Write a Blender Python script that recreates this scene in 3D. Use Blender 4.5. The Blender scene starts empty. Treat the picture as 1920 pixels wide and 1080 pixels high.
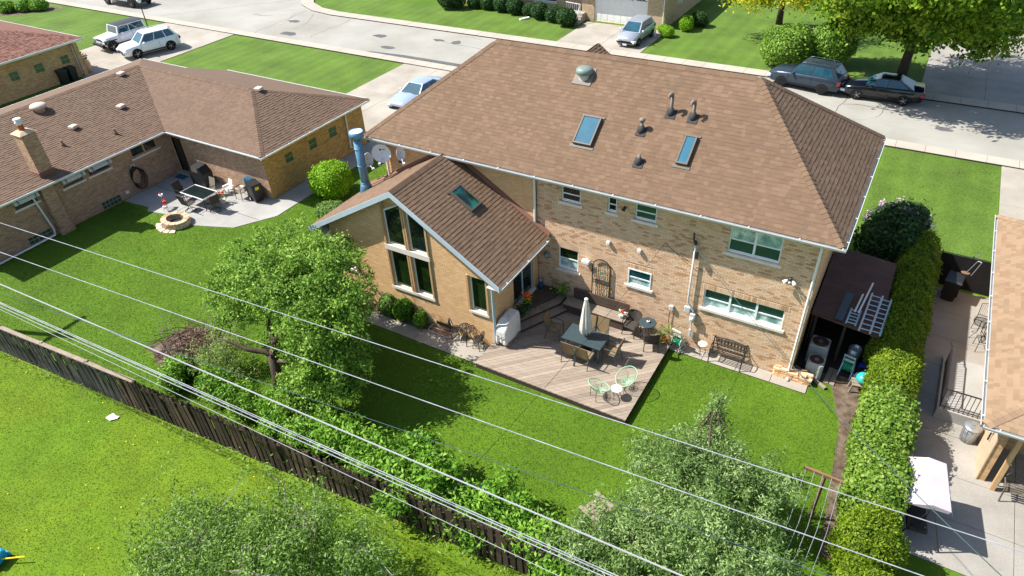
import bpy, bmesh, math, random
import numpy as np
from mathutils import Vector, Matrix
random.seed(7); rng = np.random.default_rng(11)
sc = bpy.context.scene; COL = sc.collection
R = math.radians
# ---------------------------------------------------------------- camera, sky, sun, exposure
CAM = (1.0615, -19.416, 17.345); YAW, PITCH, ROLL = R(32.315), R(36.9685), R(-3.0793)
f_ = Vector((-math.sin(YAW)*math.cos(PITCH), math.cos(YAW)*math.cos(PITCH), -math.sin(PITCH)))
r_ = Vector((math.cos(YAW), math.sin(YAW), 0)); u_ = r_.cross(f_)
r2 = math.cos(ROLL)*r_ + math.sin(ROLL)*u_; u2 = -math.sin(ROLL)*r_ + math.cos(ROLL)*u_
cam = bpy.data.objects.new('camera', bpy.data.cameras.new('camera')); COL.objects.link(cam)
cam.matrix_world = Matrix(((r2.x,u2.x,-f_.x,CAM[0]),(r2.y,u2.y,-f_.y,CAM[1]),(r2.z,u2.z,-f_.z,CAM[2]),(0,0,0,1)))
cam.data.sensor_width = 36; cam.data.lens = 36*1289.73/1920; cam.data.clip_end = 1500; cam.data.clip_start = .1
sc.camera = cam
SUN_EL, SUN_AZ = R(50.0), R(21.0)          # shadows run towards +x, a little +y
world = bpy.data.worlds.new('World'); sc.world = world; world.use_nodes = True
nt = world.node_tree; bg = nt.nodes['Background']
sky = nt.nodes.new('ShaderNodeTexSky'); sky.sky_type = 'NISHITA'; sky.sun_disc = False
sky.sun_elevation = SUN_EL; sky.sun_rotation = math.atan2(-math.cos(SUN_AZ), -math.sin(SUN_AZ))
sky.air_density = 1.0; sky.dust_density = 1.2
nt.links.new(sky.outputs[0], bg.inputs[0]); bg.inputs[1].default_value = .105
sl = bpy.data.lights.new('sun', 'SUN'); sl.energy = 4.9; sl.angle = R(.5); sl.color = (1, .965, .91)
so = bpy.data.objects.new('sun', sl); COL.objects.link(so)
sd = Vector((math.cos(SUN_EL)*math.cos(SUN_AZ), math.cos(SUN_EL)*math.sin(SUN_AZ), -math.sin(SUN_EL)))
so.rotation_euler = sd.to_track_quat('-Z', 'Y').to_euler(); so.location = (-30, -10, 40)
sc.view_settings.view_transform = 'Standard'; sc.view_settings.look = 'None'
sc.view_settings.gamma = 1; sc.view_settings.exposure = .93; sc.view_settings.use_curve_mapping = False
sc.cycles.max_bounces = 6; sc.cycles.diffuse_bounces = 3; sc.cycles.glossy_bounces = 3
sc.cycles.transmission_bounces = 4; sc.cycles.transparent_max_bounces = 6
# ---------------------------------------------------------------- materials
MATS = {}
def srgb(r, g, b):
    return tuple(((c/255)/12.92 if c <= 10 else ((c/255+.055)/1.055)**2.4) for c in (r, g, b))
def mat(name, col=(.5,.5,.5), rough=.8, var=.15, scale=3., fine=40., bump=0., bscale=30., tint=None, metal=0., spec=.3,
        transl=0., stretch=None, col2=None, cscale=1., csharp=.25, bdist=.02, grain=None):
    """procedural surface: base (or per-face tint ramp) * two noises, optional second colour in patches, bump, leaf translucency"""
    m = bpy.data.materials.new(name); m.use_nodes = True; MATS[name] = m
    t = m.node_tree; N = t.nodes; L = t.links; b = N['Principled BSDF']; out = N['Material Output']
    tc = N.new('ShaderNodeTexCoord'); geo = N.new('ShaderNodeNewGeometry')
    vec = geo.outputs['Position']
    if stretch:
        mp = N.new('ShaderNodeMapping'); L.new(vec, mp.inputs[0])
        mp.inputs['Rotation'].default_value = stretch[1]; mp.inputs['Scale'].default_value = stretch[0]; vec = mp.outputs[0]
    if tint:
        at = N.new('ShaderNodeAttribute'); at.attribute_name = 'tint'
        rp = N.new('ShaderNodeValToRGB'); L.new(at.outputs['Fac'], rp.inputs[0])
        e = rp.color_ramp.elements
        while len(e) < len(tint): e.new(.5)
        for i, c in enumerate(tint): e[i].position = i/(len(tint)-1); e[i].color = (*c, 1)
        base = rp.outputs[0]
    else:
        rgb = N.new('ShaderNodeRGB'); rgb.outputs[0].default_value = (*col, 1); base = rgb.outputs[0]
    def noise(s, d=4):
        n = N.new('ShaderNodeTexNoise'); n.inputs['Scale'].default_value = s; n.inputs['Detail'].default_value = d
        n.inputs['Roughness'].default_value = .6; L.new(vec, n.inputs['Vector']); return n.outputs['Fac']
    if col2:
        n = noise(cscale, 5); rp2 = N.new('ShaderNodeValToRGB'); L.new(n, rp2.inputs[0])
        rp2.color_ramp.elements[0].position = .5-csharp/2; rp2.color_ramp.elements[1].position = .5+csharp/2
        mx = N.new('ShaderNodeMix'); mx.data_type = 'RGBA'; L.new(rp2.outputs[0], mx.inputs[0]); L.new(base, mx.inputs[6])
        mx.inputs[7].default_value = (*col2, 1); base = mx.outputs[2]
    if var:
        a = noise(scale); c = noise(fine, 3)
        ad = N.new('ShaderNodeMath'); ad.operation = 'ADD'; L.new(a, ad.inputs[0]); L.new(c, ad.inputs[1])
        mr = N.new('ShaderNodeMapRange'); L.new(ad.outputs[0], mr.inputs[0])
        mr.inputs[1].default_value = .6; mr.inputs[2].default_value = 1.4; mr.inputs[3].default_value = 1-var*1.6; mr.inputs[4].default_value = 1+var*1.6
        mu = N.new('ShaderNodeMix'); mu.data_type = 'RGBA'; mu.blend_type = 'MULTIPLY'; mu.inputs[0].default_value = 1
        L.new(base, mu.inputs[6]); cb = N.new('ShaderNodeCombineColor')
        for i in range(3): L.new(mr.outputs[0], cb.inputs[i])
        L.new(cb.outputs[0], mu.inputs[7]); base = mu.outputs[2]
    L.new(base, b.inputs['Base Color'])
    b.inputs['Roughness'].default_value = rough; b.inputs['Metallic'].default_value = metal; b.inputs['Specular IOR Level'].default_value = spec
    if bump:
        bn = N.new('ShaderNodeBump'); bn.inputs['Strength'].default_value = bump; bn.inputs['Distance'].default_value = bdist
        L.new(noise(bscale, 5), bn.inputs['Height']); L.new(bn.outputs[0], b.inputs['Normal'])
    if transl:
        tr = N.new('ShaderNodeBsdfTranslucent'); L.new(base, tr.inputs[0])
        ms = N.new('ShaderNodeMixShader'); ms.inputs[0].default_value = transl
        L.new(b.outputs[0], ms.inputs[1]); L.new(tr.outputs[0], ms.inputs[2]); L.new(ms.outputs[0], out.inputs[0])
    return m
S = srgb
mat('concrete', S(155,150,142), .9, .14, .5, 25, .15, 60, col2=S(136,131,122), cscale=.35, csharp=.35)
mat('concrete_warm', S(163,156,145), .9, .14, .5, 30, .15, 60, col2=S(143,135,122), cscale=.35, csharp=.35)
mat('concrete_cool', S(159,158,154), .9, .12, .7, 30, .15, 60, col2=S(140,137,130), cscale=.5, csharp=.5)  # cooler, greyer concrete tone
mat('kerb_stone', S(166,157,144), .9, .10, .6, 30, .1, 60)
mat('asphalt', S(158,156,148), .95, .10, .25, 60, .25, 120, col2=S(136,132,122), cscale=.18, csharp=.5)
mat('tar_patch', S(88,88,86), .95, .25, 2., 40, .2, 80)
mat('soil', S(78,64,52), 1., .3, 2., 40, .6, 40, col2=S(112,98,82), cscale=3)
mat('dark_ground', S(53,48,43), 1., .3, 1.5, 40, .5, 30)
mat('grass_ground', S(68,101,13), 1., .22, .35, 60, .2, 90, col2=S(82,109,21), cscale=.3, csharp=.7)
mat('grass_field', S(100,120,20), 1., .24, .6, 60, .2, 90, col2=S(80,112,18), cscale=.25, csharp=.5)
gf=mat('grass_front', S(71,100,21), 1., .30, .35, 9, .4, 30, col2=S(88,109,44), cscale=.3, csharp=.8)
_t=gf.node_tree; _w=_t.nodes.new('ShaderNodeTexWave'); _w.bands_direction='X'; _w.inputs['Scale'].default_value=.30; _w.inputs['Distortion'].default_value=1.2; _w.inputs['Detail'].default_value=2   # mowing stripes
_g=_t.nodes.new('ShaderNodeNewGeometry'); _t.links.new(_g.outputs['Position'],_w.inputs[0]); _r=_t.nodes.new('ShaderNodeMapRange'); _t.links.new(_w.outputs['Fac'],_r.inputs[0]); _r.inputs[3].default_value=.95; _r.inputs[4].default_value=1.06
_m=_t.nodes.new('ShaderNodeMix'); _m.data_type='RGBA'; _m.blend_type='MULTIPLY'; _m.inputs[0].default_value=1; _b=_t.nodes['Principled BSDF']; _src=_b.inputs['Base Color'].links[0].from_socket; _t.links.new(_src,_m.inputs[6]); _t.links.new(_r.outputs[0],_m.inputs[7]); _t.links.new(_m.outputs[2],_b.inputs['Base Color'])
mat('blade_yard', rough=.8, var=.20, scale=.3, fine=1.2, tint=[S(66,96,13), S(73,106,17), S(78,111,21), S(89,120,30)], transl=.45, col2=S(102,124,46), cscale=.45, csharp=.5)
mat('blade_field', rough=.8, var=.22, scale=.25, fine=1.5, tint=[S(84,108,18), S(97,120,22), S(106,127,29), S(125,141,55)], transl=.45, col2=S(78,116,22), cscale=.3, csharp=.4)
mat('dandelion', S(250,205,20), .7, .1)
mat('mortar_tan', S(186,162,134), .95, .12, 4, 60, .2, 80)
mat('brick_mixed', rough=.9, var=.10, scale=.9, fine=60, bump=.25, bscale=90,
    tint=[S(182,140,106), S(204,168,134), S(212,178,144), S(215,184,152), S(216,186,156), S(206,168,132)])
mat('mortar_yellow', S(186,156,116), .95, .1, 4, 60, .2, 80)
mat('brick_yellow', rough=.9, var=.06, scale=2., fine=60, bump=.2, bscale=90,
    tint=[S(210,168,120), S(216,176,128), S(218,179,134), S(224,185,140)])
def brickmat(name, c1, c2, mortar, bw=.21, bh=.068, ax='x', varc=None):
    m = bpy.data.materials.new(name); m.use_nodes = True; MATS[name] = m
    t = m.node_tree; N = t.nodes; L = t.links; b = N['Principled BSDF']
    geo = N.new('ShaderNodeNewGeometry'); sp = N.new('ShaderNodeSeparateXYZ'); L.new(geo.outputs['Position'], sp.inputs[0])
    ad = N.new('ShaderNodeMath'); L.new(sp.outputs[0], ad.inputs[0]); L.new(sp.outputs[1], ad.inputs[1])
    cv = N.new('ShaderNodeCombineXYZ'); L.new(ad.outputs[0], cv.inputs[0]); L.new(sp.outputs[2], cv.inputs[1])
    bt = N.new('ShaderNodeTexBrick'); L.new(cv.outputs[0], bt.inputs[0])
    bt.inputs['Color1'].default_value = (*c1,1); bt.inputs['Color2'].default_value = (*c2,1); bt.inputs['Mortar'].default_value = (*mortar,1)
    bt.inputs['Scale'].default_value = 1; bt.inputs['Brick Width'].default_value = bw; bt.inputs['Row Height'].default_value = bh
    bt.inputs['Mortar Size'].default_value = .008; bt.inputs['Bias'].default_value = 0
    n = N.new('ShaderNodeTexNoise'); n.inputs['Scale'].default_value = 4; L.new(geo.outputs['Position'], n.inputs[0])
    mr = N.new('ShaderNodeMapRange'); L.new(n.outputs['Fac'], mr.inputs[0]); mr.inputs[3].default_value=.78; mr.inputs[4].default_value=1.2
    mu = N.new('ShaderNodeMix'); mu.data_type='RGBA'; mu.blend_type='MULTIPLY'; mu.inputs[0].default_value=1
    L.new(bt.outputs['Color'], mu.inputs[6]); L.new(mr.outputs[0], mu.inputs[7]); L.new(mu.outputs[2], b.inputs['Base Color'])
    bp_ = N.new('ShaderNodeBump'); bp_.inputs['Strength'].default_value=.6; bp_.inputs['Distance'].default_value=.01; bp_.invert = True
    L.new(bt.outputs['Fac'], bp_.inputs['Height']); L.new(bp_.outputs[0], b.inputs['Normal']); b.inputs['Roughness'].default_value=.9
    return m
brickmat('brick_ranch', S(186,146,114), S(146,106,78), S(178,158,136))
brickmat('brick_gold', S(200,156,84), S(160,116,58), S(176,148,104))
brickmat('brick_far', S(196,170,132), S(168,142,106), S(188,172,146))
brickmat('brick_right', S(206,168,116), S(170,128,84), S(190,168,136))
mat('shingle_main', rough=.95, var=.09, scale=.5, fine=90, bump=.25, bscale=160,
    tint=[S(106,85,68), S(110,88,70), S(113,91,72), S(117,95,76), S(108,87,69)])
mat('shingle_ranch', rough=.95, var=.07, scale=.7, fine=70, bump=.2, bscale=140,
    tint=[S(101,83,68), S(107,87,72), S(112,91,76), S(104,85,70)])
mat('shingle_red', rough=.95, var=.1, scale=1.2, fine=70, tint=[S(104,72,62), S(124,88,74), S(136,98,84)])
mat('shingle_tan', rough=.95, var=.06, scale=.7, fine=70, bump=.2, bscale=140,
    tint=[S(129,106,83), S(138,115,91), S(145,121,96), S(133,110,87)])
mat('shingle_shed', S(92,70,62), .95, .2, 2, 50, .2, 60)
mat('white_metal', S(222,222,220), .45, .05, 2, 20, spec=.5)
mat('gutter_grey', S(190,192,190), .4, .08, 3, 20, spec=.5)
mat('fascia_blue', S(176,190,198), .5, .06, 2, 20)
mat('soffit', S(206,204,198), .8, .05)
mat('white_paint', S(228,226,222), .55, .05, 3, 20)
mat('window_white', S(226,230,230), .4, .03, 3, 20, spec=.5)
mat('tan_trim', S(186,152,108), .7, .08, 3, 30)
mat('sill_stone', S(216,208,196), .85, .08, 4, 30)
mat('glass_dark', S(24,34,34), .04, .3, .7, 2, spec=.9)
mat('glass_teal', S(20,66,66), .05, .35, .8, 2, spec=.9)
mat('glass_curtain', S(120,164,156), .12, .3, 1.2, 3, spec=.8, col2=S(190,206,200), cscale=3., csharp=.2)
mat('glass_green', S(28,44,20), .06, .4, .6, 2, spec=.8)
mat('glass_sky', S(46,96,116), .05, .15, .6, 2, spec=1.)  # blue of the reflected sky is put into the base colour
mat('glass_skylight', S(24,90,82), .05, .5, .9, 2, spec=.9, col2=S(20,40,30), cscale=1.2, csharp=.1)
mat('glass_screen', S(112,112,92), .4, .1)
mat('glass_block', S(60,84,72), .15, .4, 4, 10, spec=.8)
mat('dark_metal', S(40,40,42), .45, .15, 5, 30, spec=.5)
mat('bronze', S(96,88,78), .5, .1, 3, 20)
mat('black_plastic', S(30,32,34), .45, .12, 4, 20, spec=.5)
mat('blue_grey_metal', S(92,134,160), .35, .10, 2, 15, metal=.25, spec=.6)
mat('galvanised', S(176,180,182), .35, .15, 4, 20, metal=.7, spec=.6)
mat('aluminium_blue', S(170,198,214), .35, .08, 3, 20, metal=.3)
mat('dome_green', S(112,128,120), .45, .08, 3, 20, spec=.5)
mat('vent_tan', S(196,176,160), .7, .1)
mat('pipe_grey', S(122,112,104), .6, .12)
mat('rubber', S(58,56,56), .8, .15)
mat('tyre', S(24,24,25), .85, .1)
mat('rim_silver', S(170,172,176), .3, .05, metal=.7)
mat('rim_dark', S(54,54,56), .35, .1, metal=.6)
mat('car_white', S(232,234,236), .22, .02, spec=.6)
mat('car_silver', S(176,182,190), .25, .03, metal=.5, spec=.6)
mat('car_pale', S(168,184,202), .2, .03, metal=.35, spec=.6)
mat('car_grey', S(53,65,78), .2, .03, metal=.4, spec=.7)
mat('car_black', S(14,18,28), .12, .05, spec=.8)
mat('car_glass', S(30,70,84), .04, .3, 1.5, 4, spec=.9)
mat('car_black_trim', S(22,22,24), .6, .1)
mat('lamp_clear', S(220,226,232), .12, .05, spec=.8)
mat('lamp_red', S(150,16,20), .2, .05, spec=.7)
mat('plate', S(214,220,228), .5, .1)
mat('deck_wood', rough=.85, var=.18, scale=1.6, fine=12, bump=.3, bscale=20, bdist=.006,
    tint=[S(128,114,102), S(139,125,110), S(146,132,117), S(153,139,124)], stretch=((.5,8,8),(0,0,R(-45))))
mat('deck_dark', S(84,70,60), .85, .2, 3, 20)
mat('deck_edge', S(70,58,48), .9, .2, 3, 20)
mat('fence_old', rough=.95, var=.25, scale=4, fine=20, bump=.3, bscale=30, tint=[S(52,50,47), S(66,63,59), S(80,76,71)], stretch=((6,6,.6),(0,0,0)))
mat('fence_brown', rough=.95, var=.25, scale=4, fine=20, bump=.3, bscale=30, tint=[S(54,44,35), S(70,57,46), S(86,71,57)], stretch=((6,6,.6),(0,0,0)))
mat('timber', S(122,92,68), .85, .2, 3, 20, .2, 30)
mat('old_wood', S(140,126,110), .9, .2, 3, 20, .2, 30)
mat('bark', S(78,66,56), 1., .35, 6, 30, .8, 24, stretch=((1,1,.3),(0,0,0)))
mat('twig', S(88,66,56), 1., .3, 6, 30)
mat('twig_pale', S(166,158,146), 1., .2, 6, 30)
mat('furniture_black', S(36,38,40), .5, .15, 6, 30, spec=.4)
mat('table_slate', S(58,74,78), .5, .12, 4, 20, spec=.4)
mat('sling_tan', S(122,104,74), .8, .1, 4, 60)
mat('sling_grey', S(120,112,100), .8, .1, 4, 60)
mat('wicker', S(62,56,52), .75, .25, 8, 60, .3, 80)
mat('canvas', S(214,206,192), .9, .06, 2, 20, .3, 12, bdist=.03)
mat('canvas_cover', S(210,208,202), .85, .06, 2, 20, .4, 7, bdist=.05)
mat('canvas_awning', S(182,169,177), .85, .05, 2, 20, .2, 9, bdist=.03)
mat('mint', S(146,186,150), .5, .06, spec=.4)
mat('mosaic', S(226,220,208), .5, .1, 6, 40, col2=S(190,150,110), cscale=20., csharp=.1)
mat('iron_scroll', S(46,44,40), .5, .25, 10, 40)
mat('hose_green', S(24,150,112), .45, .1, spec=.5)
mat('hose_black', S(24,24,26), .5, .1)
mat('resin', S(196,194,184), .5, .06)
mat('ball_teal', S(44,166,160), .3, .06, spec=.5)
mat('tarp_blue', S(24,70,190), .5, .2)
mat('ac_grey', S(176,178,172), .6, .08, 5, 30)
mat('rust', S(110,66,46), .7, .3, 5, 30)
mat('brick_loose', rough=.9, var=.12, scale=9, fine=50, tint=[S(196,150,110), S(218,176,134), S(226,188,150)])
mat('stone_warm', rough=.95, var=.15, scale=5, fine=40, bump=.4, bscale=30, tint=[S(160,138,112), S(190,166,138), S(206,186,160)])
mat('terracotta', S(170,86,50), .8, .15)
mat('pot_white', S(216,218,216), .6, .08)
mat('flower_red', S(206,22,34), .7, .15, 8, 30)
mat('flower_orange', S(240,110,24), .7, .2, 8, 30)
mat('flower_lilac', S(206,170,200), .8, .1)
mat('mat_blue', S(40,84,110), .95, .25, 6, 40)
mat('cable_white', S(150,152,160), .6, .25, 1.5, 4)
mat('cable_grey', S(150,152,154), .6, .06)
mat('cable_dark', S(60,78,78), .6, .06)
mat('wood_pole', S(96,80,64), 1., .3, 4, 20)
mat('box_grey', S(186,190,192), .5, .06)
mat('mesh_screen', S(24,24,26), .9, .35, 3, 20)
mat('yellow_paint', S(238,210,30), .6, .05)
mat('blue_toy', S(20,150,214), .5, .08)
mat('paper', S(236,236,236), .9, .03)
mat('dish_grey', S(206,212,216), .5, .04)
LEAF = dict(rough=.6, var=.10, scale=.8, fine=5, transl=.35, spec=.3)
mat('leaf_apple', tint=[S(56,90,22), S(94,132,38), S(132,168,58), S(176,202,102)], **LEAF)
mat('leaf_olive', tint=[S(58,86,36), S(100,130,62), S(138,164,94), S(184,202,144)], **LEAF)
mat('leaf_willow', tint=[S(54,79,28), S(90,123,45), S(123,156,67), S(160,190,104)], **LEAF)
mat('leaf_bush', tint=[S(50,87,17), S(89,136,28), S(125,169,50), S(164,197,93)], **LEAF)
mat('leaf_vine', tint=[S(65,100,20), S(101,136,39), S(129,158,60), S(159,179,96)], **LEAF)
mat('leaf_arbor', tint=[S(50,76,8), S(88,116,14), S(124,148,24), S(154,172,44)], **LEAF)
mat('leaf_boxwood', tint=[S(70,116,12), S(110,160,20), S(150,190,36), S(176,206,60)], **LEAF)
mat('leaf_dark', tint=[S(22,48,20), S(42,74,32), S(62,98,44), S(88,122,60)], **LEAF)
mat('leaf_maple', tint=[S(49,80,12), S(87,124,19), S(127,157,31), S(171,184,64)], **LEAF)
mat('leaf_gold', tint=[S(110,129,9), S(156,166,13), S(193,190,18), S(210,199,55)], **LEAF)
mat('leaf_brown', tint=[S(90,80,50), S(120,104,64), S(96,110,44)], **LEAF)
mat('leaf_weed', tint=[S(96,120,50), S(130,152,74), S(166,176,110)], **LEAF)
# ---------------------------------------------------------------- mesh helpers
def to_mesh(name, V, F, mats, tint=None, fm=None, smooth=False):
    me = bpy.data.meshes.new(name); me.from_pydata(V, [], F)
    for m in mats: me.materials.append(MATS[m])
    if tint is not None and len(tint):
        a = me.attributes.new('tint', 'FLOAT', 'FACE'); a.data.foreach_set('value', tint)
    if fm: me.polygons.foreach_set('material_index', fm)
    if smooth: me.polygons.foreach_set('use_smooth', [True]*len(F))
    me.update(); return me
INV = {}
def link(name, me, parent=None, M=None):
    o = bpy.data.objects.new(name, me); COL.objects.link(o)
    if parent is not None:
        o.parent = parent
        if parent.name in INV: o.matrix_parent_inverse = INV[parent.name]
    if M is not None: o.matrix_basis = M
    return o
def tag(o, label, cat, group=None):
    o['label'] = label; o['category'] = cat
    if group: o['group'] = group
    return o
def thing(name, label, cat, loc=(0,0,0), rz=0, group=None, world=False, scale=1):
    o = bpy.data.objects.new(name, None); COL.objects.link(o); o.empty_display_size = .2
    o.location = loc; o.rotation_euler = (0,0,rz); o.scale = (scale,)*3; tag(o, label, cat, group)
    if world: INV[o.name] = Matrix.Translation(-Vector(loc))
    return o
def copy_tree(o, parent=None):
    c = o.copy(); COL.objects.link(c); c.parent = parent
    if o.name in INV: INV[c.name] = INV[o.name]
    for ch in list(o.children): copy_tree(ch, c)
    return c
def clone(o, loc, rz, label=None, group=None, scale=None):
    c = copy_tree(o); c.location = loc; c.rotation_euler = (0,0,rz)
    if label: c['label'] = label
    if group: c['group'] = group
    if scale: c.scale = scale if isinstance(scale, tuple) else (scale,)*3
    return c
class MB:
    def __init__(s, M=None): s.V=[]; s.F=[]; s.T=[]; s.M=M; s.t=.5
    def add(s, vs, fs, t=None):
        n=len(s.V)
        if s.M is not None: vs=[tuple(s.M @ Vector(v)) for v in vs]
        s.V += [tuple(v) for v in vs]; s.F += [tuple(i+n for i in f) for f in fs]; s.T += [s.t if t is None else t]*len(fs); return s
    BF=[(0,3,2,1),(4,5,6,7),(0,1,5,4),(1,2,6,5),(2,3,7,6),(3,0,4,7)]
    def mm(s, x0,y0,z0,x1,y1,z1, t=None):
        return s.add([(x0,y0,z0),(x1,y0,z0),(x1,y1,z0),(x0,y1,z0),(x0,y0,z1),(x1,y0,z1),(x1,y1,z1),(x0,y1,z1)], s.BF, t)
    def box(s, c, d, rz=0, rx=0, ry=0, t=None):
        Q = Matrix.Translation(c) @ Matrix.Rotation(rz,4,'Z') @ Matrix.Rotation(ry,4,'Y') @ Matrix.Rotation(rx,4,'X')
        a,b,e=[k/2 for k in d]
        vs=[Q @ Vector(v) for v in [(-a,-b,-e),(a,-b,-e),(a,b,-e),(-a,b,-e),(-a,-b,e),(a,-b,e),(a,b,e),(-a,b,e)]]
        return s.add(vs, s.BF, t)
    def bev(s, c, d, r=.02, rz=0, t=None):       # box with chamfered vertical and top edges
        a,b,e=[k/2 for k in d]; Q=Matrix.Translation(c) @ Matrix.Rotation(rz,4,'Z')
        def ring(k,z): return [(-a+k+r,-b+k,z),(a-k-r,-b+k,z),(a-k,-b+k+r,z),(a-k,b-k-r,z),(a-k-r,b-k,z),(-a+k+r,b-k,z),(-a+k,b-k-r,z),(-a+k,-b+k+r,z)]
        vs=ring(0,-e)+ring(0,e-r)+ring(r,e); vs=[Q@Vector(v) for v in vs]
        fs=[tuple(range(7,-1,-1)),tuple(range(16,24))]+[(k*8+i,k*8+(i+1)%8,k*8+8+(i+1)%8,k*8+8+i) for k in (0,1) for i in range(8)]
        return s.add(vs,fs,t)
    def tube(s, pts, r, n=6, close=False, t=None, r1=None):
        P=[Vector(p) for p in pts]; m=len(P); vs=[]
        for i,p in enumerate(P):
            d=(P[(i+1)%m]-P[i-1]) if close else (P[min(i+1,m-1)]-P[max(i-1,0)])
            d.normalize(); a=d.cross(Vector((0,0,1)) if abs(d.z)<.9 else Vector((1,0,0))).normalized(); b=d.cross(a)
            rr = r if r1 is None else r+(r1-r)*i/(m-1)
            vs += [p+rr*(math.cos(2*math.pi*k/n)*a+math.sin(2*math.pi*k/n)*b) for k in range(n)]
        fs=[(i*n+k,i*n+(k+1)%n,((i+1)%m)*n+(k+1)%n,((i+1)%m)*n+k) for i in range(m if close else m-1) for k in range(n)]
        if not close: fs += [tuple(range(n-1,-1,-1)), tuple(range((m-1)*n,m*n))]
        return s.add(vs,fs,t)
    def lathe(s, prof, c=(0,0,0), n=16, t=None, cap=True, sx=1, sy=1):
        vs=[(c[0]+r*sx*math.cos(2*math.pi*k/n), c[1]+r*sy*math.sin(2*math.pi*k/n), c[2]+z) for r,z in prof for k in range(n)]
        m=len(prof); fs=[(i*n+k,i*n+(k+1)%n,(i+1)*n+(k+1)%n,(i+1)*n+k) for i in range(m-1) for k in range(n)]
        if cap: fs += [tuple(range(n-1,-1,-1)), tuple(range((m-1)*n,m*n))]
        return s.add(vs,fs,t)
    def prism(s, poly, z0, z1, t=None):
        n=len(poly); vs=[(x,y,z0) for x,y in poly]+[(x,y,z1) for x,y in poly]
        return s.add(vs,[tuple(range(n-1,-1,-1)),tuple(range(n,2*n))]+[(i,(i+1)%n,n+(i+1)%n,n+i) for i in range(n)],t)
    def sheet(s, poly, z, t=None):
        return s.add([(x,y,z) for x,y in poly],[tuple(range(len(poly)))],t)
    def ball(s, c, r, nu=12, nv=7, t=None):
        rr = r if isinstance(r, tuple) else (r,r,r)
        vs=[(c[0]+rr[0]*math.sin(math.pi*j/nv)*math.cos(2*math.pi*i/nu), c[1]+rr[1]*math.sin(math.pi*j/nv)*math.sin(2*math.pi*i/nu), c[2]-rr[2]*math.cos(math.pi*j/nv)) for j in range(1,nv) for i in range(nu)]
        k=len(vs); vs += [(c[0],c[1],c[2]-rr[2]),(c[0],c[1],c[2]+rr[2])]
        fs=[(j*nu+i,j*nu+(i+1)%nu,(j+1)*nu+(i+1)%nu,(j+1)*nu+i) for j in range(nv-2) for i in range(nu)]
        fs += [(k,(i+1)%nu,i) for i in range(nu)] + [(k+1,(nv-2)*nu+i,(nv-2)*nu+(i+1)%nu) for i in range(nu)]
        return s.add(vs,fs,t)
    def mesh(s, name, m, smooth=False): return to_mesh(name, s.V, s.F, [m], s.T, None, smooth)
    def build(s, name, m, parent=None, smooth=False): return link(name, s.mesh(name,m,smooth), parent)
def one(name, mb, m, label, cat, loc=(0,0,0), rz=0, group=None, smooth=False):
    o = mb.build(name, m, None, smooth); o.location = loc; o.rotation_euler=(0,0,rz); return tag(o,label,cat,group)
def struct(name, mb, m):
    o = mb.build(name, m); o['kind'] = 'structure'; return o
def bisect(me, planes):
    """keep what lies on the inner side of each (point, outward normal)"""
    bm = bmesh.new(); bm.from_mesh(me)
    for p,n in planes:
        bmesh.ops.bisect_plane(bm, geom=bm.verts[:]+bm.edges[:]+bm.faces[:], plane_co=p, plane_no=n, clear_outer=True, dist=1e-5)
    bm.to_mesh(me); bm.free(); return me
CAMV = Vector(CAM)
# ---------------------------------------------------------------- foliage
def quads(name, P, A, B, tint, m, tri=False):
    n=len(P); V=np.empty((n,4,3),np.float32); V[:,0]=P-A; V[:,1]=P+B-.15*A; V[:,2]=P+A; V[:,3]=P-B-.15*A
    me=bpy.data.meshes.new(name); me.vertices.add(n*4); me.vertices.foreach_set('co',V.reshape(-1))
    me.loops.add(n*4); me.loops.foreach_set('vertex_index',np.arange(n*4,dtype=np.int32))
    me.polygons.add(n); me.polygons.foreach_set('loop_start',np.arange(0,n*4,4,dtype=np.int32))
    try: me.polygons.foreach_set('loop_total',np.full(n,4,dtype=np.int32))
    except Exception: pass
    a=me.attributes.new('tint','FLOAT','FACE'); a.data.foreach_set('value',np.clip(tint,0,1).astype(np.float32))
    me.materials.append(MATS[m]); me.update(calc_edges=True); me.validate(); return me
def unit(v): return v/np.maximum(np.linalg.norm(v,axis=1,keepdims=True),1e-6)
def leaves(name, m, P, Nrm, l, w, tint, droop=0., jitter=.8):
    n=len(P); Nn=unit(Nrm+jitter*rng.normal(size=(n,3))); A=unit(np.cross(Nn,rng.normal(size=(n,3))))
    A[:,2]-=droop; A=unit(A); B=unit(np.cross(Nn,A)); k=rng.uniform(.65,1.3,(n,1))
    return quads(name,P,A*l*k*.5,B*w*k*.5,tint,m)
def clumps(blobs, k, spread=.22):
    """clump centres on the surface of ellipsoid blobs (cx,cy,cz,rx,ry,rz), k per unit area"""
    C=[];D=[]
    for (cx,cy,cz,rx,ry,rz) in blobs:
        n=int(k*4*math.pi*((rx*ry)**1.6/3+(rx*rz)**1.6/3+(ry*rz)**1.6/3)**(1/1.6)/1.0)+4
        d=unit(rng.normal(size=(n,3))); d[:,2]=np.where(d[:,2]<-.45,-d[:,2],d[:,2]); r=1+spread*rng.normal(size=(n,1))-.12*rng.random((n,1))
        C.append(np.array([cx,cy,cz])+d*np.array([rx,ry,rz])*r); D.append(d)
    return np.concatenate(C),np.concatenate(D)
def crown(name, m, blobs, k, per, crad, l, w, droop=0., spread=.22):
    C,D=clumps(blobs,k,spread); ct=rng.random(len(C))
    idx=np.repeat(np.arange(len(C)),per); n=len(idx)
    g=rng.normal(size=(n,3))*crad*rng.uniform(.6,1.3,len(C))[idx][:,None]*np.array([1,1,.7])
    P=C[idx]+g
    out=unit(D[idx]+.6*unit(g)+np.array([0,0,.5]))
    return leaves(name,m,P,out,l,w,.5*ct[idx]+.5*rng.random(n),droop),C
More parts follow.
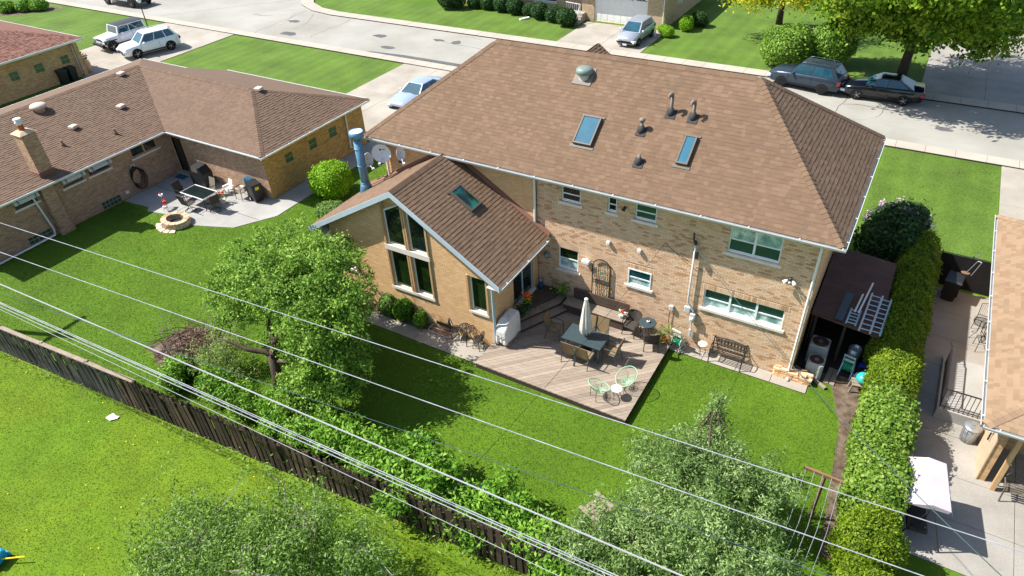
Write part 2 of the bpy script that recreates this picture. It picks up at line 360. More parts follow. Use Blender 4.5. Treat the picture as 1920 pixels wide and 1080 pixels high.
def sdir(n,p,low=-.1):
    d=unit(rng.normal(size=(n,3))); d[:,2]=np.where(d[:,2]<low,-d[:,2],d[:,2])
    return d/((np.abs(d)**p).sum(1,keepdims=True))**(1/p), d
def lumps(d, amp, seed, f=3.):
    r=np.random.default_rng(seed); K=r.normal(size=(7,3))*f; ph=r.random(7)*6.28
    return 1+amp*np.sin(d@K.T+ph).mean(1)*2.2
def shrub_mesh(name, m, dims, p, n, l, w, amp=.06, seed=1, droop=0., depth=.12):
    sx,sy,sz=dims; q,d=sdir(n,p,-.75); k=lumps(d,amp,seed)[:,None]*(1-depth*rng.random((n,1))**2)*(1+.14*rng.random((n,1))**10)*(1+.03*np.sin(d@np.array([[9.],[11.],[7.]])+seed))
    P=q*k*np.array([sx/2,sy/2,sz/2])+np.array([0,0,sz/2]); P[:,2]=np.maximum(P[:,2],.02)
    fol=leaves(name,m,P,d*1.2,l,w,.7*rng.random(n)+.15+.25*(lumps(d,1.,seed+5,6.)-1)*.5,droop)
    core=MB(); nu,nv=20,12
    for j in range(nv+1):
        for i in range(nu):
            th=math.pi*j/nv; dd=np.array([[math.sin(th)*math.cos(2*math.pi*i/nu),math.sin(th)*math.sin(2*math.pi*i/nu),math.cos(th)]])
            r=1/((np.abs(dd)**p).sum())**(1/p)*lumps(dd,amp,seed)[0]*.86
            core.V.append((dd[0,0]*r*sx/2,dd[0,1]*r*sy/2,max(.0,sz/2+dd[0,2]*r*sz/2)))
    core.F=[(j*nu+i,(j+1)*nu+i,(j+1)*nu+(i+1)%nu,j*nu+(i+1)%nu) for j in range(nv) for i in range(nu)]; core.T=[.2]*len(core.F)
    return fol, core.mesh(name+'_core',m,True)
def shrub(name, meshes, label, cat, loc, rz=0, sc_=1, group=None):
    t=thing(name,label,cat,loc,rz,group); t.scale = sc_ if isinstance(sc_,tuple) else (sc_,)*3
    link('foliage',meshes[0],t); link('inner_growth',meshes[1],t); return t
def limb(a,b,r0,r1,wob=.15,n=6):
    a=Vector(a);b=Vector(b); L=(b-a).length
    return [a.lerp(b,i/n)+Vector((random.uniform(-1,1),random.uniform(-1,1),random.uniform(-.4,.4)))*wob*L*.25*(0 if i in (0,n) else 1) for i in range(n+1)],r0,r1
def tree(name, label, cat, base, trunk, limbs, m, blobs, k, per, crad, l, w, droop=0., group=None, twigs=20, tr=.2, bark='bark', spread=.22):
    t=thing(name,label,cat,base,0,group,world=True)
    mb=MB(); mb.tube(trunk,tr,9,r1=tr*.6); mb.build('trunk',bark,t,True)
    me,C=crown('crown',m,blobs,k,per,crad,l,w,droop,spread)
    for (a,b,r0) in limbs:
        q=MB(); pts,_,_=limb(a,b,r0,.03); q.tube(pts,r0,6,r1=.025); q.build('limb',bark,t,True)
    q=MB(); tops=[Vector(b) for a,b,_ in limbs]
    for i in random.sample(range(len(C)),min(twigs,len(C))):
        c=Vector(C[i]); a=min(tops,key=lambda p:(p-c).length); pts,_,_=limb(a,c,.03,.01,.3,4); q.tube(pts,.028,4,r1=.008)
    q.build('twigs',bark,t)['kind']='stuff'
    link('crown',me,t); return t
# ---------------------------------------------------------------- brick walls, windows, shingles
def frame(o, u, inward): 
    u=Vector(u);i=Vector(inward); w=Vector((0,0,1))
    return Matrix(((u.x,i.x,w.x,o[0]),(u.y,i.y,w.y,o[1]),(u.z,i.z,w.z,o[2]),(0,0,0,1)))
def wall(parent, M, L, H, holes, mortar, brick=None, clip=(), soldiers=(), n_ind=0, bw=.21, bh=.068, name='wall', u0=0.):
    mb=MB(M); xs=sorted({u0,L}|{h[i] for h in holes for i in (0,1)}); zs=sorted({0.,H}|{h[i] for h in holes for i in (2,3)})
    inh=lambda x,z:any(h[0]<x<h[1] and h[2]<z<h[3] for h in holes)
    Y=.014 if brick else 0.
    for i in range(len(xs)-1):
        for j in range(len(zs)-1):
            if not inh((xs[i]+xs[i+1])/2,(zs[j]+zs[j+1])/2):
                mb.add([(xs[i],Y,zs[j]),(xs[i+1],Y,zs[j]),(xs[i+1],Y,zs[j+1]),(xs[i],Y,zs[j+1])],[(0,1,2,3)])
    for a,b,c,d in holes:
        for p,q in (((a,c),(a,d)),((a,d),(b,d)),((b,d),(b,c)),((b,c),(a,c))):
            mb.add([(p[0],Y,p[1]),(q[0],Y,q[1]),(q[0],.16,q[1]),(p[0],.16,p[1])],[(0,1,2,3)])
        mb.add([(a,.16,c),(b,.16,c),(b,.16,d),(a,.16,d)],[(0,1,2,3)])
    me=mb.mesh(name,mortar)
    if clip: bisect(me,clip)
    w=link(name,me,parent)
    if not brick: return w
    j=.010; ind=[]; fb=MB(M)
    blocked=list(holes)+list(soldiers)
    def boxb(a,b,c,d,t,mbx): mbx.add([(a,0,c),(b,0,c),(b,0,d),(a,0,d),(a,.02,c),(b,.02,c),(b,.02,d),(a,.02,d)],[(0,1,2,3),(0,4,5,1),(3,2,6,7),(0,3,7,4),(1,5,6,2)],t)
    cand=[]
    for r in range(int(H/bh)+1):
        z=r*bh; z1=min(z+bh-j,H)
        if z1-z<.01: continue
        x=u0-(bw/2 if r%2 else 0)
        while x<L:
            a=max(x,u0); b=min(x+bw-j,L); x+=bw
            if b-a<.02: continue
            segs=[(a,b)]
            for h in blocked:
                if z1>h[2]+.004 and z<h[3]-.004:
                    ns=[]
                    for p,q in segs:
                        if q<=h[0] or p>=h[1]: ns.append((p,q)); continue
                        if p<h[0]: ns.append((p,h[0]))
                        if q>h[1]: ns.append((h[1],q))
                    segs=ns
            for p,q in segs:
                if q-p<.015: continue
                t=random.random(); t=round(t*5)/5
                cand.append((p,q,z,z1,t))
    full=[c for c in cand if abs(c[1]-c[0]-(bw-j))<1e-4 and c[3]-c[2]>bh-j-1e-4]
    if n_ind:
        wp=lambda c:(M@Vector((c[0],0,c[2]))-CAMV).length
        full.sort(key=wp); ind=full[:n_ind]; ids=set(map(id,ind)); cand=[c for c in cand if id(c) not in ids]
    for c in cand: boxb(*c,fb)
    for h in soldiers:
        x=h[0]
        while x<h[1]-.02: boxb(x,min(x+bh-j,h[1]),h[2],h[3]-j,round(random.random()*5)/5,fb); x+=bh
    me=fb.mesh('brickwork',brick)
    if clip: bisect(me,clip)
    o=link('brickwork',me,w); o['kind']='stuff'
    if ind:
        var=[]
        for k in range(6):
            q=MB(); boxb(0,bw-j,0,bh-j,k/5,q); var.append(q.mesh('brick',brick))
        for c in ind: link('brick',var[int(round(c[4]*5))],w,M@Matrix.Translation((c[0],0,c[2])))
    return w
def window(parent, M, a, b, c, d, glass=('glass_dark','glass_dark'), style='hung', fr='window_white', sill='sill_stone', depth=.05, name='window', fw=.045, n=1):
    w=MB(M); y0=depth; y1=.15
    w.mm(a,y0,c,a+fw,y1,d); w.mm(b-fw,y0,c,b,y1,d); w.mm(a+fw,y0+.001,c,b-fw,y1,c+fw); w.mm(a+fw,y0+.001,d-fw,b-fw,y1,d)
    o=w.build(name,fr,parent)
    W=(b-a)/n
    for k in range(n):
        p=a+k*W; q=p+W
        if k: s=MB(M); s.mm(p-fw*.8,y0-.004,c+fw,p+fw*.8,y1-.01,d-fw); s.build('mullion',fr,o)
        pa,pb=p+(fw if k==0 else fw*.8),q-(fw if k==n-1 else fw*.8)
        if style=='hung':
            zm=(c+d)/2; s=MB(M); s.mm(pa,y0+.012,zm-.022,pb,y0+.05,zm+.022); s.build('sash_rail',fr,o)
            g=MB(M); g.mm(pa,y0+.03,zm+.022,pb,y0+.036,d-fw); g.build('pane',glass[0],o)
            g=MB(M); g.mm(pa,y0+.045,c+fw,pb,y0+.05,zm-.022); g.build('pane',glass[1],o)
            s=MB(M); s.mm(pa,y0+.03,c+fw,pb,y0+.044,c+fw+.03); s.build('lower_rail',fr,o)
        else:
            g=MB(M); g.mm(pa,y0+.03,c+fw,pb,y0+.036,d-fw); g.build('pane',glass[0],o)
    if sill: s=MB(M); s.mm(a-.1,-.06,c-.1,b+.1,.1,c-.002); s.build('sill',sill,o)
    return o
def shingle_field(parent, m, A, B, up, length, clip, expo=.145, widths=(.13,.17,.21,.25), n_ind=0, h=(.007,.012)):
    """courses of tabs on the plane through eave A->B with upslope unit vector up"""
    A=Vector(A);B=Vector(B);u=(B-A).normalized();v=Vector(up).normalized();n=u.cross(v)
    if n.z<0: n=-n
    M=Matrix(((u.x,v.x,n.x,A.x),(u.y,v.y,n.y,A.y),(u.z,v.z,n.z,A.z),(0,0,0,1)))
    L=(B-A).length; E=expo+.004; tabs=[]
    for c in range(int(length/expo)+2):
        x=-random.random()*.4
        while x<L:
            wi=random.randrange(len(widths)); tabs.append((x,c*expo-.02,wi,random.randrange(2),random.randrange(5))); x+=widths[wi]
    def tab(mb,x,y,w,hh,t): 
        mb.add([(x,y,0),(x+w,y,0),(x,y,hh),(x+w,y,hh),(x+w,y+E,.003),(x,y+E,.003),(x,y+E,0),(x+w,y+E,0)],[(0,1,3,2),(2,3,4,5),(0,2,5,6),(1,7,4,3)],t)
    inside=lambda t:all((M@Vector((t[0]+dx,t[1]+dy,0))-Vector(p)).dot(Vector(nn))<-.02 for p,nn in clip for dx in (0,widths[t[2]]) for dy in (0,E)) and t[0]>0 and t[0]+widths[t[2]]<L
    ind=[]
    if n_ind:
        ok=[t for t in tabs if inside(t)]; ok.sort(key=lambda t:(M@Vector((t[0],t[1],0))-CAMV).length); ind=ok[:n_ind]
        ids=set(map(id,ind)); tabs=[t for t in tabs if id(t) not in ids]
    mb=MB(M)
    for t in tabs: tab(mb,t[0],t[1],widths[t[2]],h[t[3]],t[4]/4)
    me=mb.mesh('shingles',m); bisect(me,[(A+u*L,u),(A,-u)]+list(clip)); o=link('shingles',me,parent); o['kind']='stuff'
    var={}
    for t in ind:
        k=t[2:5]
        if k not in var: q=MB(); tab(q,0,0,widths[t[2]],h[t[3]],t[4]/4); var[k]=q.mesh('shingle',m)
        link('shingle',var[k],parent,M@Matrix.Translation((t[0],t[1],0)))
    return M
def caps(parent, m, A, B, n1, n2, w=.16, expo=.17, single=True, h=.03):
    A=Vector(A);B=Vector(B);d=(B-A).normalized(); sides=[]
    for n in (n1,n2):
        n=Vector(n).normalized(); s=d.cross(n).normalized()
        if s.z>0 or (abs(s.z)<1e-6): s=s if s.z<0 else -s
        sides.append((s,n))
    top=(sides[0][1]+sides[1][1]).normalized()
    def cap(mb,o,t):
        E=expo*1.2; c0=o+top*(h+.012); c1=o+d*E+top*(h-.004)
        (s1,m1),(s2,m2)=sides
        vs=[c0,c1,o+s1*w+m1*(h-.004),o+s1*w+d*E+m1*(h-.016),o+s2*w+m2*(h-.004),o+s2*w+d*E+m2*(h-.016),
            o+s1*w,o+s2*w,o+s1*w+d*E,o+s2*w+d*E]
        mb.add(vs,[(0,2,3,1),(0,1,5,4),(0,4,7,6,2),(2,6,8,3),(4,5,9,7)],t)
    N=int((B-A).length/expo)
    if single:
        var=[]
        for k in range(4): q=MB(); cap(q,Vector((0,0,0)),k/3); var.append(q.mesh('ridge_cap',m))
        for i in range(N): link('ridge_cap',random.choice(var),parent,Matrix.Translation(A+d*(i*expo)))
    else:
        q=MB()
        for i in range(N): cap(q,A+d*(i*expo),random.randrange(4)/3)
        o=q.build('ridge_caps',m,parent); o['kind']='stuff'
def vplane(a,b,inside):
    """vertical cutting plane through a,b whose outward side is away from 'inside'"""
    a=Vector((a[0],a[1],0));b=Vector((b[0],b[1],0)); n=(b-a).cross(Vector((0,0,1))).normalized()
    if (Vector((inside[0],inside[1],0))-a).dot(n)>0: n=-n
    return (a,n)
def slab_roof(parent, faces, m, name='roof', th=.06):
    """solid roof deck from planar polygons (extruded downward)"""
    mb=MB()
    for f in faces:
        n=len(f); vs=[Vector(p) for p in f]; vs2=[v-Vector((0,0,th)) for v in vs]
        a=(vs[1]-vs[0]).cross(vs[2]-vs[0]).z>0
        t=tuple(range(n)) if a else tuple(range(n-1,-1,-1)); b=tuple(n+i for i in reversed(t))
        mb.add(vs+vs2,[t,b]+[(i,(i+1)%n,n+(i+1)%n,n+i) for i in range(n)],.3)
    return mb.build(name,m,parent)
def hip_faces(x0,x1,y0,y1,z,rz,rx0,rx1,ry):
    a,b,c,d=(x0,y0,z),(x1,y0,z),(x1,y1,z),(x0,y1,z); p,q=(rx0,ry,rz),(rx1,ry,rz)
    return dict(back=(a,b,q,p),right=(b,c,q),front=(c,d,p,q),left=(d,a,p))
def fnorm(f):
    v=[Vector(p) for p in f]; n=(v[1]-v[0]).cross(v[2]-v[0]).normalized(); return n if n.z>0 else -n
def gutter(parent, a, b, m='gutter_grey', w=.11, out=(0,-1,0), name='gutter', h=.1):
    a=Vector(a);b=Vector(b);o=Vector(out); mb=MB(); d=(b-a).normalized(); z=Vector((0,0,1))
    def strip(p,q): mb.add([a+p,b+p,b+q,a+q],[(0,1,2,3)])
    pts=[o*.012-z*0,o*.012-z*h,o*(w*.75)-z*h,o*w-z*.03,o*w,o*(w-.018),o*(w-.018)-z*.03]
    for p,q in zip(pts,pts[1:]): strip(p,q)
    g=mb.build(name,m,parent); L=(b-a).length; k=MB()
    for i in range(int(L/1.5)+1): 
        c=a+d*min(.4+i*1.5,L-.1); k.box(c+o*(w/2)+z*.006,(.03,w,.012) if abs(o.y)>.5 else (w,.03,.012))
    k.build('gutter_straps','white_metal',g); return g
def downspout(parent, pts, m='white_metal', r=.045): 
    mb=MB(); mb.tube(pts,r,6); return mb.build('downspout',m,parent)
# ================================================================ the setting
g=MB(); g.sheet([(-400,-300),(300,-300),(300,400),(-400,400)],0); struct('ground',g,'grass_ground')
FX=lambda x:-12.64+(x+27.2)*.0805                                  # fence line
g=MB(); g.sheet([(-60,FX(-60)-.05),(-60,-60),(40,-60),(40,FX(2.6)-.05),(2.6,FX(2.6)-.05)],.004); struct('field',g,'grass_field')
FL=[('lawn',[(-51.2,8.2),(-32.75,9.0),(-32.75,20.45),(-51.2,20.45)]),('lawn',[(-95,8),(-60.6,8),(-60.6,11.4),(-58.3,20.45),(-95,20.45)]),
    ('lawn',[(.45,10.85),(5.85,10.85),(5.85,20.5),(.45,20.5)]),('lawn',[(-52,29.5),(-24.6,29.5),(-24.6,35.2),(-53.5,34)]),
    ('lawn',[(-17.5,29.5),(1.1,29.5),(4.5,50),(-40,60),(-40,45),(-16.4,45)]),('lawn',[(-20,9.4),(.3,9.4),(.3,20.5),(-20,20.5)])]
for n,p in FL: g=MB(); g.sheet(p,.005); struct(n,g,'grass_front')
g=MB(); g.sheet([(-120,21.4),(60,21.4),(60,28.3),(-47.2,28.3),(-50,28.75),(-52.6,30),(-54.6,32.2),(-55.6,36),(-56,70),(-120,70)],.010); road=struct('street',g,'asphalt')
random.seed(3)
def blob(cx,cy,rx,ry,n=14,rz=0):
    P=[]
    for i in range(n):
        a=2*math.pi*i/n; k=random.uniform(.75,1.2); x,y=rx*k*math.cos(a),ry*k*math.sin(a)
        P.append((cx+x*math.cos(rz)-y*math.sin(rz),cy+x*math.sin(rz)+y*math.cos(rz)))
    return P
for (x,y,rx,ry) in [(-49.2,25.6,.7,.35),(-46.9,22.6,.9,.45),(-38.9,25.2,.6,.4),(-36.3,23.1,.7,.3),(-33.6,26.2,.5,.25),(-31.9,26.3,.45,.4),(-20,24.5,1.2,.4),(-12,23.2,.6,.3),(3,24.2,.5,.3),(9,25,1,.4)]:
    g=MB(); g.sheet(blob(x,y,rx,ry),.014); struct('road_patch',g,'tar_patch')
g=MB(); g.sheet([(-37.6,21.5),(-36,21.45),(-20,21.45),(-20,22.0),(-28,22.15),(-34,22.1),(-37,21.8)],.0145); struct('road_patch',g,'tar_patch')
for a,b in [((-50,21.5),(-50.5,28.5)),((-24,21.5),(-23.6,28.2)),((-3,21.5),(-2.5,28.2)),((-54.4,31.5),(-63,22))]:
    g=MB(); n=9; L=[Vector(a+(0,)).lerp(Vector(b+(0,)),i/n)+Vector((random.uniform(-.12,.12),0,0)) for i in range(n+1)]
    g.add([(p.x-.02,p.y,.015) for p in L]+[(p.x+.02,p.y,.015) for p in L],[(i,n+1+i,n+2+i,i+1) for i in range(n)]); struct('road_crack',g,'tar_patch')
random.seed(12)
for q_ in range(16):
    x=random.uniform(-78,14); y=random.uniform(22,27.5); a=random.choice((0,.2,1.4,1.6,2.6))+random.uniform(-.2,.2); n=10; P=[Vector((x,y,0))]
    for i in range(n): a+=random.uniform(-.35,.35); P.append(P[-1]+Vector((math.cos(a),math.sin(a),0))*random.uniform(.25,.7))
    P=[p for p in P if 21.5<p.y<28.2]; n=len(P)-1
    if n<2: continue
    w=random.choice((.012,.018,.04)); g=MB(); g.add([(p.x-w,p.y-w,.0152) for p in P]+[(p.x+w,p.y+w,.0152) for p in P],[(i,n+1+i,n+2+i,i+1) for i in range(n)]); struct('road_crack',g,'tar_patch')
def slabs(name, x0,x1,y0,y1,nx,ny,z=.03,m='concrete',th=.12,gap=.014,piece='slab'):
    """a pavement laid as separate slabs over a dark bed"""
    b=MB(); b.mm(x0,y0,-.05,x1,y1,z-.02); base=struct(name,b,'dark_ground'); dx=(x1-x0)/nx; dy=(y1-y0)/ny
    q=MB(); q.bev((0,0,-th/2),(dx-gap,dy-gap,th),.006); me=q.mesh(piece,m)
    for i in range(nx):
        for j in range(ny): link(piece,me,base,Matrix.Translation((x0+(i+.5)*dx,y0+(j+.5)*dy,z+random.uniform(-.002,.002))))
    return base
slabs('sidewalk',-84,34,20.5,21.4,82,1,.10,'kerb_stone',.16)
slabs('sidewalk',-47.2,34,28.3,29.4,56,1,.10,'kerb_stone',.16)
g=MB(); A=[(-47.2,28.3),(-50,28.75),(-52.6,30),(-54.6,32.2),(-55.6,36),(-56,60)]; B=[(-47.2,29.4),(-49.6,29.8),(-51.8,30.9),(-53.5,32.8),(-54.4,36.2),(-54.8,60)]
kb=MB(); 
kb.prism(A+B[::-1],-.05,.07); base=struct('corner_sidewalk',kb,'dark_ground')
for k in range(len(A)-1):
    for j in range(3 if k<4 else 12):
        n=3 if k<4 else 12; e=.006; l=lambda P,t:(P[k][0]+(P[k+1][0]-P[k][0])*t,P[k][1]+(P[k+1][1]-P[k][1])*t)
        q=MB(); q.prism([l(A,j/n+e),l(A,(j+1)/n-e),l(B,(j+1)/n-e),l(B,j/n+e)],.02,.10); q.build('slab','kerb_stone',base)
slabs('driveway',-60.5,-51.3,8.0,20.5,2,4,.035,'concrete_warm')
slabs('driveway',-32.7,-20.0,9.4,20.5,4,4,.035,'concrete_warm')
slabs('side_path',-26.15,-24.75,-.2,9.4,1,6,.03,'concrete_cool')
slabs('driveway',-24.55,-17.5,29.4,35.3,2,2,.035,'concrete_warm')
slabs('driveway',1.2,12.,29.4,49.3,3,5,.035,'concrete')
slabs('driveway',5.9,14.,9.8,20.5,2,5,.035,'concrete_warm')
slabs('side_yard_paving',3.85,12.5,-5.3,8.0,3,8,.03,'concrete')
slabs('garden_path',-17.4,-10.0,-4.55,-3.5,5,1,.04,'concrete_warm')
slabs('house_path',-4.15,.65,-.55,-.03,4,1,.04,'concrete_warm')
g=MB(); g.prism([(-33.4,-2.75),(-31.6,-2.6),(-31.3,-2.9),(-29.9,-2.6),(-27.9,-2.75),(-25.9,-2.0),(-24.8,-.25),(-24.8,.0),(-26.15,.95),(-33.45,.95)],-.05,.03); pt=struct('patio',g,'concrete_cool')
for a,b in [((-29.9,-2.6),(-29.6,.95)),((-33.4,-.9),(-25.3,-.9))]:
    g=MB(); d=Vector(b)-Vector(a); nn=Vector((-d.y,d.x)).normalized()*.012
    g.sheet([(a[0]-nn.x,a[1]-nn.y),(b[0]-nn.x,b[1]-nn.y),(b[0]+nn.x,b[1]+nn.y),(a[0]+nn.x,a[1]+nn.y)],.0335); j=g.build('patio_joint','dark_ground',pt)
g=MB(); g.sheet([(.02,1.3),(.02,8),(2.5,8),(2.6,.8),(2.75,-6.5),(2.25,-6.5),(1.9,-1.5),(1.35,.25),(.3,.5)],.006); struct('bare_soil',g,'soil')
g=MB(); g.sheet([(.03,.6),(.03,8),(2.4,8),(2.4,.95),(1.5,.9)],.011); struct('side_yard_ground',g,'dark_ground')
g=MB(); g.sheet([(-17.4,-3.5),(-12.6,-3.5),(-12.6,-3.8),(-13.4,-3.92),(-15.5,-3.95),(-17.4,-3.9)],.046); struct('planting_bed',g,'soil')
g=MB(); g.sheet(blob(-20.6,-9.2,1.4,1.2)+[],.006); struct('bare_soil',g,'soil')
# ================================================================ main two-storey house
H=thing('brick_house','two-storey pale brick house with brown hip roof and gabled back extension','house',(-8.5,3.6,0),world=True)
MBK=frame((0,0,0),(1,0,0),(0,1,0))
ups=[(-8.91,-8.15,4.82,5.44),(-7.1,-6.76,4.84,5.44),(-6.08,-5.31,4.82,5.45),(-2.83,-1.18,4.45,5.44)]
low=[(-3.35,-.64,1.95,2.74),(-9.03,-8.19,1.82,2.79),(-6.17,-5.28,2.01,2.73)]
sold=[(-3.5,-.5,2.742,2.95),(-9.12,-8.1,2.792,2.99),(-6.27,-5.18,2.732,2.93)]
wl=wall(H,MBK,0.,5.72,ups+low,'mortar_tan','brick_mixed',soldiers=sold,n_ind=300,u0=-9.93,name='back_wall')
MSD=frame((0,0,0),(0,1,0),(-1,0,0))
wall(H,MSD,7.3,5.72,[],'mortar_yellow','brick_yellow',name='side_wall',u0=0.022)
MBL=frame((0,-.06,0),(1,0,0),(0,1,0))
wall(H,MBL,-9.935,5.72,[],'mortar_yellow','brick_yellow',u0=-17.04,name='back_wall')
g=MB(); g.mm(-17.0,.2,0,-16.98,7.3,5.7); g.mm(-16.98,7.28,0,-.02,7.3,5.7); g.build('rear_walls','mortar_yellow',H)
window(H,MBK,*ups[0],glass=('glass_dark','glass_dark')); window(H,MBK,*ups[1]); window(H,MBK,*ups[2],glass=('glass_teal','glass_teal'))
window(H,MBK,*ups[3],n=2,glass=('glass_curtain','glass_teal')); window(H,MBK,*low[0],n=3,glass=('glass_teal','glass_curtain'))
window(H,MBK,*low[1],glass=('glass_green','glass_curtain')); window(H,MBK,*low[2],glass=('glass_teal','glass_curtain'),depth=-.02)
HF=hip_faces(-17.54,.5,-.5,7.79,5.9,8.95,-13.6,-3.42,3.6)
deck=slab_roof(H,HF.values(),'shingle_main'); s=3.05/4.1
hipL=vplane((-17.54,-.5),(-13.6,3.6),(-8,0)); hipR=vplane((.5,-.5),(-3.42,3.6),(-8,0))
upv=Vector((0,4.1,3.05)).normalized()
MR=shingle_field(deck,'shingle_main',(-17.54,-.5,5.9),(.5,-.5,5.9),upv,5.2,[hipL,hipR,((0,3.6,0),(0,1,0))],n_ind=300)
shingle_field(deck,'shingle_main',(.5,-.5,5.9),(.5,7.79,5.9),Vector((-3.92,0,3.05)),5.1,[vplane((.5,-.5),(-3.42,3.6),(0,3.6)),vplane((.5,7.79),(-3.42,3.6),(0,3.6))],h=(.011,.017))
caps(deck,'shingle_main',(-13.6,3.6,8.95),(-3.42,3.6,8.95),fnorm(HF['back']),fnorm(HF['front']))
caps(deck,'shingle_main',(.5,-.5,5.9),(-3.42,3.6,8.95),fnorm(HF['back']),fnorm(HF['right']))
caps(deck,'shingle_main',(.5,7.79,5.9),(-3.42,3.6,8.95),fnorm(HF['front']),fnorm(HF['right']),single=False)
caps(deck,'shingle_main',(-17.54,-.5,5.9),(-13.6,3.6,8.95),fnorm(HF['back']),fnorm(HF['left']))
for gx,gz,gw in ((-11.44,7.66,2.4),(-5.3,7.2,1.7)):
    y0=3.6+(8.95-gz)/.728; yb=7.4
    gr=slab_roof(H,[((gx,y0,gz),(gx,8.5,gz),(gx-gw,8.5,5.9),(gx-gw,yb+.3,5.9)),((gx,8.5,gz),(gx,y0,gz),(gx+gw,yb+.3,5.9),(gx+gw,8.5,5.9))],'shingle_main','front_gable_roof')
    slope=Vector((-gw,0,gz-5.9)).normalized()
    shingle_field(gr,'shingle_main',(gx+gw,y0,5.9),(gx+gw,8.5,5.9),slope,(Vector((gw,0,gz-5.9))).length,[((gx,0,0),(-1,0,0)),vplane((gx,y0),(gx+gw,yb+.3),(gx+gw,8.5))],h=(.016,.026))
    caps(gr,'shingle_main',(gx,y0-.1,gz),(gx,8.5,gz),(gw,0,1.),(-gw,0,1.),single=False)
g=MB(); g.mm(-17.5,-.47,5.70,.46,7.75,5.74); g.build('soffit','soffit',H)
g=MB(); g.mm(-17.54,-.5,5.74,.5,-.47,5.85); g.mm(.47,-.47,5.74,.5,7.76,5.85); g.mm(-17.54,-.47,5.74,-17.51,7.76,5.85); g.build('fascia','white_metal',H)
gutter(H,(-17.6,-.5,5.87),(.6,-.5,5.87)); gutter(H,(.5,-.52,5.87),(.5,7.8,5.87),out=(1,0,0))
downspout(H,[(-9.96,-.52,5.76),(-9.96,-.1,5.5),(-9.97,-.1,3.45)]); downspout(H,[(-.06,-.5,5.76),(-.07,-.09,5.45),(-.07,-.09,.15),(-.02,-.25,.08)])
downspout(H,[(-16.85,-.52,5.76),(-16.85,-.14,5.5),(-16.85,-.14,4.1)])
def on_roof(M,u,v,n=0): return M@Vector((u,v,n))
RU=lambda x:x+17.54; RV=lambda y:(y+.5)/upv.y
def skylight(parent,M,u,v,w,l,glass='glass_sky',fr='bronze',name='skylight'):
    k=MB(M); t=.05; hh=.14
    k.mm(u,v,0,u+t,v+l,hh); k.mm(u+w-t,v,0,u+w,v+l,hh); k.mm(u+t,v,0,u+w-t,v+t,hh-.001); k.mm(u+t,v+l-t,0,u+w-t,v+l,hh-.001)
    o=k.build(name,fr,parent); q=MB(M); q.mm(u+t,v+t,.05,u+w-t,v+l-t,hh-.025); q.build('pane',glass,o)
    q=MB(M); q.mm(u-.1,v-.12,.01,u+w+.1,v-.002,.03); q.mm(u-.08,v+l+.002,.01,u+w+.08,v+l+.07,.045); q.build('flashing','bronze',o); return o
skylight(H,MR,RU(-8.80),RV(.68),.70,1.12); skylight(H,MR,RU(-5.07),RV(.70),.40,1.06)
def vent_pipe(x,y,hgt,kind):
    p=on_roof(MR,RU(x),RV(y)); k=MB(); k.tube([p-Vector((0,0,.1)),p+Vector((0,0,hgt))],.055,10)
    if kind=='goose':
        k.tube([p+Vector((0,0,hgt-.02)),p+Vector((0,-.03,hgt+.07)),p+Vector((-.03,-.09,hgt+.1)),p+Vector((-.05,-.16,hgt+.05)),p+Vector((-.06,-.19,hgt-.03))],.06,8)
    if kind=='cap': k.lathe([(.1,hgt-.06),(.11,hgt),(.08,hgt+.05),(.02,hgt+.06)],p,12)
    o=k.build('vent_pipe','pipe_grey',H,True)
    b=MB(); b.lathe([(.13,-.1),(.12,.08),(.075,.2),(.06,.2)],p,12); b.build('boot','rubber',o,True)
    b=MB(MR); b.mm(RU(x)-.17,RV(y)-.2,.012,RU(x)+.17,RV(y)+.17,.03); b.build('flashing','rubber',o)
vent_pipe(-5.85,2.12,.62,'goose'); vent_pipe(-5.07,2.1,.52,'goose'); vent_pipe(-6.6,1.45,.42,'cap'); vent_pipe(-6.27,.52,.3,'plain')
p=on_roof(MR,RU(-9.42),RV(2.82)); k=MB(); k.lathe([(.24,.10),(.31,.13),(.32,.21),(.30,.28),(.25,.33),(.13,.36),(.02,.37)],p,22)
dv=k.build('dome_vent','dome_green',H,True); k=MB(); k.lathe([(.2,-.2),(.2,.16)],p,16); k.build('collar','gutter_grey',dv); k=MB(MR); k.mm(RU(-9.42)-.36,RV(2.82)-.36,.012,RU(-9.42)+.36,RV(2.82)+.36,.035); k.build('flashing','pipe_grey',dv)
# ---- gabled back extension
XR,ZR,XE,XW,ZE=-13.65,5.9,-9.34,-18.22,3.22; YF=-3.78; YW=-3.45
ML=frame((0,YW,0),(1,0,0),(0,1,0)); sr=(ZR-ZE)/(XE-XR); sl_=(ZR-ZE)/(XR-XW)
nr=Vector((sr,0,1)).normalized(); nl=Vector((-sl_,0,1)).normalized()
clipg=[((XR,0,ZR-.07),nr),((XR,0,ZR-.07),nl)]
gh=[(-14.42,-13.6,3.37,5.2),(-13.36,-12.6,3.37,5.2),(-14.42,-13.6,1.42,3.1),(-13.36,-12.6,1.42,3.1),(-17.12,-16.35,1.5,3.06),(-10.82,-10.15,1.52,3.05)]
clipb=[(Vector((0,0,0)),Vector((0,0,0)))]
gw=wall(H,ML,-9.9,5.9,gh,'mortar_yellow','brick_yellow',clip=clipg,soldiers=[(-13.6,-13.36,1.42,5.2),(-10.92,-10.05,3.052,3.25)],u0=-17.4,name='gable_wall')
MA=frame((-9.9,0,0),(0,1,0),(-1,0,0))
wall(H,MA,-.07,3.28,[(-1.98,-.48,.85,2.9)],'mortar_yellow','brick_yellow',u0=YW+.022,name='extension_side_wall')
g=MB(); g.mm(-17.4,YW+.03,0,-17.38,-.1,3.3); g.build('extension_side_wall','mortar_yellow',H)
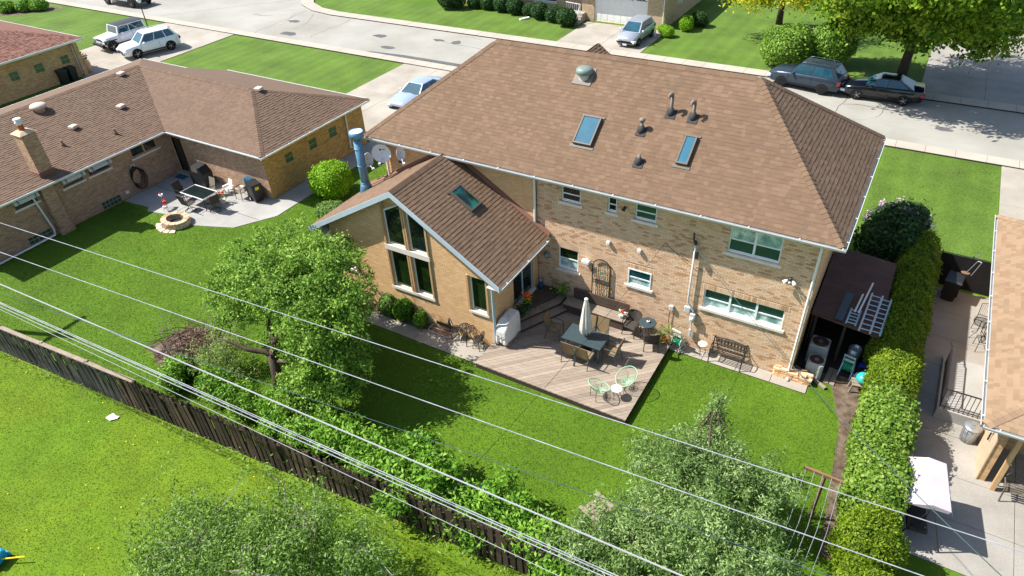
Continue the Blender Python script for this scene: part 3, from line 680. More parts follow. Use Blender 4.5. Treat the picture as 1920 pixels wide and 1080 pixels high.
for a,b,c,d in gh[2:]:
    window(H,ML,a,b,c,d,glass=('glass_green' if b>-15 else 'glass_screen',),style='fixed',sill='sill_stone' if a<-15 or b>-11 else None,fw=.05)
s=MB(ML); s.mm(-14.55,-.06,1.30,-12.48,.1,1.418); s.build('sill','sill_stone',gw); s=MB(ML); s.mm(-14.55,-.06,3.14,-12.48,.1,3.36); s.build('sill','sill_stone',gw)
for a,b,z0,z1 in ((-14.42,-13.6,4.82,5.22),(-13.36,-12.6,5.22,4.78)):
    w=MB(ML); w.mm(a,.10,3.37,b,.14,5.2); w_=w.build('window','tan_trim',gw)
    q=MB(ML)
    def ring(u0,u1,c,d,t): return [(u0+t,c+t),(u1-t,c+t),(u1-t,d[1]-t),(u0+t,d[0]-t)]
    o=ring(a,b,3.37,(z0,z1),0); i=ring(a,b,3.37,(z0,z1),.05)
    q.add([(u,.05,z) for u,z in o]+[(u,.05,z) for u,z in i]+[(u,.1,z) for u,z in o]+[(u,.1,z) for u,z in i],[(k,(k+1)%4,4+(k+1)%4,4+k) for k in range(4)]+[(4+k,4+(k+1)%4,12+(k+1)%4,12+k) for k in range(4)]+[(k,8+k,8+(k+1)%4,(k+1)%4) for k in range(4)])
    q.build('frame','window_white',w_); q=MB(ML); q.add([(u,.075,z) for u,z in i],[(0,1,2,3)]); q.build('pane','glass_dark',w_)
for a in (-14.52,-13.56,-13.46,-12.56):
    s=MB(ML); s.mm(a,-.05,1.42,a+.07,.02,3.13); s.build('trim_strip','tan_trim',gw)
    s=MB(ML); s.mm(a,-.05,3.362,a+.07,.02,min(5.12,ZR-.2-abs(a-XR)*sr)); s.build('trim_strip','tan_trim',gw)
for a,z in ((-17.24,1.5),(-16.33,1.5),(-10.94,1.52),(-10.13,1.52)):
    s=MB(ML); s.mm(a,-.05,z,a+.08,.02,3.1); s.build('trim_strip','tan_trim',gw)
YB=-.05
af=[((XR,YF,ZR),(XR,YB,ZR),(XW,YB,ZE),(XW,YF,ZE)),((XR,YB,ZR),(XR,YF,ZR),(XE,YF,ZE),(XE,YB,ZE))]
ad=slab_roof(H,af,'shingle_main','extension_roof',.07)
Lr=Vector((XE-XR,0,ZR-ZE)).length
MAd=shingle_field(ad,'shingle_main',(XE,YF,ZE),(XE,YB,ZE),Vector((XR-XE,0,ZR-ZE)),Lr+.1,[((XR,0,0),(-1,0,0))],expo=.15,h=(.013,.019))
MAl=shingle_field(ad,'shingle_main',(XW,YB,ZE),(XW,YF,ZE),Vector((XR-XW,0,ZR-ZE)),Lr+.4,[((XR,0,0),(1,0,0))],expo=.15)
caps(ad,'shingle_main',(XR,YF,ZR),(XR,-.66,ZR),nr,nl,w=.17)
for x1,x0 in ((XE,XR),(XW,XR)):
    f=MB(); d=Vector((x1-x0,0,ZE-ZR)); n=Vector((0,0,1))
    for ya,yb in ((YF-.03,YF-.002),):
        f.add([(x0,ya,ZR+.015),(x1,ya,ZE+.015),(x1,ya,ZE-.20),(x0,ya,ZR-.20),(x0,yb,ZR+.015),(x1,yb,ZE+.015),(x1,yb,ZE-.2),(x0,yb,ZR-.2)],MB.BF)
    f.build('barge_board','fascia_blue',ad)
    f=MB(); f.add([(x0,YF,ZR-.09),(x1,YF,ZE-.09),(x1,YW,ZE-.09),(x0,YW,ZR-.09)],[(0,1,2,3)]); f.build('gable_soffit','soffit',ad)
g=MB(); g.mm(-9.88,YF,3.05,XE,YB,3.08); g.mm(XE-.02,YF,3.08,XE,YB,3.16); g.mm(XW,YF,3.05,-17.42,YB,3.08); g.build('eave_soffit','soffit',ad)
gutter(ad,(XE,YF,ZE-.02),(XE,YB-.3,ZE-.02),out=(1,0,0)); downspout(ad,[(-9.5,YF+.15,3.1),(-9.84,YW-.05,2.9),(-9.84,YW-.05,.3)],'aluminium_blue',.05)
g=MB(); 
for t0,t1 in ((0,1),):
    g.add([(XR,YB-.14,ZR+.04),(XE,YB-.14,ZE+.04),(XE,YB+.0,ZE+.16),(XR,YB+.0,ZR+.16)],[(0,1,2,3)]); g.add([(XR,YB-.14,ZR+.04),(XW,YB-.14,ZE+.04),(XW,YB,ZE+.16),(XR,YB,ZR+.16)],[(0,1,2,3)])
fl=g.mesh('wall_flashing','shingle_red'); bisect(fl,[((0,0,5.62),(0,0,1))]); link('wall_flashing',fl,ad)
uu=lambda y:y-YF; vv=lambda x:(XE-x)/(XE-XR)*Lr
skylight(ad,MAd,uu(-1.92),vv(-11.59),.66,1.06,'glass_skylight','bronze')
# sliding door, chimney pipe
d=MB(MA); 
for p in ((-1.98,-1.92),(-1.28,-1.2),(-.54,-.48)): d.mm(p[0],.04,.85,p[1],.12,2.9)
d.mm(-1.92,.041,2.84,-.54,.119,2.9); d.mm(-1.92,.041,.85,-.54,.119,.9); dr=d.build('sliding_door','aluminium_blue',H)
for a,b in ((-1.92,-1.28),(-1.2,-.54)): q=MB(MA); q.mm(a,.07,.9,b,.08,2.84); q.build('pane','glass_dark',dr)
q=MB(MA); q.mm(-2.05,-.1,.78,-.42,.1,.848); q.build('door_sill','sill_stone',dr)
k=MB(); c=(-17.5,-.95,0); k.lathe([(.175,3.5),(.175,5.95)],c,20); cp=k.build('chimney_pipe','blue_grey_metal',H,True)
k=MB(); k.lathe([(.34,3.3),(.23,3.85),(.185,4.0)],c,20); k.build('base_cone','blue_grey_metal',cp,True)
for z in (3.98,4.75,5.5): k=MB(); k.lathe([(.195,z),(.195,z+.05)],c,20); k.build('seam_band','blue_grey_metal',cp,True)
k=MB(); k.lathe([(.29,6.0),(.29,6.26),(.265,6.26),(.25,6.22),(.02,6.25)],c,22); k.build('cap','blue_grey_metal',cp,True)
k=MB(); k.lathe([(.255,6.225),(.255,6.24),(.01,6.25)],c,22); k.build('cap_lid','white_metal',cp)
k=MB(); k.lathe([(.165,5.9),(.165,6.02)],c,16); k.build('cap_neck','dark_metal',cp)
# things fixed to the wall
def dish(name,label,c,rx,rz_,yaw,tilt,logo):
    t=thing(name,label,'satellite dish',c,yaw,'satellite dishes')
    k=MB(Matrix.Rotation(tilt,4,'X')); n=24; rings=[]
    for j in range(6):
        r=j/5
        for i in range(n): a=2*math.pi*i/n; k.V.append(tuple(k.M@Vector((r*rx*math.cos(a),-.10*r*r*1.0+.10,r*rz_*math.sin(a)))))
    k.F=[(j*n+i,(j+1)*n+i,(j+1)*n+(i+1)%n,j*n+(i+1)%n) for j in range(5) for i in range(n)]; k.T=[.5]*len(k.F); rf=k.build('reflector','dish_grey',t,True)
    k=MB(Matrix.Rotation(tilt,4,'X')); k.tube([(rx*math.cos(2*math.pi*i/20),0,rz_*math.sin(2*math.pi*i/20)) for i in range(20)],.012,5,True); k.build('rim','white_metal',t)
    k=MB(); k.tube([(0,.06,-rz_*.6),(.0,-.25,-rz_*.75),(.02,-.38,-.28)],.016,6); k.box((.02,-.42,-.24),(.09,.14,.08)); k.build('feed_arm','box_grey',t)
    k=MB(); k.tube([(0,.1,0),(0,.25,-.1),(0,.3,-.45),(0,.45,-.5)],.025,6); k.box((0,.44,-.5),(.16,.04,.16)); k.build('mount','dark_metal',t)
    if logo:
        k=MB(Matrix.Rotation(tilt,4,'X')); k.add([(-.06+.045*math.cos(i*.6283),.068,.14+.045*math.sin(i*.6283)) for i in range(10)],[tuple(range(10))]); k.add([(.02,.075,.125),(.17,.07,.125),(.17,.07,.155),(.02,.075,.155)],[(0,1,2,3)]); k.build('logo_mark','table_slate',rf)
    return t
dish('satellite_dish','larger grey satellite dish with a dark printed mark beside the chimney pipe',(-16.72,-.55,5.28),.40,.37,R(22),R(-8),True)
dish('satellite_dish','smaller oval satellite dish on the wall beneath the gutter',(-15.75,-.5,5.45),.17,.28,R(48),R(-6),False)
dish('satellite_dish','satellite dish half hidden behind the blue grey chimney pipe',(-17.62,-.42,4.75),.2,.3,R(60),R(-6),False)
t=thing('wall_trellis','black iron arched trellis hung with coloured beads on the brick wall','trellis',(-7.2,-.06,.95))
k=MB(); arc=[(-.36,0,0),(-.36,0,1.45)]+[(-.36*math.cos(a*math.pi/12),0,1.45+.38*math.sin(a*math.pi/12)) for a in range(1,12)]+[(.36,0,1.45),(.36,0,0)]
k.tube(arc,.02,6); k.tube([(-.36,0,.02),(.36,0,.02)],.015,6); k.tube([(-.36,0,.75),(.36,0,.75)],.015,6); k.tube([(-.36,0,.85),(.36,0,.85)],.015,6); k.build('frame','furniture_black',t)
for i in range(9):
    x=-.3+i*.075; ztop=1.45+.36*math.sqrt(max(0,1-(x/.36)**2))
    k=MB(); k.tube([(x,0,.03),(x,0,ztop)],.006,4); k.build('rod','furniture_black',t)
k=MB()
for i in range(9):
    x=-.3+i*.075
    for j in range(20): 
        z=.06+j*.082
        if z<1.5 and not .7<z<.9: k.box((x+random.uniform(-.012,.012),-.01,z),(.022,.02,.05),t=random.random())
mat('beads',rough=.5,var=.05,tint=[S(226,120,60),S(240,220,190),S(90,160,150),S(240,200,90),S(236,230,220)]); k.build('beads','beads',t)['kind']='stuff'
k=MB(); k.bev((0,0,0),(.14,.1,.14),.02); 
for i,(x,z) in enumerate(((-6.98,3.6),(-5.79,3.61))):
    t=thing('dryer_vent',('grey louvred wall vent above the iron trellis','grey louvred wall vent above the small lower window')[i],'vent',(x,-.05,z)); k.build('hood','box_grey',t)
    for j in range(3): q=MB(); q.box((0,-.055,-.04+j*.035),(.11,.02,.006),rx=.5); q.build('louvre','gutter_grey',t)
t=thing('mushroom_vent','round grey-green wall vent under the extension eave','vent',(-9.5,-.05,2.3)); k=MB(Matrix.Rotation(R(90),4,'X')); k.lathe([(.14,-.02),(.14,.04),(.08,.08),(.02,.09)],(0,0,0),14); k.build('hood','dome_green',t,True); k=MB(Matrix.Rotation(R(90),4,'X')); k.lathe([(.05,.09),(.04,.11)],(0,0,0),8); k.build('knob','gutter_grey',t)
t=thing('wall_lamp','white box lamp beside the arched trellis','lamp',(-7.82,-.12,2.55)); k=MB(); k.bev((0,0,0),(.3,.16,.12),.015); k.build('housing','white_paint',t); k=MB(); k.box((0,.08,.02),(.1,.08,.1)); k.build('bracket','box_grey',t)
t=thing('flood_light','twin-headed white security light on the wall by the corner','lamp',(-.72,-.08,4.06)); k=MB(); k.ball((0,-.02,.03),.07); k.build('base','dark_metal',t,True)
for s_ in (-1,1): k=MB(Matrix.Translation((s_*.1,-.06,-.02))@Matrix.Rotation(s_*R(50),4,'Z')@Matrix.Rotation(R(120),4,'X')); k.lathe([(.02,-.04),(.05,.02),(.075,.12),(.07,.12),(.02,.05)],(0,0,0),12); k.build('lamp_head','white_paint',t,True)
k=MB(); k.ball((0,-.1,-.05),.035); k.build('sensor','white_paint',t,True)
t=thing('flood_light','small dark outdoor light between the upper windows','lamp',(-6.43,-.06,5.2)); k=MB(); k.ball((0,-.02,0),.06); k.build('base','dark_metal',t,True); k=MB(Matrix.Rotation(R(100),4,'X')); k.lathe([(.03,0),(.07,.16),(.03,.14)],(0,0,-.03),12); k.build('lamp_head','dark_metal',t,True)
t=thing('service_mast','grey electric service mast with meter box on the brick wall','electric meter',(-3.7,-.1,.4))
k=MB(); k.tube([(-.15,0,4.15),(-.14,0,1.8),(-.12,0,1.6),(.1,0,1.35),(.1,0,1.25)],.035,8); k.build('conduit','gutter_grey',t,True)
k=MB(); k.bev((.1,0,1.05),(.2,.14,.36),.02); mm_=k.build('meter_box','box_grey',t); k=MB(Matrix.Rotation(R(90),4,'X')); k.lathe([(.07,.06),(.07,.12),(.04,.13)],(.1,1.02,0),14); k.build('meter_dial','lamp_clear',mm_,True)
k=MB(); k.tube([(.1,0,.9),(.09,0,.35)],.025,6); k.bev((.09,0,.32),(.09,.1,.34),.01); k.build('lower_conduit','box_grey',t)
k=MB(); k.tube([(-.15,0,4.1),(-.14,-.05,4.22),(-.2,-.08,4.25)],.05,8); k.bev((-.05,-.06,3.75),(.1,.1,.3),.02); k.tube([(-.22,0,4.25),(-.24,0,4.5)],.03,6); k.build('weather_head','dark_metal',t)
k=MB(); k.bev((-.12,0,1.35),(.22,.1,.22),.02); k.build('junction_box','box_grey',t)
t=thing('utility_box','small grey cable box on the brick wall beside the service mast','utility box',(-4.41,-.05,1.55)); k=MB(); k.bev((0,0,0),(.16,.09,.2),.02); k.build('case','box_grey',t); k=MB(); k.tube([(-.03,0,-.1),(-.05,0,-.6),(.03,0,-1.2)],.012,5); k.build('cable','hose_black',t)
# ================================================================ deck
DK=thing('timber_deck','weathered timber deck laid diagonally behind the house','deck',(-7,-2.4,0),world=True)
X0,X1,Y0,Y1,ZD=-9.98,-4.17,-4.69,-.03,.25
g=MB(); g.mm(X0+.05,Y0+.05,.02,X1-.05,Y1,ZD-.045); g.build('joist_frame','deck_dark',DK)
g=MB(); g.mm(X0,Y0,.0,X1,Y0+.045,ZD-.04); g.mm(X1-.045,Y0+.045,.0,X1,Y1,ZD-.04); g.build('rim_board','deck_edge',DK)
q=math.sqrt(.5); bw=.142; cx,cy=(X0+X1)/2,(Y0+Y1)/2
for i in range(-27,28):
    off=i*bw; k=MB(Matrix.Translation((cx-off*q,cy+off*q,ZD))@Matrix.Rotation(R(45)+random.uniform(-.001,.001),4,'Z'))
    t=random.random()
    jx=random.uniform(-1.5,1.5)
    for a,b in ((-6,jx-.002),(jx+.002,6)):
        k.M=Matrix.Translation((cx-off*q,cy+off*q,ZD-random.uniform(0,.003)))@Matrix.Rotation(R(45),4,'Z'); k.mm(a,-bw/2+.003,-.038,b,bw/2-.003,0,t=min(1,max(0,t+random.uniform(-.2,.2))))
    me=k.mesh('deck_board','deck_wood'); bisect(me,[((X0-.02,0,0),(-1,0,0)),((X1+.02,0,0),(1,0,0)),((0,Y0-.02,0),(0,-1,0)),((0,Y1,0),(0,1,0))])
    if len(me.polygons): link('deck_board',me,DK)
    else: bpy.data.meshes.remove(me)
st=thing('deck_steps','dark timber steps up to the sliding door','steps',(-9.4,-1,ZD),world=True)
def stepped(poly,z0,z1,nm):
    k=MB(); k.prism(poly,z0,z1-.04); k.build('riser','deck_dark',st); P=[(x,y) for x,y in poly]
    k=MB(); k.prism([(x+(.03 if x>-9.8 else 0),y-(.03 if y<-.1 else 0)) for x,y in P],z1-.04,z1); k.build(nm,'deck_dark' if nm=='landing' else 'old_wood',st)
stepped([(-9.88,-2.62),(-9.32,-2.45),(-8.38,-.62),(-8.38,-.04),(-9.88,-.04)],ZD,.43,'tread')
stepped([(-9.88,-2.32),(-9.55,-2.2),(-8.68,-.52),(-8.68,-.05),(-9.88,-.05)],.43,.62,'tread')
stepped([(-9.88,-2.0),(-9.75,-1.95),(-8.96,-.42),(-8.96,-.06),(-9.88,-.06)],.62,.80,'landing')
bn=thing('built_in_bench','long built-in timber bench with plank back against the brick wall','bench',(-7.2,-.4,ZD),world=True)
for j in range(3): k=MB(); k.mm(-8.5,-.66+j*.17,.66,-5.96,-.5+j*.17,.70); k.build('seat_plank','old_wood' ,bn)
for j in range(3): k=MB(); k.mm(-8.28,-.16,.74+j*.15,-5.96,-.12,.87+j*.15); k.build('back_plank','deck_dark',bn)
for j in range(2): k=MB(); k.mm(-8.5,-.62,ZD+.04+j*.19,-5.98,-.58,ZD+.21+j*.19); k.build('front_plank','deck_dark',bn)
for x in (-8.4,-7.2,-6.0): k=MB(); k.mm(x,-.56,ZD,x+.09,-.08,.655); k.build('support','deck_dark',bn)
# ================================================================ furniture on the deck
def sling_chair(label,loc,rz,group=None,fab='sling_tan',fr='table_slate',name='patio_chair',swivel=False):
    t=thing(name,label,'chair',loc,rz,group)        # faces +y
    k=MB(); k.box((0,.02,.42),(.46,.46,.02),rx=.06); k.build('seat',fab,t)
    k=MB(); k.box((0,-.28,.72),(.46,.02,.58),rx=.24); k.build('backrest',fab,t)
    for s_ in (-1,1):
        x=s_*.25; k=MB(); k.tube([(x,-.36,.99),(x,-.21,.42),(x,.24,.43)],.016,6); k.build('side_rail',fr,t)
        k=MB(); k.tube([(x,-.27,.62),(x,-.1,.66),(x,.2,.64),(x,.26,.55)],.018,6); k.build('armrest',fr,t)
        if not swivel:
            k=MB(); k.tube([(x,.25,.56),(x,.27,.0)],.016,6); k.build('leg',fr,t); k=MB(); k.tube([(x,-.2,.5),(x,-.32,.0)],.016,6); k.build('leg',fr,t)
    if swivel:
        k=MB(); k.tube([(.27*math.cos(a*math.pi/8),.27*math.sin(a*math.pi/8),.015) for a in range(16)],.014,5,True); k.build('ring_base',fr,t)
        k=MB()
        for a in (0,1,2,3): k.tube([(0,0,.3),(.15*math.cos(a*1.57),.15*math.sin(a*1.57),.12),(.27*math.cos(a*1.57),.27*math.sin(a*1.57),.02)],.012,5)
        k.tube([(0,0,.28),(0,0,.42)],.03,8); k.build('swivel_legs',fr,t)
    return t
T=thing('dining_table','long slate-grey slatted patio dining table with closed umbrella through it','table',(-6.76,-2.31,ZD))
n=26
for i in range(n): k=MB(); k.mm(-.75+i*1.5/n+.004,-.41,.70,-.75+(i+1)*1.5/n-.006,.41,.725); k.build('slat','table_slate',T)
k=MB(); k.mm(-.76,-.44,.685,.76,-.41,.73); k.mm(-.76,.41,.685,.76,.44,.73); k.mm(-.78,-.44,.685,-.76,.44,.73); k.mm(.76,-.44,.685,.78,.44,.73); k.build('apron','table_slate',T)
for x in (-.7,.7):
    for y in (-.37,.37): k=MB(); k.box((x,y,.35),(.05,.05,.69)); k.build('leg','table_slate',T)
U=thing('patio_umbrella','closed cream canvas patio umbrella standing in the slate dining table','umbrella',(-6.76,-2.3,ZD))
k=MB(); k.tube([(0,0,0),(0,0,2.42)],.02,8); k.build('pole','dark_metal',U)
k=MB(); n=32; prof=[(.90,.15),(1.0,.19),(1.25,.185),(1.6,.15),(2.0,.11),(2.25,.075),(2.4,.03)]
for z,r in prof:
    for i in range(n): a=2*math.pi*i/n; rr=r*(1+.22*math.cos(8*a+z)+.05*math.sin(3*a)); k.V.append((rr*math.cos(a),rr*math.sin(a),z-(.05*math.cos(8*a) if z<1 else 0)))
k.F=[(j*n+i,j*n+(i+1)%n,(j+1)*n+(i+1)%n,(j+1)*n+i) for j in range(len(prof)-1) for i in range(n)]; k.T=[.5]*len(k.F); k.build('canopy','canvas',U,True)
k=MB(); k.lathe([(.06,2.36),(.07,2.42),(.02,2.46)],(0,0,0),12); k.build('finial','white_paint',U); k=MB(); k.lathe([(.18,1.32),(.18,1.36)],(0,0,0),16,cap=False); k.build('tie_strap','canvas',U)
k=MB(); k.lathe([(.25,0),(.25,.06),(.05,.1),(.03,.25)],(0,0,0),16); k.build('base','dark_metal',U)
for i,(x,y,r,lb) in enumerate([(-7.02,-2.90,0,'tan sling chair at the slate table, lawn side, next to the covered grill end'),(-6.47,-2.90,R(-3),'tan sling chair at the slate table, lawn side, next to the mint chairs'),(-6.46,-1.72,R(180),'tan sling chair at the slate table, house side, facing the lawn'),(-6.98,-1.74,R(177),'tan sling chair behind the closed umbrella, facing the lawn'),
    (-5.72,-2.28,R(90),'tan sling chair at the table end turned towards the hose reel'),(-8.12,-2.08,R(-82),'tan sling chair at the table end in the shade by the steps')]):
    sling_chair(lb,(x,y,ZD),r,'sling chairs around the dining table')
def wicker_chair(label,loc,rz):
    t=thing('wicker_chair',label,'chair',loc,rz,'dark wicker armchairs')
    k=MB(); k.bev((0,0,.40),(.5,.5,.05),.02); k.build('seat','wicker',t)
    k=MB(); pts=[(-.25,-.22,.4),(-.26,-.30,.6),(-.24,-.34,.82)]
    vs=[];n=9
    for j,(dy,z) in enumerate(((-.22,.4),(-.27,.6),(-.33,.8),(-.34,.86))):
        for i in range(n): a=-1+2*i/(n-1); vs.append((.27*a*(1 if j<3 else .85),dy+.10*a*a,z))
    k.add(vs,[(j*n+i,j*n+i+1,(j+1)*n+i+1,(j+1)*n+i) for j in range(3) for i in range(n-1)]); k.add([(x,y-.03,z) for x,y,z in vs],[(j*n+i,(j+1)*n+i,(j+1)*n+i+1,j*n+i+1) for j in range(3) for i in range(n-1)]); k.build('backrest','wicker',t)
    for s_ in (-1,1):
        k=MB(); k.tube([(s_*.26,-.25,.66),(s_*.28,0,.64),(s_*.27,.24,.62),(s_*.26,.26,.4)],.022,6); k.build('armrest','wicker',t)
        for y in (-.24,.24): k=MB(); k.tube([(s_*.24,y,.4),(s_*.26,y*1.1,0)],.018,6); k.build('leg','wicker',t)
    return t
wicker_chair('dark wicker armchair at the end of the built-in bench',(-5.66,-.58,ZD),R(172))
wicker_chair('dark wicker armchair facing the small round slate table',(-4.72,-1.02,ZD),R(20))
t=thing('round_table','small round slatted slate-grey table between the wicker chairs','table',(-5.06,-.56,ZD))
k=MB(); k.lathe([(.30,.69),(.31,.70),(.31,.72),(.30,.725)],(0,0,0),26); k.build('tabletop','table_slate',t)
for i in range(9): 
    y=-.26+i*.065; w=math.sqrt(max(.01,.295**2-y*y)); k=MB(); k.mm(-w,y-.026,.726,w,y+.026,.736); k.build('slat','table_slate',t)
for a in range(4): k=MB(); k.tube([(.05*math.cos(a*1.57+.7),.05*math.sin(a*1.57+.7),.68),(.25*math.cos(a*1.57+.7),.25*math.sin(a*1.57+.7),0)],.014,6); k.build('leg','table_slate',t)
def potplant(name,label,loc,h,leafm,flower=None,pr=.1,ph=.16,pm='pot_white',nl=60,l=.14,w=.05,spread=.8):
    t=thing(name,label,'potted plant',loc); k=MB(); k.lathe([(pr*.72,0),(pr,ph*.9),(pr*1.08,ph*.9),(pr*1.08,ph),(pr*.9,ph),(pr*.88,ph*.9)],(0,0,0),14); k.build('pot',pm,t)
    P=rng.normal(size=(nl,3))*np.array([h*.33*spread,h*.33*spread,h*.22])+np.array([0,0,ph+h*.5]); P[:,2]=np.maximum(P[:,2],ph)
    link('foliage',leaves('foliage',leafm,P,rng.normal(size=(nl,3))+np.array([0,0,1]),l,w,rng.random(nl)),t)
    if flower:
        k=MB()
        for i in range(flower[1]): k.ball((random.gauss(0,h*.22),random.gauss(0,h*.22),ph+h*random.uniform(.55,1.05)),random.uniform(.03,.05)*flower[2],6,4)
        k.build('blooms',flower[0],t,True)['kind']='stuff'
    return t
potplant('potted_plant','tiny white pot on the small round slate table',(-5.06,-.56,ZD+.736),.08,'leaf_brown',pr=.06,ph=.07,nl=14,l=.06,w=.02)
potplant('flower_arrangement','white and red flower arrangement on the built-in bench',(-6.16,-.42,.70),.22,'leaf_bush',('flower_red',4,1.),.1,.12,nl=40,l=.08,w=.04)
k=MB(); 
for i in range(9): k.ball((random.gauss(0,.08),random.gauss(0,.06),.22+random.uniform(0,.1)),.04,6,4)
k.build('blooms','pot_white',bpy.data.objects['flower_arrangement'],True)['kind']='stuff'
potplant('potted_plant','spiky yellow-green potted plant between the wicker chair and hose reel',(-4.42,-.5,ZD),.55,'leaf_weed',None,.16,.24,'terracotta',90,.4,.035,1.0)
potplant('potted_plant','green leafy potted plant in the deck corner by the bench',(-8.72,-.3,.80),.38,'leaf_bush',None,.14,.1,'table_slate',170,.1,.06,1.2)
PF=potplant('potted_plant','orange and red flowers in a pot by the sliding door',(-9.5,-1.75,.80),.5,'leaf_bush',('flower_orange',14,1.4),.13,.22,'mat_blue',110,.12,.06)
k=MB(); 
for i in range(8): k.ball((random.gauss(.1,.08),random.gauss(0,.08),.55+random.uniform(0,.15)),.05,6,4)
k.build('blooms','flower_red',PF,True)['kind']='stuff'
potplant('potted_plant','trailing green plant on the steps behind the covered grill',(-9.55,-2.05,.62),.5,'leaf_dark',None,.12,.2,'table_slate',140,.12,.06)
t=thing('garden_figure','small blue figure on the landing beside the sliding door','ornament',(-9.66,-.3,.80)); k=MB(); k.lathe([(.09,0),(.08,.2),(.05,.32),(.06,.36),(.03,.44)],(0,0,0),10); k.build('body','mat_blue',t,True); k=MB(); k.ball((0,-.02,.4),.05); k.build('head','aluminium_blue',t,True)
# mint bowl chairs
def bowl_chair(label,loc,rz):
    t=thing('bowl_chair',label,'chair',loc,rz,'mint string chairs')
    n=28; rim=[];low=[]
    def pt(a,r): x=.36*r*math.cos(a); y=.36*r*math.sin(a); return (x,y,.34+.40*(1-(y+.36*1)/.72)*r*r*1.0*.95+.09*r*r-.06)
    k=MB(); k.tube([pt(2*math.pi*i/n,1) for i in range(n)],.014,6,True); k.build('rim','mint',t,True)
    k=MB(); k.tube([pt(2*math.pi*i/16,.38) for i in range(16)],.010,5,True); k.build('seat_ring','mint',t,True)
    k=MB()
    for i in range(56): a=2*math.pi*i/56; k.tube([pt(a,.05),pt(a,.4),pt(a,.7),pt(a,1)],.0035,3)
    k.build('strings','mint',t)['kind']='stuff'
    for a in (R(50),R(130),R(230),R(310)):
        p=pt(a,.75); k=MB(); k.tube([p,(p[0]*1.05,p[1]*1.05,0)],.010,5); k.build('leg','furniture_black',t)
    return t
bowl_chair('mint green string bowl chair nearest the deck edge, seen from behind',(-5.36,-4.15,ZD),R(-35)); bowl_chair('mint green string bowl chair facing the small white side table by the dark table chairs',(-4.72,-3.35,ZD),R(150))
def small_table(label,loc,r,h,top,legm,name='side_table'):
    t=thing(name,label,'table',loc); k=MB(); k.lathe([(r*.95,h-.03),(r,h-.02),(r,h),(r*.96,h+.004),(.01,h+.005)],(0,0,0),22); k.build('tabletop',top,t)
    for a in range(3): k=MB(); an=a*2.094+.4; k.tube([(r*.7*math.cos(an),r*.7*math.sin(an),h-.02),(r*.85*math.cos(an),r*.85*math.sin(an),0)],.009,5); k.build('leg',legm,t)
    k=MB(); k.tube([(r*.6*math.cos(i*.524),r*.6*math.sin(i*.524),h*.45) for i in range(12)],.006,4,True); k.build('brace_ring',legm,t); return t
small_table('small white side table between the mint chairs',(-4.83,-3.9,ZD),.19,.42,'pot_white','furniture_black')
small_table('small mosaic-topped side table on the path next to the iron bench',(-3.05,-.27,.04),.17,.5,'mosaic','furniture_black')
# covered grill
t=thing('covered_grill','barbecue under a pale fitted cover at the extension corner','grill',(-9.6,-3.0,ZD))
k=MB(); n=40
prof=[(.20,.285,.55,0),(.24,.29,.555,0),(.55,.275,.55,0),(.72,.27,.545,0),(.80,.265,.54,0),(.98,.25,.53,0),(1.06,.22,.50,.02),(1.10,.17,.46,.04),(1.105,.02,.03,.05)]
for z,a,b,dx in prof:
    for i in range(n):
        th=2*math.pi*i/n; c,s_=math.cos(th),math.sin(th); r=1/((abs(c)**9+abs(s_)**9)**(1/9)); wv=1+((.035*math.sin(i*1.9)+.03*math.sin(i*.8+1))*max(0,(.8-z)/.6))
        yy=b*r*s_; drop=max(0.,(-yy-.22))*.9 if z>.7 else 0                       # lower shelf end towards the path
        k.V.append((a*r*c*wv+dx,yy*wv,z-drop+(.05*math.sin(i*.9)+.03*math.sin(i*2.3) if z<.22 else 0)))
k.F=[(j*n+i,j*n+(i+1)%n,(j+1)*n+(i+1)%n,(j+1)*n+i) for j in range(len(prof)-1) for i in range(n)]; k.T=[.5]*len(k.F); k.build('cover','canvas_cover',t)
k=MB(); k.mm(-.25,-.42,0,.25,.42,.3); k.build('cart','old_wood',t); k=MB(); k.tube([(-.2,-.585,.55),(0,-.60,.54),(.2,-.585,.55)],.012,4); k.build('buckle_strap','table_slate',t)
# bistro set, window well
t=thing('bistro_table','round scrolled iron bistro table on the garden path','table',(-11.0,-3.72,.04))
k=MB(); k.tube([(.30*math.cos(i*.2618),.30*math.sin(i*.2618),.70) for i in range(24)],.018,6,True); k.build('rim','iron_scroll',t)
k=MB()
for a in range(12):
    an=a*.5236; k.tube([(.05*math.cos(an),.05*math.sin(an),.70),(.16*math.cos(an+.35),.16*math.sin(an+.35),.70),(.29*math.cos(an),.29*math.sin(an),.70)],.014,4)
    k.tube([(.21*math.cos(an)+.05*math.cos(b*.785),.21*math.sin(an)+.05*math.sin(b*.785),.70) for b in range(8)],.009,4,True)
k.lathe([(.07,.69),(.07,.71)],(0,0,0),12); k.build('scrollwork','iron_scroll',t)
for a in range(4): an=a*1.571+.5; k=MB(); k.tube([(.2*math.cos(an),.2*math.sin(an),.69),(.12*math.cos(an),.12*math.sin(an),.4),(.26*math.cos(an),.26*math.sin(an),0)],.018,6); k.build('leg','iron_scroll',t)
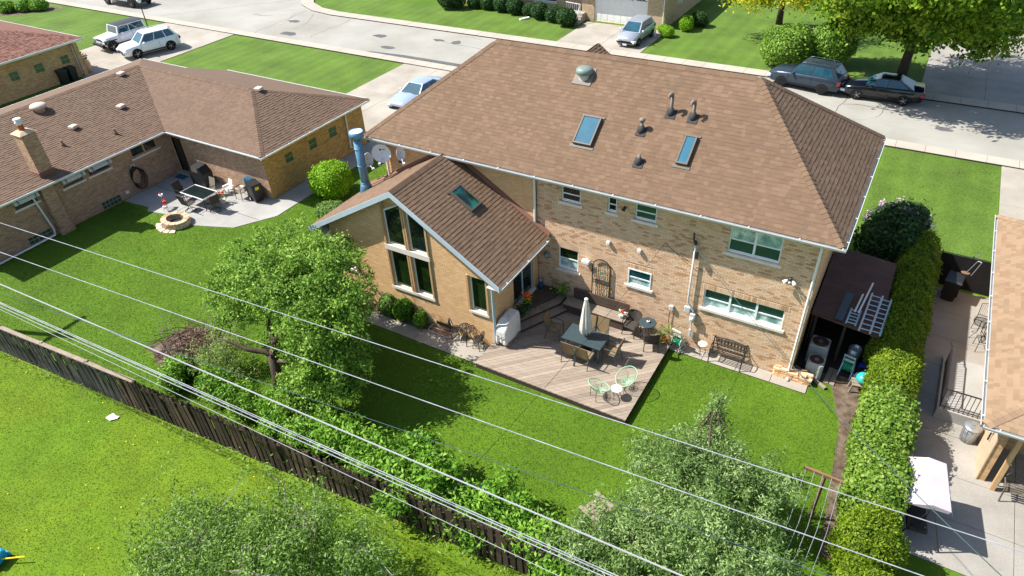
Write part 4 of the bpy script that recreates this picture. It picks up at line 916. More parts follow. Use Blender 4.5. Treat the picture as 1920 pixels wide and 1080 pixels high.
def bistro_chair(label,loc,rz):
    t=thing('bistro_chair',label,'chair',loc,rz,'iron bistro chairs')
    k=MB(); k.tube([(.19*math.cos(i*.3927),.19*math.sin(i*.3927),.44) for i in range(16)],.016,6,True)
    for i in range(6): k.tube([(-.17+.068*i,-.13,.44),(-.17+.068*i,.13,.44)],.010,4)
    k.lathe([(.15,.43),(.15,.44)],(0,0,0),14); k.build('seat','iron_scroll',t)
    k=MB(); out=[(.17*math.cos(a*math.pi/9),-.19-.05*math.sin(a*math.pi/9),.62+.28*math.sin(a*math.pi/9)) for a in range(10)]
    k.tube([(.15,-.15,.44)]+out+[(-.15,-.15,.44)],.014,5)
    for x in (-.09,-.045,0,.045,.09): k.tube([(x,-.18,.46),(x*.6,-.22,.65),(x,-.235,.84)],.010,4)
    for z in (.62,.74): k.tube([(-.15,-.21,z),(0,-.22,z+.03),(.15,-.21,z)],.010,4)
    k.build('backrest','iron_scroll',t)
    for a in range(4): an=a*1.571+.785; k=MB(); k.tube([(.15*math.cos(an),.15*math.sin(an),.44),(.20*math.cos(an),.20*math.sin(an),.2),(.22*math.cos(an),.22*math.sin(an),0)],.014,5); k.build('leg','iron_scroll',t)
bistro_chair('scrolled iron bistro chair next to the window well grate',(-11.52,-3.68,.04),R(-70)); bistro_chair('scrolled iron bistro chair between bistro table and covered grill',(-10.45,-3.78,.04),R(85))
t=thing('window_well','grey steel window well with a barred grate against the extension wall','window well',(-12.2,-3.45,.0))
k=MB(); arc=[(-.55,0),(-.55,-.2)]+[(-.55+.2-.2*math.cos(a),-.28-.2*math.sin(a)) for a in (.4,.8,1.2)]+[(.35+.2*math.sin(a),-.28-.2*math.cos(a)) for a in (.4,.8,1.2)]+[(.55,-.2),(.55,0)]
k.tube([(x,y,.12) for x,y in arc],.022,6); k.build('rim','galvanised',t)
for i in range(18): x=-.5+i*.059; k=MB(); k.tube([(x,-.03,.12),(x,-.43 if abs(x)<.4 else -.3,.12)],.008,4); k.build('bar','galvanised',t)
k=MB(); k.tube([(-.5,-.22,.128),(.5,-.22,.128)],.010,4); k.build('cross_bar','galvanised',t); k=MB(); k.sheet([(-.5,-.02),(.5,-.02),(.45,-.4),(-.45,-.4)],.055); k.build('well_floor','rust',t)
k=MB(); k.box((.05,-.03,.26),(.85,.03,.14)); k.build('basement_pane','glass_dark',t)
# shrubs in the planting bed
SH={}
SH['bed1']=shrub_mesh('foliage','leaf_bush',(.75,.55,.95),2.2,1500,.12,.07,.14,3); SH['bed2']=shrub_mesh('foliage','leaf_willow',(.85,.6,.9),2.2,1700,.10,.05,.16,5)
shrub('bed_shrub',SH['bed2'],'olive green shrub in the extension planting bed next to the apple tree','shrub',(-14.75,-3.72,.04)); shrub('bed_shrub',SH['bed1'],'broad-leaved shrub in the middle of the extension planting bed','shrub',(-14.0,-3.72,.04),1.,1.0)
shrub('bed_shrub',SH['bed1'],'low bright green shrub next to the window well','shrub',(-13.2,-3.72,.04),2.,(.95,.9,.65))
SH['dry']=shrub_mesh('foliage','leaf_brown',(1.1,1.,1.5),2.2,2200,.13,.035,.15,9)
shrub('dry_shrub',SH['dry'],'tall dry yellowish shrub at the extension corner','shrub',(-18.4,-3.2,0))
# hose reel, iron bench, brick stack
def hose_reel(label,loc,rz,fr):
    t=thing('hose_reel',label,'hose reel',loc,rz)
    for s_ in (-1,1): k=MB(); k.tube([(s_*.2,-.22,.03),(s_*.2,.05,.35),(s_*.17,.22,.95)],.022,6); k.tube([(s_*.2,-.22,.03),(s_*.2,.3,.03)],.022,6); k.tube([(s_*.2,.3,.03),(s_*.2,.05,.4)],.018,6); k.build('side_frame',fr,t)
    k=MB(); k.box((0,.22,.95),(.38,.04,.06)); k.box((0,.15,.72),(.34,.03,.1)); k.box((0,-.22,.05),(.4,.08,.08)); k.build('handle',fr,t)
    Mx=Matrix.Rotation(R(90),4,'Y')
    k=MB(Matrix.Translation((0,0,.36))@Mx)
    for j in range(5): k.tube([((.15+.012*(j%2))*math.cos(i*.35),(.15+.012*(j%2))*math.sin(i*.35),-.12+j*.06) for i in range(18)],.03,6,True)
    k.build('hose','hose_green',t,True); k=MB(Matrix.Translation((0,0,.36))@Mx); k.lathe([(.10,-.16),(.10,.16)],(0,0,0),14); k.build('drum',fr,t)
    for s_ in (-1,1): k=MB(Matrix.Translation((s_*.17,0,.36))@Mx); k.lathe([(.20,-.012),(.20,.012)],(0,0,0),18); k.build('drum_plate',fr,t)
    return t
hose_reel('pale resin hose reel cart with green hose on the path beside the deck',(-3.92,-.34,.04),R(165),'resin')
t=thing('iron_bench','black iron garden bench with scrolled back on the house path','bench',(-2.15,-.28,.04))
for j in range(6): k=MB(); k.box((0,-.22+j*.075,.42-(.012 if j in (2,3) else 0)),(1.14,.035,.012)); k.build('seat_slat','furniture_black',t)
k=MB(); top=[(-.57+i*.114,.24,.78+.07*math.sin(math.pi*i/10)) for i in range(11)]; k.tube(top,.018,6); k.tube([(-.57,.22,.5),(.57,.22,.5)],.015,6)
for i in range(9):
    x=-.46+i*.115; k.tube([(x+.05*math.cos(b*.785),.23,.66+.06*math.sin(b*.785)) for b in range(8)],.010,4,True); k.tube([(x+.057,.22,.5),(x+.02,.23,.64),(x+.057,.24,.82)],.009,4)
k.build('back_scrollwork','furniture_black',t)
for s_ in (-1,1):
    k=MB(); k.tube([(s_*.57,.26,.84),(s_*.57,.2,.42),(s_*.57,.26,0)],.02,6); k.build('leg','furniture_black',t); k=MB(); k.tube([(s_*.57,-.26,0),(s_*.57,-.2,.3),(s_*.57,-.24,.6),(s_*.57,-.1,.65),(s_*.57,.22,.64)],.02,6); k.build('leg','furniture_black',t)
    k=MB(); k.tube([(s_*.57,-.24,.42),(s_*.57,.2,.42)],.016,6); k.build('seat_rail','furniture_black',t)
bs=thing('brick_stack','low stack of loose salmon bricks at the house corner','brick stack',(.05,.02,.04)); bv=[]
for i in range(3): k=MB(); k.mm(-.1,-.05,0,.1,.05,.062,t=i/2); bv.append(k.mesh('brick','brick_loose'))
for lay in range(6):
    for r in range(3):
        for c in range(6):
            if lay==5 and random.random()<.5: continue
            if lay==4 and r==0 and c>3: continue
            x=-.52+c*.208+random.uniform(-.012,.012)+(.05 if lay%2 else 0); y=-.12+r*.115+random.uniform(-.008,.008)
            link('brick',random.choice(bv),bs,Matrix.Translation((x,y,lay*.0635))@Matrix.Rotation(random.uniform(-.06,.06),4,'Z'))
one('timber_plank',MB().box((0,0,.05),(1.3,.1,.08)),'old_wood','weathered plank lying on the ground beside the air conditioners','plank',(.62,.3,.02),R(-30))
# side yard
def ac(label,loc,s_,h):
    t=thing('air_conditioner',label,'air conditioner',loc,0,'air conditioner units')
    k=MB(); k.bev((0,0,h/2),(s_,s_,h),.04); k.build('cabinet','ac_grey',t)
    k=MB(); k.lathe([(s_*.42,h-.002),(s_*.42,h+.006),(s_*.02,h+.007)],(0,0,0),24); k.build('fan_well','rust',t)
    k=MB()
    for r in (.12,.2,.28,.36,.42): k.tube([(s_*r*math.cos(i*.2618),s_*r*math.sin(i*.2618),h+.02) for i in range(24)],.005,4,True)
    k.build('guard','dark_metal',t)
    k=MB(); k.lathe([(s_*.13,h+.012),(s_*.13,h+.025),(s_*.05,h+.03)],(0,0,0),16); k.build('fan_hub','galvanised',t)
    for a in range(4): k=MB(); k.box((s_*.2*math.cos(a*1.57),s_*.2*math.sin(a*1.57),h+.011),(s_*.3,.07,.006),rz=a*1.57); k.build('fan_blade','rust',t)
    k=MB()
    for sx,sy in ((0,-1),(1,0)):
        for j in range(9): k.box((sx*s_*.502,sy*s_*.502,.08+j*h*.095),(s_*.86 if sy else .012,s_*.86 if sx else .012,.012))
    k.build('louvres','gutter_grey',t); return t
ac('larger pale air conditioner unit behind the smaller one',(.6,1.42,.02),.64,.8); ac('smaller pale air conditioner unit at the house corner',(.66,.58,.02),.55,.66)
t=thing('plastic_barrel','open grey barrel behind the side yard hose reel','barrel',(1.72,1.75,.02)); k=MB(); k.lathe([(.17,0),(.21,.35),(.21,.7),(.19,.7),(.18,.35),(.15,.1),(.01,.08)],(0,0,0),18,cap=False); k.build('shell','galvanised',t,True); k=MB(); k.lathe([(.19,.58),(.01,.59)],(0,0,0),16,cap=False); k.build('contents','aluminium_blue',t)
hose_reel('upright hose reel cart with dark green hose in the shaded side yard',(1.66,1.1,.02),R(170),'aluminium_blue')
t=thing('wood_table','low rough timber table beside the hedge','table',(2.18,.45,.01),R(12)); 
for j in range(3): k=MB(); k.box((0,-.14+j*.14,.36),(.6,.12,.03)); k.build('top_plank','old_wood',t)
for x in (-.26,.26):
    for y in (-.15,.15): k=MB(); k.box((x*1.1,y,.17),(.06,.06,.36),ry=.15 if x<0 else -.15); k.build('leg','old_wood',t)
t=thing('exercise_ball','teal exercise ball resting on the timber table','ball',(2.2,.45,.395)); k=MB(); k.ball((0,0,.2),(.24,.24,.2),24,14); k.build('skin','ball_teal',t,True); k=MB(); k.lathe([(.02,.395),(.015,.405)],(0,0,0),8); k.build('valve','paper',t)
for i,(x,y,r) in enumerate(((1.16,.72,-4),(1.34,.7,-2))):
    one('loose_board',MB().box((0,0,.02),(.16,.85,.035)),'old_wood',('weathered loose board next to the smaller air conditioner','weathered loose board next to the side yard hose reel')[i],'board',(x,y,.012),R(r))
one('blue_tarp',MB().ball((0,0,.1),(.16,.22,.2),9,6),'tarp_blue','crumpled blue tarp on the ground against the hedge','tarp',(2.12,1.55,.0),.4,smooth=False)
one('watering_can',MB().lathe([(.11,0),(.12,.2),(.05,.28),(.04,.34)],(0,0,0),12),'aluminium_blue','pale blue watering can between the hose reel and the ball','watering can',(2.0,.95,.0),0,smooth=True)
t=thing('step_crate','dark crate behind the teal ball','crate',(2.2,1.0,0)); 
for j in range(4): k=MB(); k.box((0,-.15+j*.1,.4),(.4,.08,.03)); k.build('slat','black_plastic',t)
k=MB(); k.box((0,0,.3),(.42,.4,.16)); k.build('body','rust',t)
# lean-to shed with ladders
t=thing('lean_to_shed','low shed with brown shingle roof between house and hedge','shed',(1.15,3.5,0),world=True)
k=MB(); k.mm(.1,5.5,0,2.1,5.54,1.8); k.mm(.1,1.64,0,.14,5.49,1.8); k.mm(2.11,1.64,0,2.15,5.49,1.6); k.build('wall','deck_edge',t)
for x_ in (.2,1.15,2.05): k=MB(); k.mm(x_,1.55,0,x_+.09,1.63,1.78); k.build('post','deck_edge',t)
k=MB(); k.add([(.06,1.42,1.86),(2.25,1.2,1.8),(2.2,5.55,2.02),(.06,5.75,2.08),(.06,1.42,1.93),(2.25,1.2,1.87),(2.2,5.55,2.09),(.06,5.75,2.15)],MB.BF); rf=k.build('roof','shingle_shed',t)
for j in range(24):
    y=1.45+j*.175; k=MB(); z=1.93+(y-1.42)*.051; k.add([(.07,y,z+.012),(2.22,y-.21,z-.05),(2.22,y-.03,z-.05+.004),(.07,y+.18,z+.006)],[(0,1,2,3)]); k.add([(.07,y,z-.004),(2.22,y-.21,z-.066),(2.22,y-.21,z-.05),(.07,y,z+.012)],[(0,1,2,3)]); k.build('shingle_course','shingle_shed',rf)
def ladder(label,a,b,w,n,m,mr):
    t=thing('ladder',label,'ladder',a,group='ladders on the shed roof'); a=Vector(a); d=Vector(b)-a; s_=Vector((-d.y,d.x,0)).normalized()*w/2
    for q in (-1,1): k=MB(); k.tube([s_*q,d*.5+s_*q,d+s_*q],.03,4); k.build('rail',m,t)
    for i in range(n): k=MB(); c=d*((i+.5)/n); k.tube([c-s_,c+s_],.018,5); k.build('rung',mr,t)
    return t
ladder('aluminium extension ladder with a yellowed rail lying on the shed roof',(1.78,1.05,2.02),(1.86,3.1,2.2),.34,8,'resin','aluminium_blue'); ladder('short pale blue ladder section on the shed roof next to dark boards',(1.32,1.3,1.98),(1.36,2.1,2.06),.30,5,'aluminium_blue','aluminium_blue'); ladder('pale blue ladder pushed into the hedge on the shed roof',(2.1,1.1,2.0),(2.16,3.0,2.2),.3,8,'aluminium_blue','aluminium_blue')
for i,(p,q_) in enumerate((((1.45,1.9,2.1),(1.62,3.6,2.28)),((1.33,1.9,2.1),(1.42,2.9,2.2)))): one('metal_rail',MB().tube([p,q_],.03,4),'white_metal',('long white metal rail leaning on the ladders','shorter white metal rail on the shed roof')[i],'rail')
one('roof_board',MB().box((0,0,0),(.26,1.7,.03)),'table_slate','dark board lying on the shed roof','board',(.98,2.2,2.0),R(-3))
# shade: fence of the side yard
t=thing('low_fence','dark low board fence at the far end of the shed','fence',(1.2,5.95,0))
for i in range(16): k=MB(); k.box((-1.15+i*.15,0,.8),(.13,.03,1.6+random.uniform(-.03,.03))); k.build('picket','fence_old',t)
# ================================================================ ranch house next door
RH=thing('ranch_house','single-storey brick ranch house with L-shaped brown roof and brick chimney','house',(-37,0,0),world=True)
MX=frame((-33.5,0,0),(0,1,0),(-1,0,0)); MY=frame((0,.95,0),(1,0,0),(0,1,0)); MW=frame((-26.2,0,0),(0,1,0),(-1,0,0))
rw=[(-7.55,-6.5,1.95,2.45),(-5.2,-4.15,1.95,2.45),(-3.82,-2.7,1.95,2.45),(-1.4,.15,1.85,2.5)]
bw_=[(-7.7,-6.6,.1,.45),(-3.86,-2.8,.02,.42)]
wall(RH,MX,.96,2.62,rw+bw_,'brick_ranch',u0=-9.95,name='garden_wall')
wall(RH,MY,-26.2,2.62,[(-33.35,-32.55,.1,2.15)],'brick_ranch',u0=-33.5,name='wing_back_wall')
ww=[(5.68,6.25,1.45,2.0),(4.12,4.66,1.41,1.96),(2.36,2.88,1.41,1.93)]
wall(RH,MW,8.5,2.62,ww,'brick_gold',u0=.95,name='wing_side_wall')
g=MB(); g.mm(-44.8,-9.95,0,-33.52,-9.93,2.6); g.mm(-44.8,-9.93,0,-44.78,7.5,2.6); g.mm(-44.78,7.48,0,-26.22,7.5,2.6); g.build('outer_walls','brick_ranch',RH)
for i,r in enumerate(rw): window(RH,MX,*r,glass=('glass_dark','glass_dark'),style='fixed',fr='tan_trim' if i==3 else 'bronze',n=2 if i==3 else 1,fw=.06)
def block_window(parent,M,a,b,c,d,nx,ny):
    k=MB(M); k.mm(a,.04,c,b,.1,d); o=k.build('glass_block_window','kerb_stone',parent); dx=(b-a)/nx; dz=(d-c)/ny
    for i in range(nx):
        for j in range(ny): q=MB(M); q.mm(a+i*dx+.015,.025,c+j*dz+.015,a+(i+1)*dx-.015,.041,c+(j+1)*dz-.015); q.build('glass_block','glass_block',o)
for r in bw_: block_window(RH,MX,*r,5,2)
for r in ww: block_window(RH,MW,*r,2,2)
k=MB(MY); k.mm(-33.35,.06,.12,-32.55,.1,2.15); dr=k.build('screen_door','dark_metal',RH); k=MB(MY); k.mm(-33.27,.052,1.1,-32.63,.062,2.05); k.build('pane','glass_dark',dr); k=MB(MY); k.mm(-33.42,-.02,.1,-33.35,.1,2.2); k.mm(-32.55,-.02,.1,-32.48,.1,2.2); k.build('door_frame','tan_trim',dr); k=MB(MY); k.mm(-33.5,-.28,.03,-32.45,.02,.12); k.build('door_step','kerb_stone',dr)
# pier and chimney
k=MB(); k.mm(-33.48,-6.3,0,-33.2,-5.72,2.6); k.build('pier','brick_ranch',RH); k=MB(); k.mm(-33.5,-6.36,0,-33.12,-5.66,.35); k.build('pier_foot','brick_ranch',RH)
k=MB(); k.mm(-34.34,-5.86,2.7,-33.62,-5.18,4.92); ch=k.build('chimney','brick_ranch',RH); k=MB(); k.add([(-34.4,-5.92,4.92),(-33.56,-5.92,4.92),(-33.56,-5.12,4.92),(-34.4,-5.12,4.92),(-34.2,-5.72,5.05),(-33.76,-5.72,5.05),(-33.76,-5.32,5.05),(-34.2,-5.32,5.05)],MB.BF); k.build('crown','stone_warm',ch)
k=MB(); k.lathe([(.13,5.0),(.13,5.3)],(-33.98,-5.52,0),14); k.build('flue','terracotta',ch); k=MB(); k.lathe([(.11,5.3),(.11,5.38),(.17,5.4),(.17,5.44),(.09,5.46),(.09,5.52),(.18,5.54),(.16,5.6),(.02,5.62)],(-33.98,-5.52,0),14); k.build('flue_cap','white_metal',ch)
k=MB(); k.mm(-34.38,-5.9,2.75,-33.58,-5.14,3.05); k.build('flashing','shingle_red',ch)
# roof: body ridge x=-39.1, wing ridge y=4.1
EZ,RZ=2.68,4.3; bx0,bx1,by0=-45.1,-33.1,-10.35; ry=4.05
body_r=((bx1,by0,EZ),(bx1,.6,EZ),(-39.1,ry,RZ),(-39.1,by0+5.5,RZ)); body_l=((bx0,7.9,EZ),(bx0,by0,EZ),(-39.1,by0+5.5,RZ),(-39.1,ry,RZ))
body_b=((bx0,by0,EZ),(bx1,by0,EZ),(-39.1,by0+5.5,RZ)); front=((-25.75,8.75,EZ-.15),(-37.6,8.75,EZ-.15),(-39.1,ry,RZ),(-29.6,ry,RZ)); front2=((-37.6,7.9,EZ),(bx0,7.9,EZ),(-39.1,ry,RZ))
wing_b=((bx1,.6,EZ),(-25.75,.6,EZ),(-29.6,ry,RZ),(-39.1,ry,RZ)); wing_r=((-25.75,.6,EZ),(-25.75,8.75,EZ-.0),(-29.6,ry,RZ))
front=((-25.75,8.75,EZ),(-37.6,8.75,EZ),(-39.1,ry,RZ),(-29.6,ry,RZ))
rr=slab_roof(RH,[body_r,body_l,body_b,wing_b,wing_r,front,front2,((-37.6,8.75,EZ),(-37.6,7.9,EZ),(-39.1,ry,RZ))],'shingle_ranch')
shingle_field(rr,'shingle_ranch',(bx1,by0,EZ),(bx1,7.,EZ),Vector((-6,0,RZ-EZ)),6.4,[vplane((bx1,.6),(-39.1,ry),(-36,-3)),((-39.1,0,0),(-1,0,0)),vplane((bx1,by0),(-39.1,by0+5.5),(-34,0))],expo=.15,h=(.014,.024))
shingle_field(rr,'shingle_ranch',(-39.2,.6,EZ),(-25.75,.6,EZ),Vector((0,ry-.6,RZ-EZ)),3.9,[vplane((bx1,.6),(-39.1,ry),(-30,1)),vplane((-25.75,.6),(-29.6,ry),(-33,2)),((0,ry,0),(0,1,0))],expo=.15)
shingle_field(rr,'shingle_ranch',(-25.75,.6,EZ),(-25.75,8.75,EZ),Vector((-3.85,0,RZ-EZ)),4.2,[vplane((-25.75,.6),(-29.6,ry),(-26,4)),vplane((-25.75,8.75),(-29.6,ry),(-26,4))],expo=.15,h=(.014,.024))
nf=fnorm(front)
caps(rr,'shingle_ranch',(-39.1,ry,RZ),(-29.6,ry,RZ),fnorm(wing_b),nf,single=False); caps(rr,'shingle_ranch',(-25.75,.6,EZ),(-29.6,ry,RZ),fnorm(wing_b),fnorm(wing_r),single=False); caps(rr,'shingle_ranch',(-25.75,8.75,EZ),(-29.6,ry,RZ),nf,fnorm(wing_r),single=False); caps(rr,'shingle_ranch',(-39.1,by0+5.5,RZ),(-39.1,ry,RZ),fnorm(body_r),fnorm(body_l),single=False)
gutter(RH,(bx1,by0,EZ-.02),(bx1,.5,EZ-.02),'white_metal',out=(1,0,0)); gutter(RH,(bx1+.1,.6,EZ-.02),(-25.75,.6,EZ-.02),'white_metal'); gutter(RH,(-25.75,.5,EZ-.02),(-25.75,8.75,EZ-.02),'white_metal',out=(1,0,0)); gutter(RH,(bx0,7.9,EZ-.02),(-37.7,7.9,EZ-.02),'white_metal',out=(0,1,0)); gutter(RH,(-37.7,8.75,EZ-.02),(-25.75,8.75,EZ-.02),'white_metal',out=(0,1,0)); gutter(RH,(bx0,by0,EZ-.02),(bx0,7.9,EZ-.02),'white_metal',out=(-1,0,0))
g=MB(); g.mm(-33.48,by0,2.58,bx1,.58,2.61); g.mm(-33.48,.6,2.58,-25.8,.93,2.609); g.mm(-26.18,.95,2.58,-25.8,8.7,2.61); g.build('soffit','soffit',RH)
downspout(RH,[(-33.0,-6.75,2.6),(-33.4,-6.7,2.3),(-33.4,-6.5,.35),(-33.3,-6.6,.12),(-33.3,-9.5,.08)]); downspout(RH,[(-25.7,7.15,2.55),(-26.1,7.05,2.4),(-26.1,7.0,.35),(-25.9,7.6,.3)])
def roof_z(x,y): return RZ-(abs(x+39.1))*(RZ-EZ)/6. if y<1 or x<-34 else RZ-abs(y-ry)*(RZ-EZ)/3.45
for i,(x,y) in enumerate(((-38.75,2.6),(-36.1,.45),(-36.0,-2.4),(-29.35,4.35))):
    z=roof_z(x,y); k=MB(); k.bev((x,y,z+.12),(.38,.38,.14),.03,rz=.2); o=k.build('box_vent','vent_tan',RH); k=MB(); k.mm(x-.14,y-.14,z-.1,x+.14,y+.14,z+.06); k.build('vent_throat','rubber',o)
x,y=-38.35,-2.55; z=roof_z(x,y); k=MB(); k.lathe([(.25,-.1),(.25,.14),(.40,.18),(.42,.26),(.36,.34),(.18,.40),(.02,.41)],(x,y,z),18); k.build('dome_vent','vent_tan',RH,True)
for x,y in ((-34.35,-1.3),(-35.1,-3.65),(-36.6,-4.6)): z=roof_z(x,y); k=MB(); k.tube([(x,y,z-.1),(x,y,z+.3)],.05,8); o=k.build('vent_pipe','pipe_grey',RH); k=MB(); k.lathe([(.11,-.1),(.09,.08),(.06,.14)],(x,y,z),10); k.build('boot','shingle_red',o)
for i,r in enumerate(rw[:3]):
    lab=('rolled grey awning over the window on the far side of the pier','rolled grey awning over the window beside the brick pier','rolled grey awning over the window nearest the coiled hose')[i]
    yc=(r[0]+r[1])/2; w=r[1]-r[0]; t=thing('rolled_awning',lab,'awning',(-33.5,yc,2.45),0,'rolled window awnings')
    k=MB(); n=10; w=w+.1
    prof=[(.28*math.sin(a*math.pi/2/6)+.06,.12-.28*(1-math.cos(a*math.pi/2/6))) for a in range(7)]
    for s_ in (-1,1): k.V += [(x,s_*w/2,z-.02) for x,z in prof]+[(.06,s_*w/2,-.18)]
    m_=len(prof)+1; k.F=[(i_,i_+1,m_+i_+1,m_+i_) for i_ in range(m_-1)]+[tuple(range(m_)),tuple(range(2*m_-1,m_-1,-1))]; k.T=[.5]*len(k.F); k.build('hood','gutter_grey',t)
    for q in range(7): k=MB(); k.tube([(x+.004,-w/2+w*(q+.5)/7,z-.016) for x,z in prof],.012,4); k.build('rib','box_grey',t)
    for s_ in (-.36,.36): k=MB(); k.tube([(x+.012,s_*w,z-.012) for x,z in prof],.02,4); k.build('strap','black_plastic',t)
# on the ranch patio
t=thing('glass_table','glass-topped patio table with white metal frame','table',(-29.18,-1.1,.03))
k=MB(); k.tube([(-.86,-.46,.72),(.86,-.46,.72),(.86,.46,.72),(-.86,.46,.72)],.025,6,True); k.build('frame','white_paint',t); k=MB(); k.mm(-.84,-.44,.715,.84,.44,.724); k.build('glass_top','glass_dark',t)
for x in (-.8,.8):
    for y in (-.42,.42): k=MB(); k.tube([(x,y,.71),(x*.95,y*.95,0)],.02,6); k.build('leg','furniture_black',t)
for x,y,r,l in ((-29.25,-1.82,2,'black mesh swivel chair on the lawn side of the glass table'),(-28.05,-1.25,80,'black mesh swivel chair at the sunny end of the glass table'),(-29.4,-.35,178,'grey sling chair between the glass table and covered barbecue'),(-30.45,-1.2,-85,'black mesh swivel chair at the shaded end of the glass table')): sling_chair(l,(x,y,.03),R(r),'chairs around the glass table','wicker' if r<100 else 'sling_grey','furniture_black','patio_chair',r<100)
t=thing('covered_barbecue','barbecue in a black cover against the ranch wall','grill',(-30.9,.45,.03)); k=MB(); k.add([(-.55,-.3,0),(.5,-.3,0),(.5,.3,0),(-.55,.3,0),(-.62,-.3,.75),(.55,-.32,.8),(.55,.3,.8),(-.62,.3,.75),(-.3,-.3,1.15),(.3,-.3,1.15),(.3,.25,1.2),(-.3,.25,1.2)],[(0,3,2,1),(0,1,5,4),(1,2,6,5),(2,3,7,6),(3,0,4,7),(4,5,9,8),(5,6,10,9),(6,7,11,10),(7,4,8,11),(8,9,10,11)]); k.build('cover','black_plastic',t); k=MB(); k.add([(-.28,-.31,1.16),(.2,-.31,1.16),(.2,-.325,.86),(-.28,-.325,.86)],[(0,1,2,3)]); k.build('cover_panel','bronze',t)
t=thing('adirondack_chair','small white adirondack chair by the ranch wall','chair',(-28.95,.5,.03),R(175))
for j in range(4): k=MB(); k.box((-.12+j*.08,-.14,.42),(.07,.02,.5),rx=.3); k.build('back_slat','white_paint',t)
k=MB(); k.box((0,.05,.22),(.34,.34,.03),rx=.2); k.build('seat','white_paint',t)
for s_ in (-1,1): k=MB(); k.box((s_*.2,.02,.36),(.08,.42,.03)); k.build('armrest','white_paint',t); k=MB(); k.box((s_*.2,.2,.18),(.05,.06,.36)); k.build('leg','white_paint',t); k=MB(); k.box((s_*.2,-.15,.15),(.05,.06,.3)); k.build('leg','white_paint',t)
potplant('potted_plant','small pot beside the white adirondack chair',(-28.62,.5,.03),.12,'leaf_bush',None,.11,.16,'vent_tan',20,.08,.04)
potplant('flower_pot','red geranium in a white pot at the glass table end',(-28.3,-.5,.03),.5,'leaf_bush',('flower_red',9,1.0),.14,.2,'pot_white',50,.1,.07)
t=sling_chair('black chair with patterned cushion next to the wheelie bin',(-27.75,.35,.03),R(178),None,'sling_grey','furniture_black','cushioned_chair'); k=MB(); k.bev((0,-.12,.56),(.34,.14,.26),.04); k.build('cushion','mosaic',t)
t=thing('gas_grill','dark grill cart with blue lid beside the wheelie bin','grill',(-27.3,.62,.03)); k=MB(); k.bev((0,0,.45),(.36,.4,.7),.03); k.build('cart','black_plastic',t); k=MB(); k.box((-.08,.05,.95),(.34,.3,.3),ry=.2); k.build('lid','mat_blue',t)
def bin_(label,loc,rz,m='black_plastic',label_m=None,name='wheelie_bin'):
    t=thing(name,label,'bin',loc,rz); k=MB(); k.add([(-.22,-.24,.06),(.22,-.24,.06),(.22,.2,.06),(-.22,.2,.06),(-.28,-.32,.95),(.28,-.32,.95),(.28,.3,.95),(-.28,.3,.95)],MB.BF); k.build('body',m,t)
    k=MB(); k.add([(-.3,-.36,.95),(.3,-.36,.95),(.3,.34,.95),(-.3,.34,.95),(-.27,-.3,1.02),(.27,-.3,1.02),(.27,.32,1.06),(-.27,.32,1.06)],MB.BF); k.build('lid',m,t)
    for s_ in (-1,1): k=MB(Matrix.Translation((s_*.25,.26,.12))@Matrix.Rotation(R(90),4,'Y')); k.lathe([(.12,-.03),(.12,.03)],(0,0,0),14); w=k.build('wheel','tyre',t); k=MB(Matrix.Translation((s_*.25,.26,.12))@Matrix.Rotation(R(90),4,'Y')); k.lathe([(.06,-.036),(.06,.036)],(0,0,0),10); k.build('hub','pot_white',w)
    k=MB(); k.tube([(-.22,.38,.95),(.22,.38,.95)],.02,6); k.build('handle',m,t)
    if label_m: k=MB(); k.add([(-.1,-.322,.9),(.1,-.322,.9),(.1,-.305,.72),(-.1,-.305,.72)],[(0,1,2,3)]); k.build('sticker',label_m,t)
    return t
bin_('black wheelie bin with yellow sticker at the ranch wing corner',(-26.85,.5,.03),R(75),label_m='yellow_paint')
bin_('black wheelie bin against the far neighbour wall, front one of two',(-54.0,6.7,0),R(90)); bin_('black wheelie bin against the far neighbour wall, rear one of two',(-54.0,7.4,0),R(95))
t=thing('plant_stand','iron plant stand with red flowers in the patio shade','plant stand',(-30.55,-2.3,.03))
for i,(x,y,z) in enumerate(((-.22,.1,.75),(.05,0,.5),(.2,-.15,.3))): k=MB(); k.lathe([(.08,z-.12),(.11,z)],(x,y,0),12); k.build('pot',('pot_white','terracotta','pot_white')[i],t); k=MB(); [k.ball((x+random.gauss(0,.06),y+random.gauss(0,.06),z+.06),.03,6,4) for _ in range(5)]; k.build('blooms','flower_red',t)['kind']='stuff'
k=MB(); 
for x,y,z in ((-.22,.1,.63),(.05,0,.38),(.2,-.15,.18)):
    for a in range(3): k.tube([(x+.08*math.cos(a*2.1),y+.08*math.sin(a*2.1),z),(x+.12*math.cos(a*2.1),y+.12*math.sin(a*2.1),0)],.008,4)
k.build('legs','furniture_black',t)
t=thing('fire_pit','round fire pit of stacked tan stones at the patio edge','fire pit',(-28.85,-3.0,0)); bvv=[]
for i in range(3): k=MB(); k.add([(-.15,-.13,0),(.15,-.13,0),(.11,.13,0),(-.11,.13,0),(-.15,-.13,.1),(.15,-.13,.1),(.11,.13,.1),(-.11,.13,.1)],MB.BF,t=i/2); bvv.append(k.mesh('stone','stone_warm'))
for lay in range(3):
    for i in range(13): a=2*math.pi*(i+.5*(lay%2))/13; link('stone',random.choice(bvv),t,Matrix.Translation((.62*math.cos(a),.5*math.sin(a),lay*.105+.02))@Matrix.Rotation(a+math.pi/2+random.uniform(-.1,.1),4,'Z'))
for i in range(5): a=-2.4+i*.35; link('stone',bvv[2],t,Matrix.Translation((.95*math.cos(a),.78*math.sin(a),-.05))@Matrix.Rotation(a+1.57,4,'Z'))
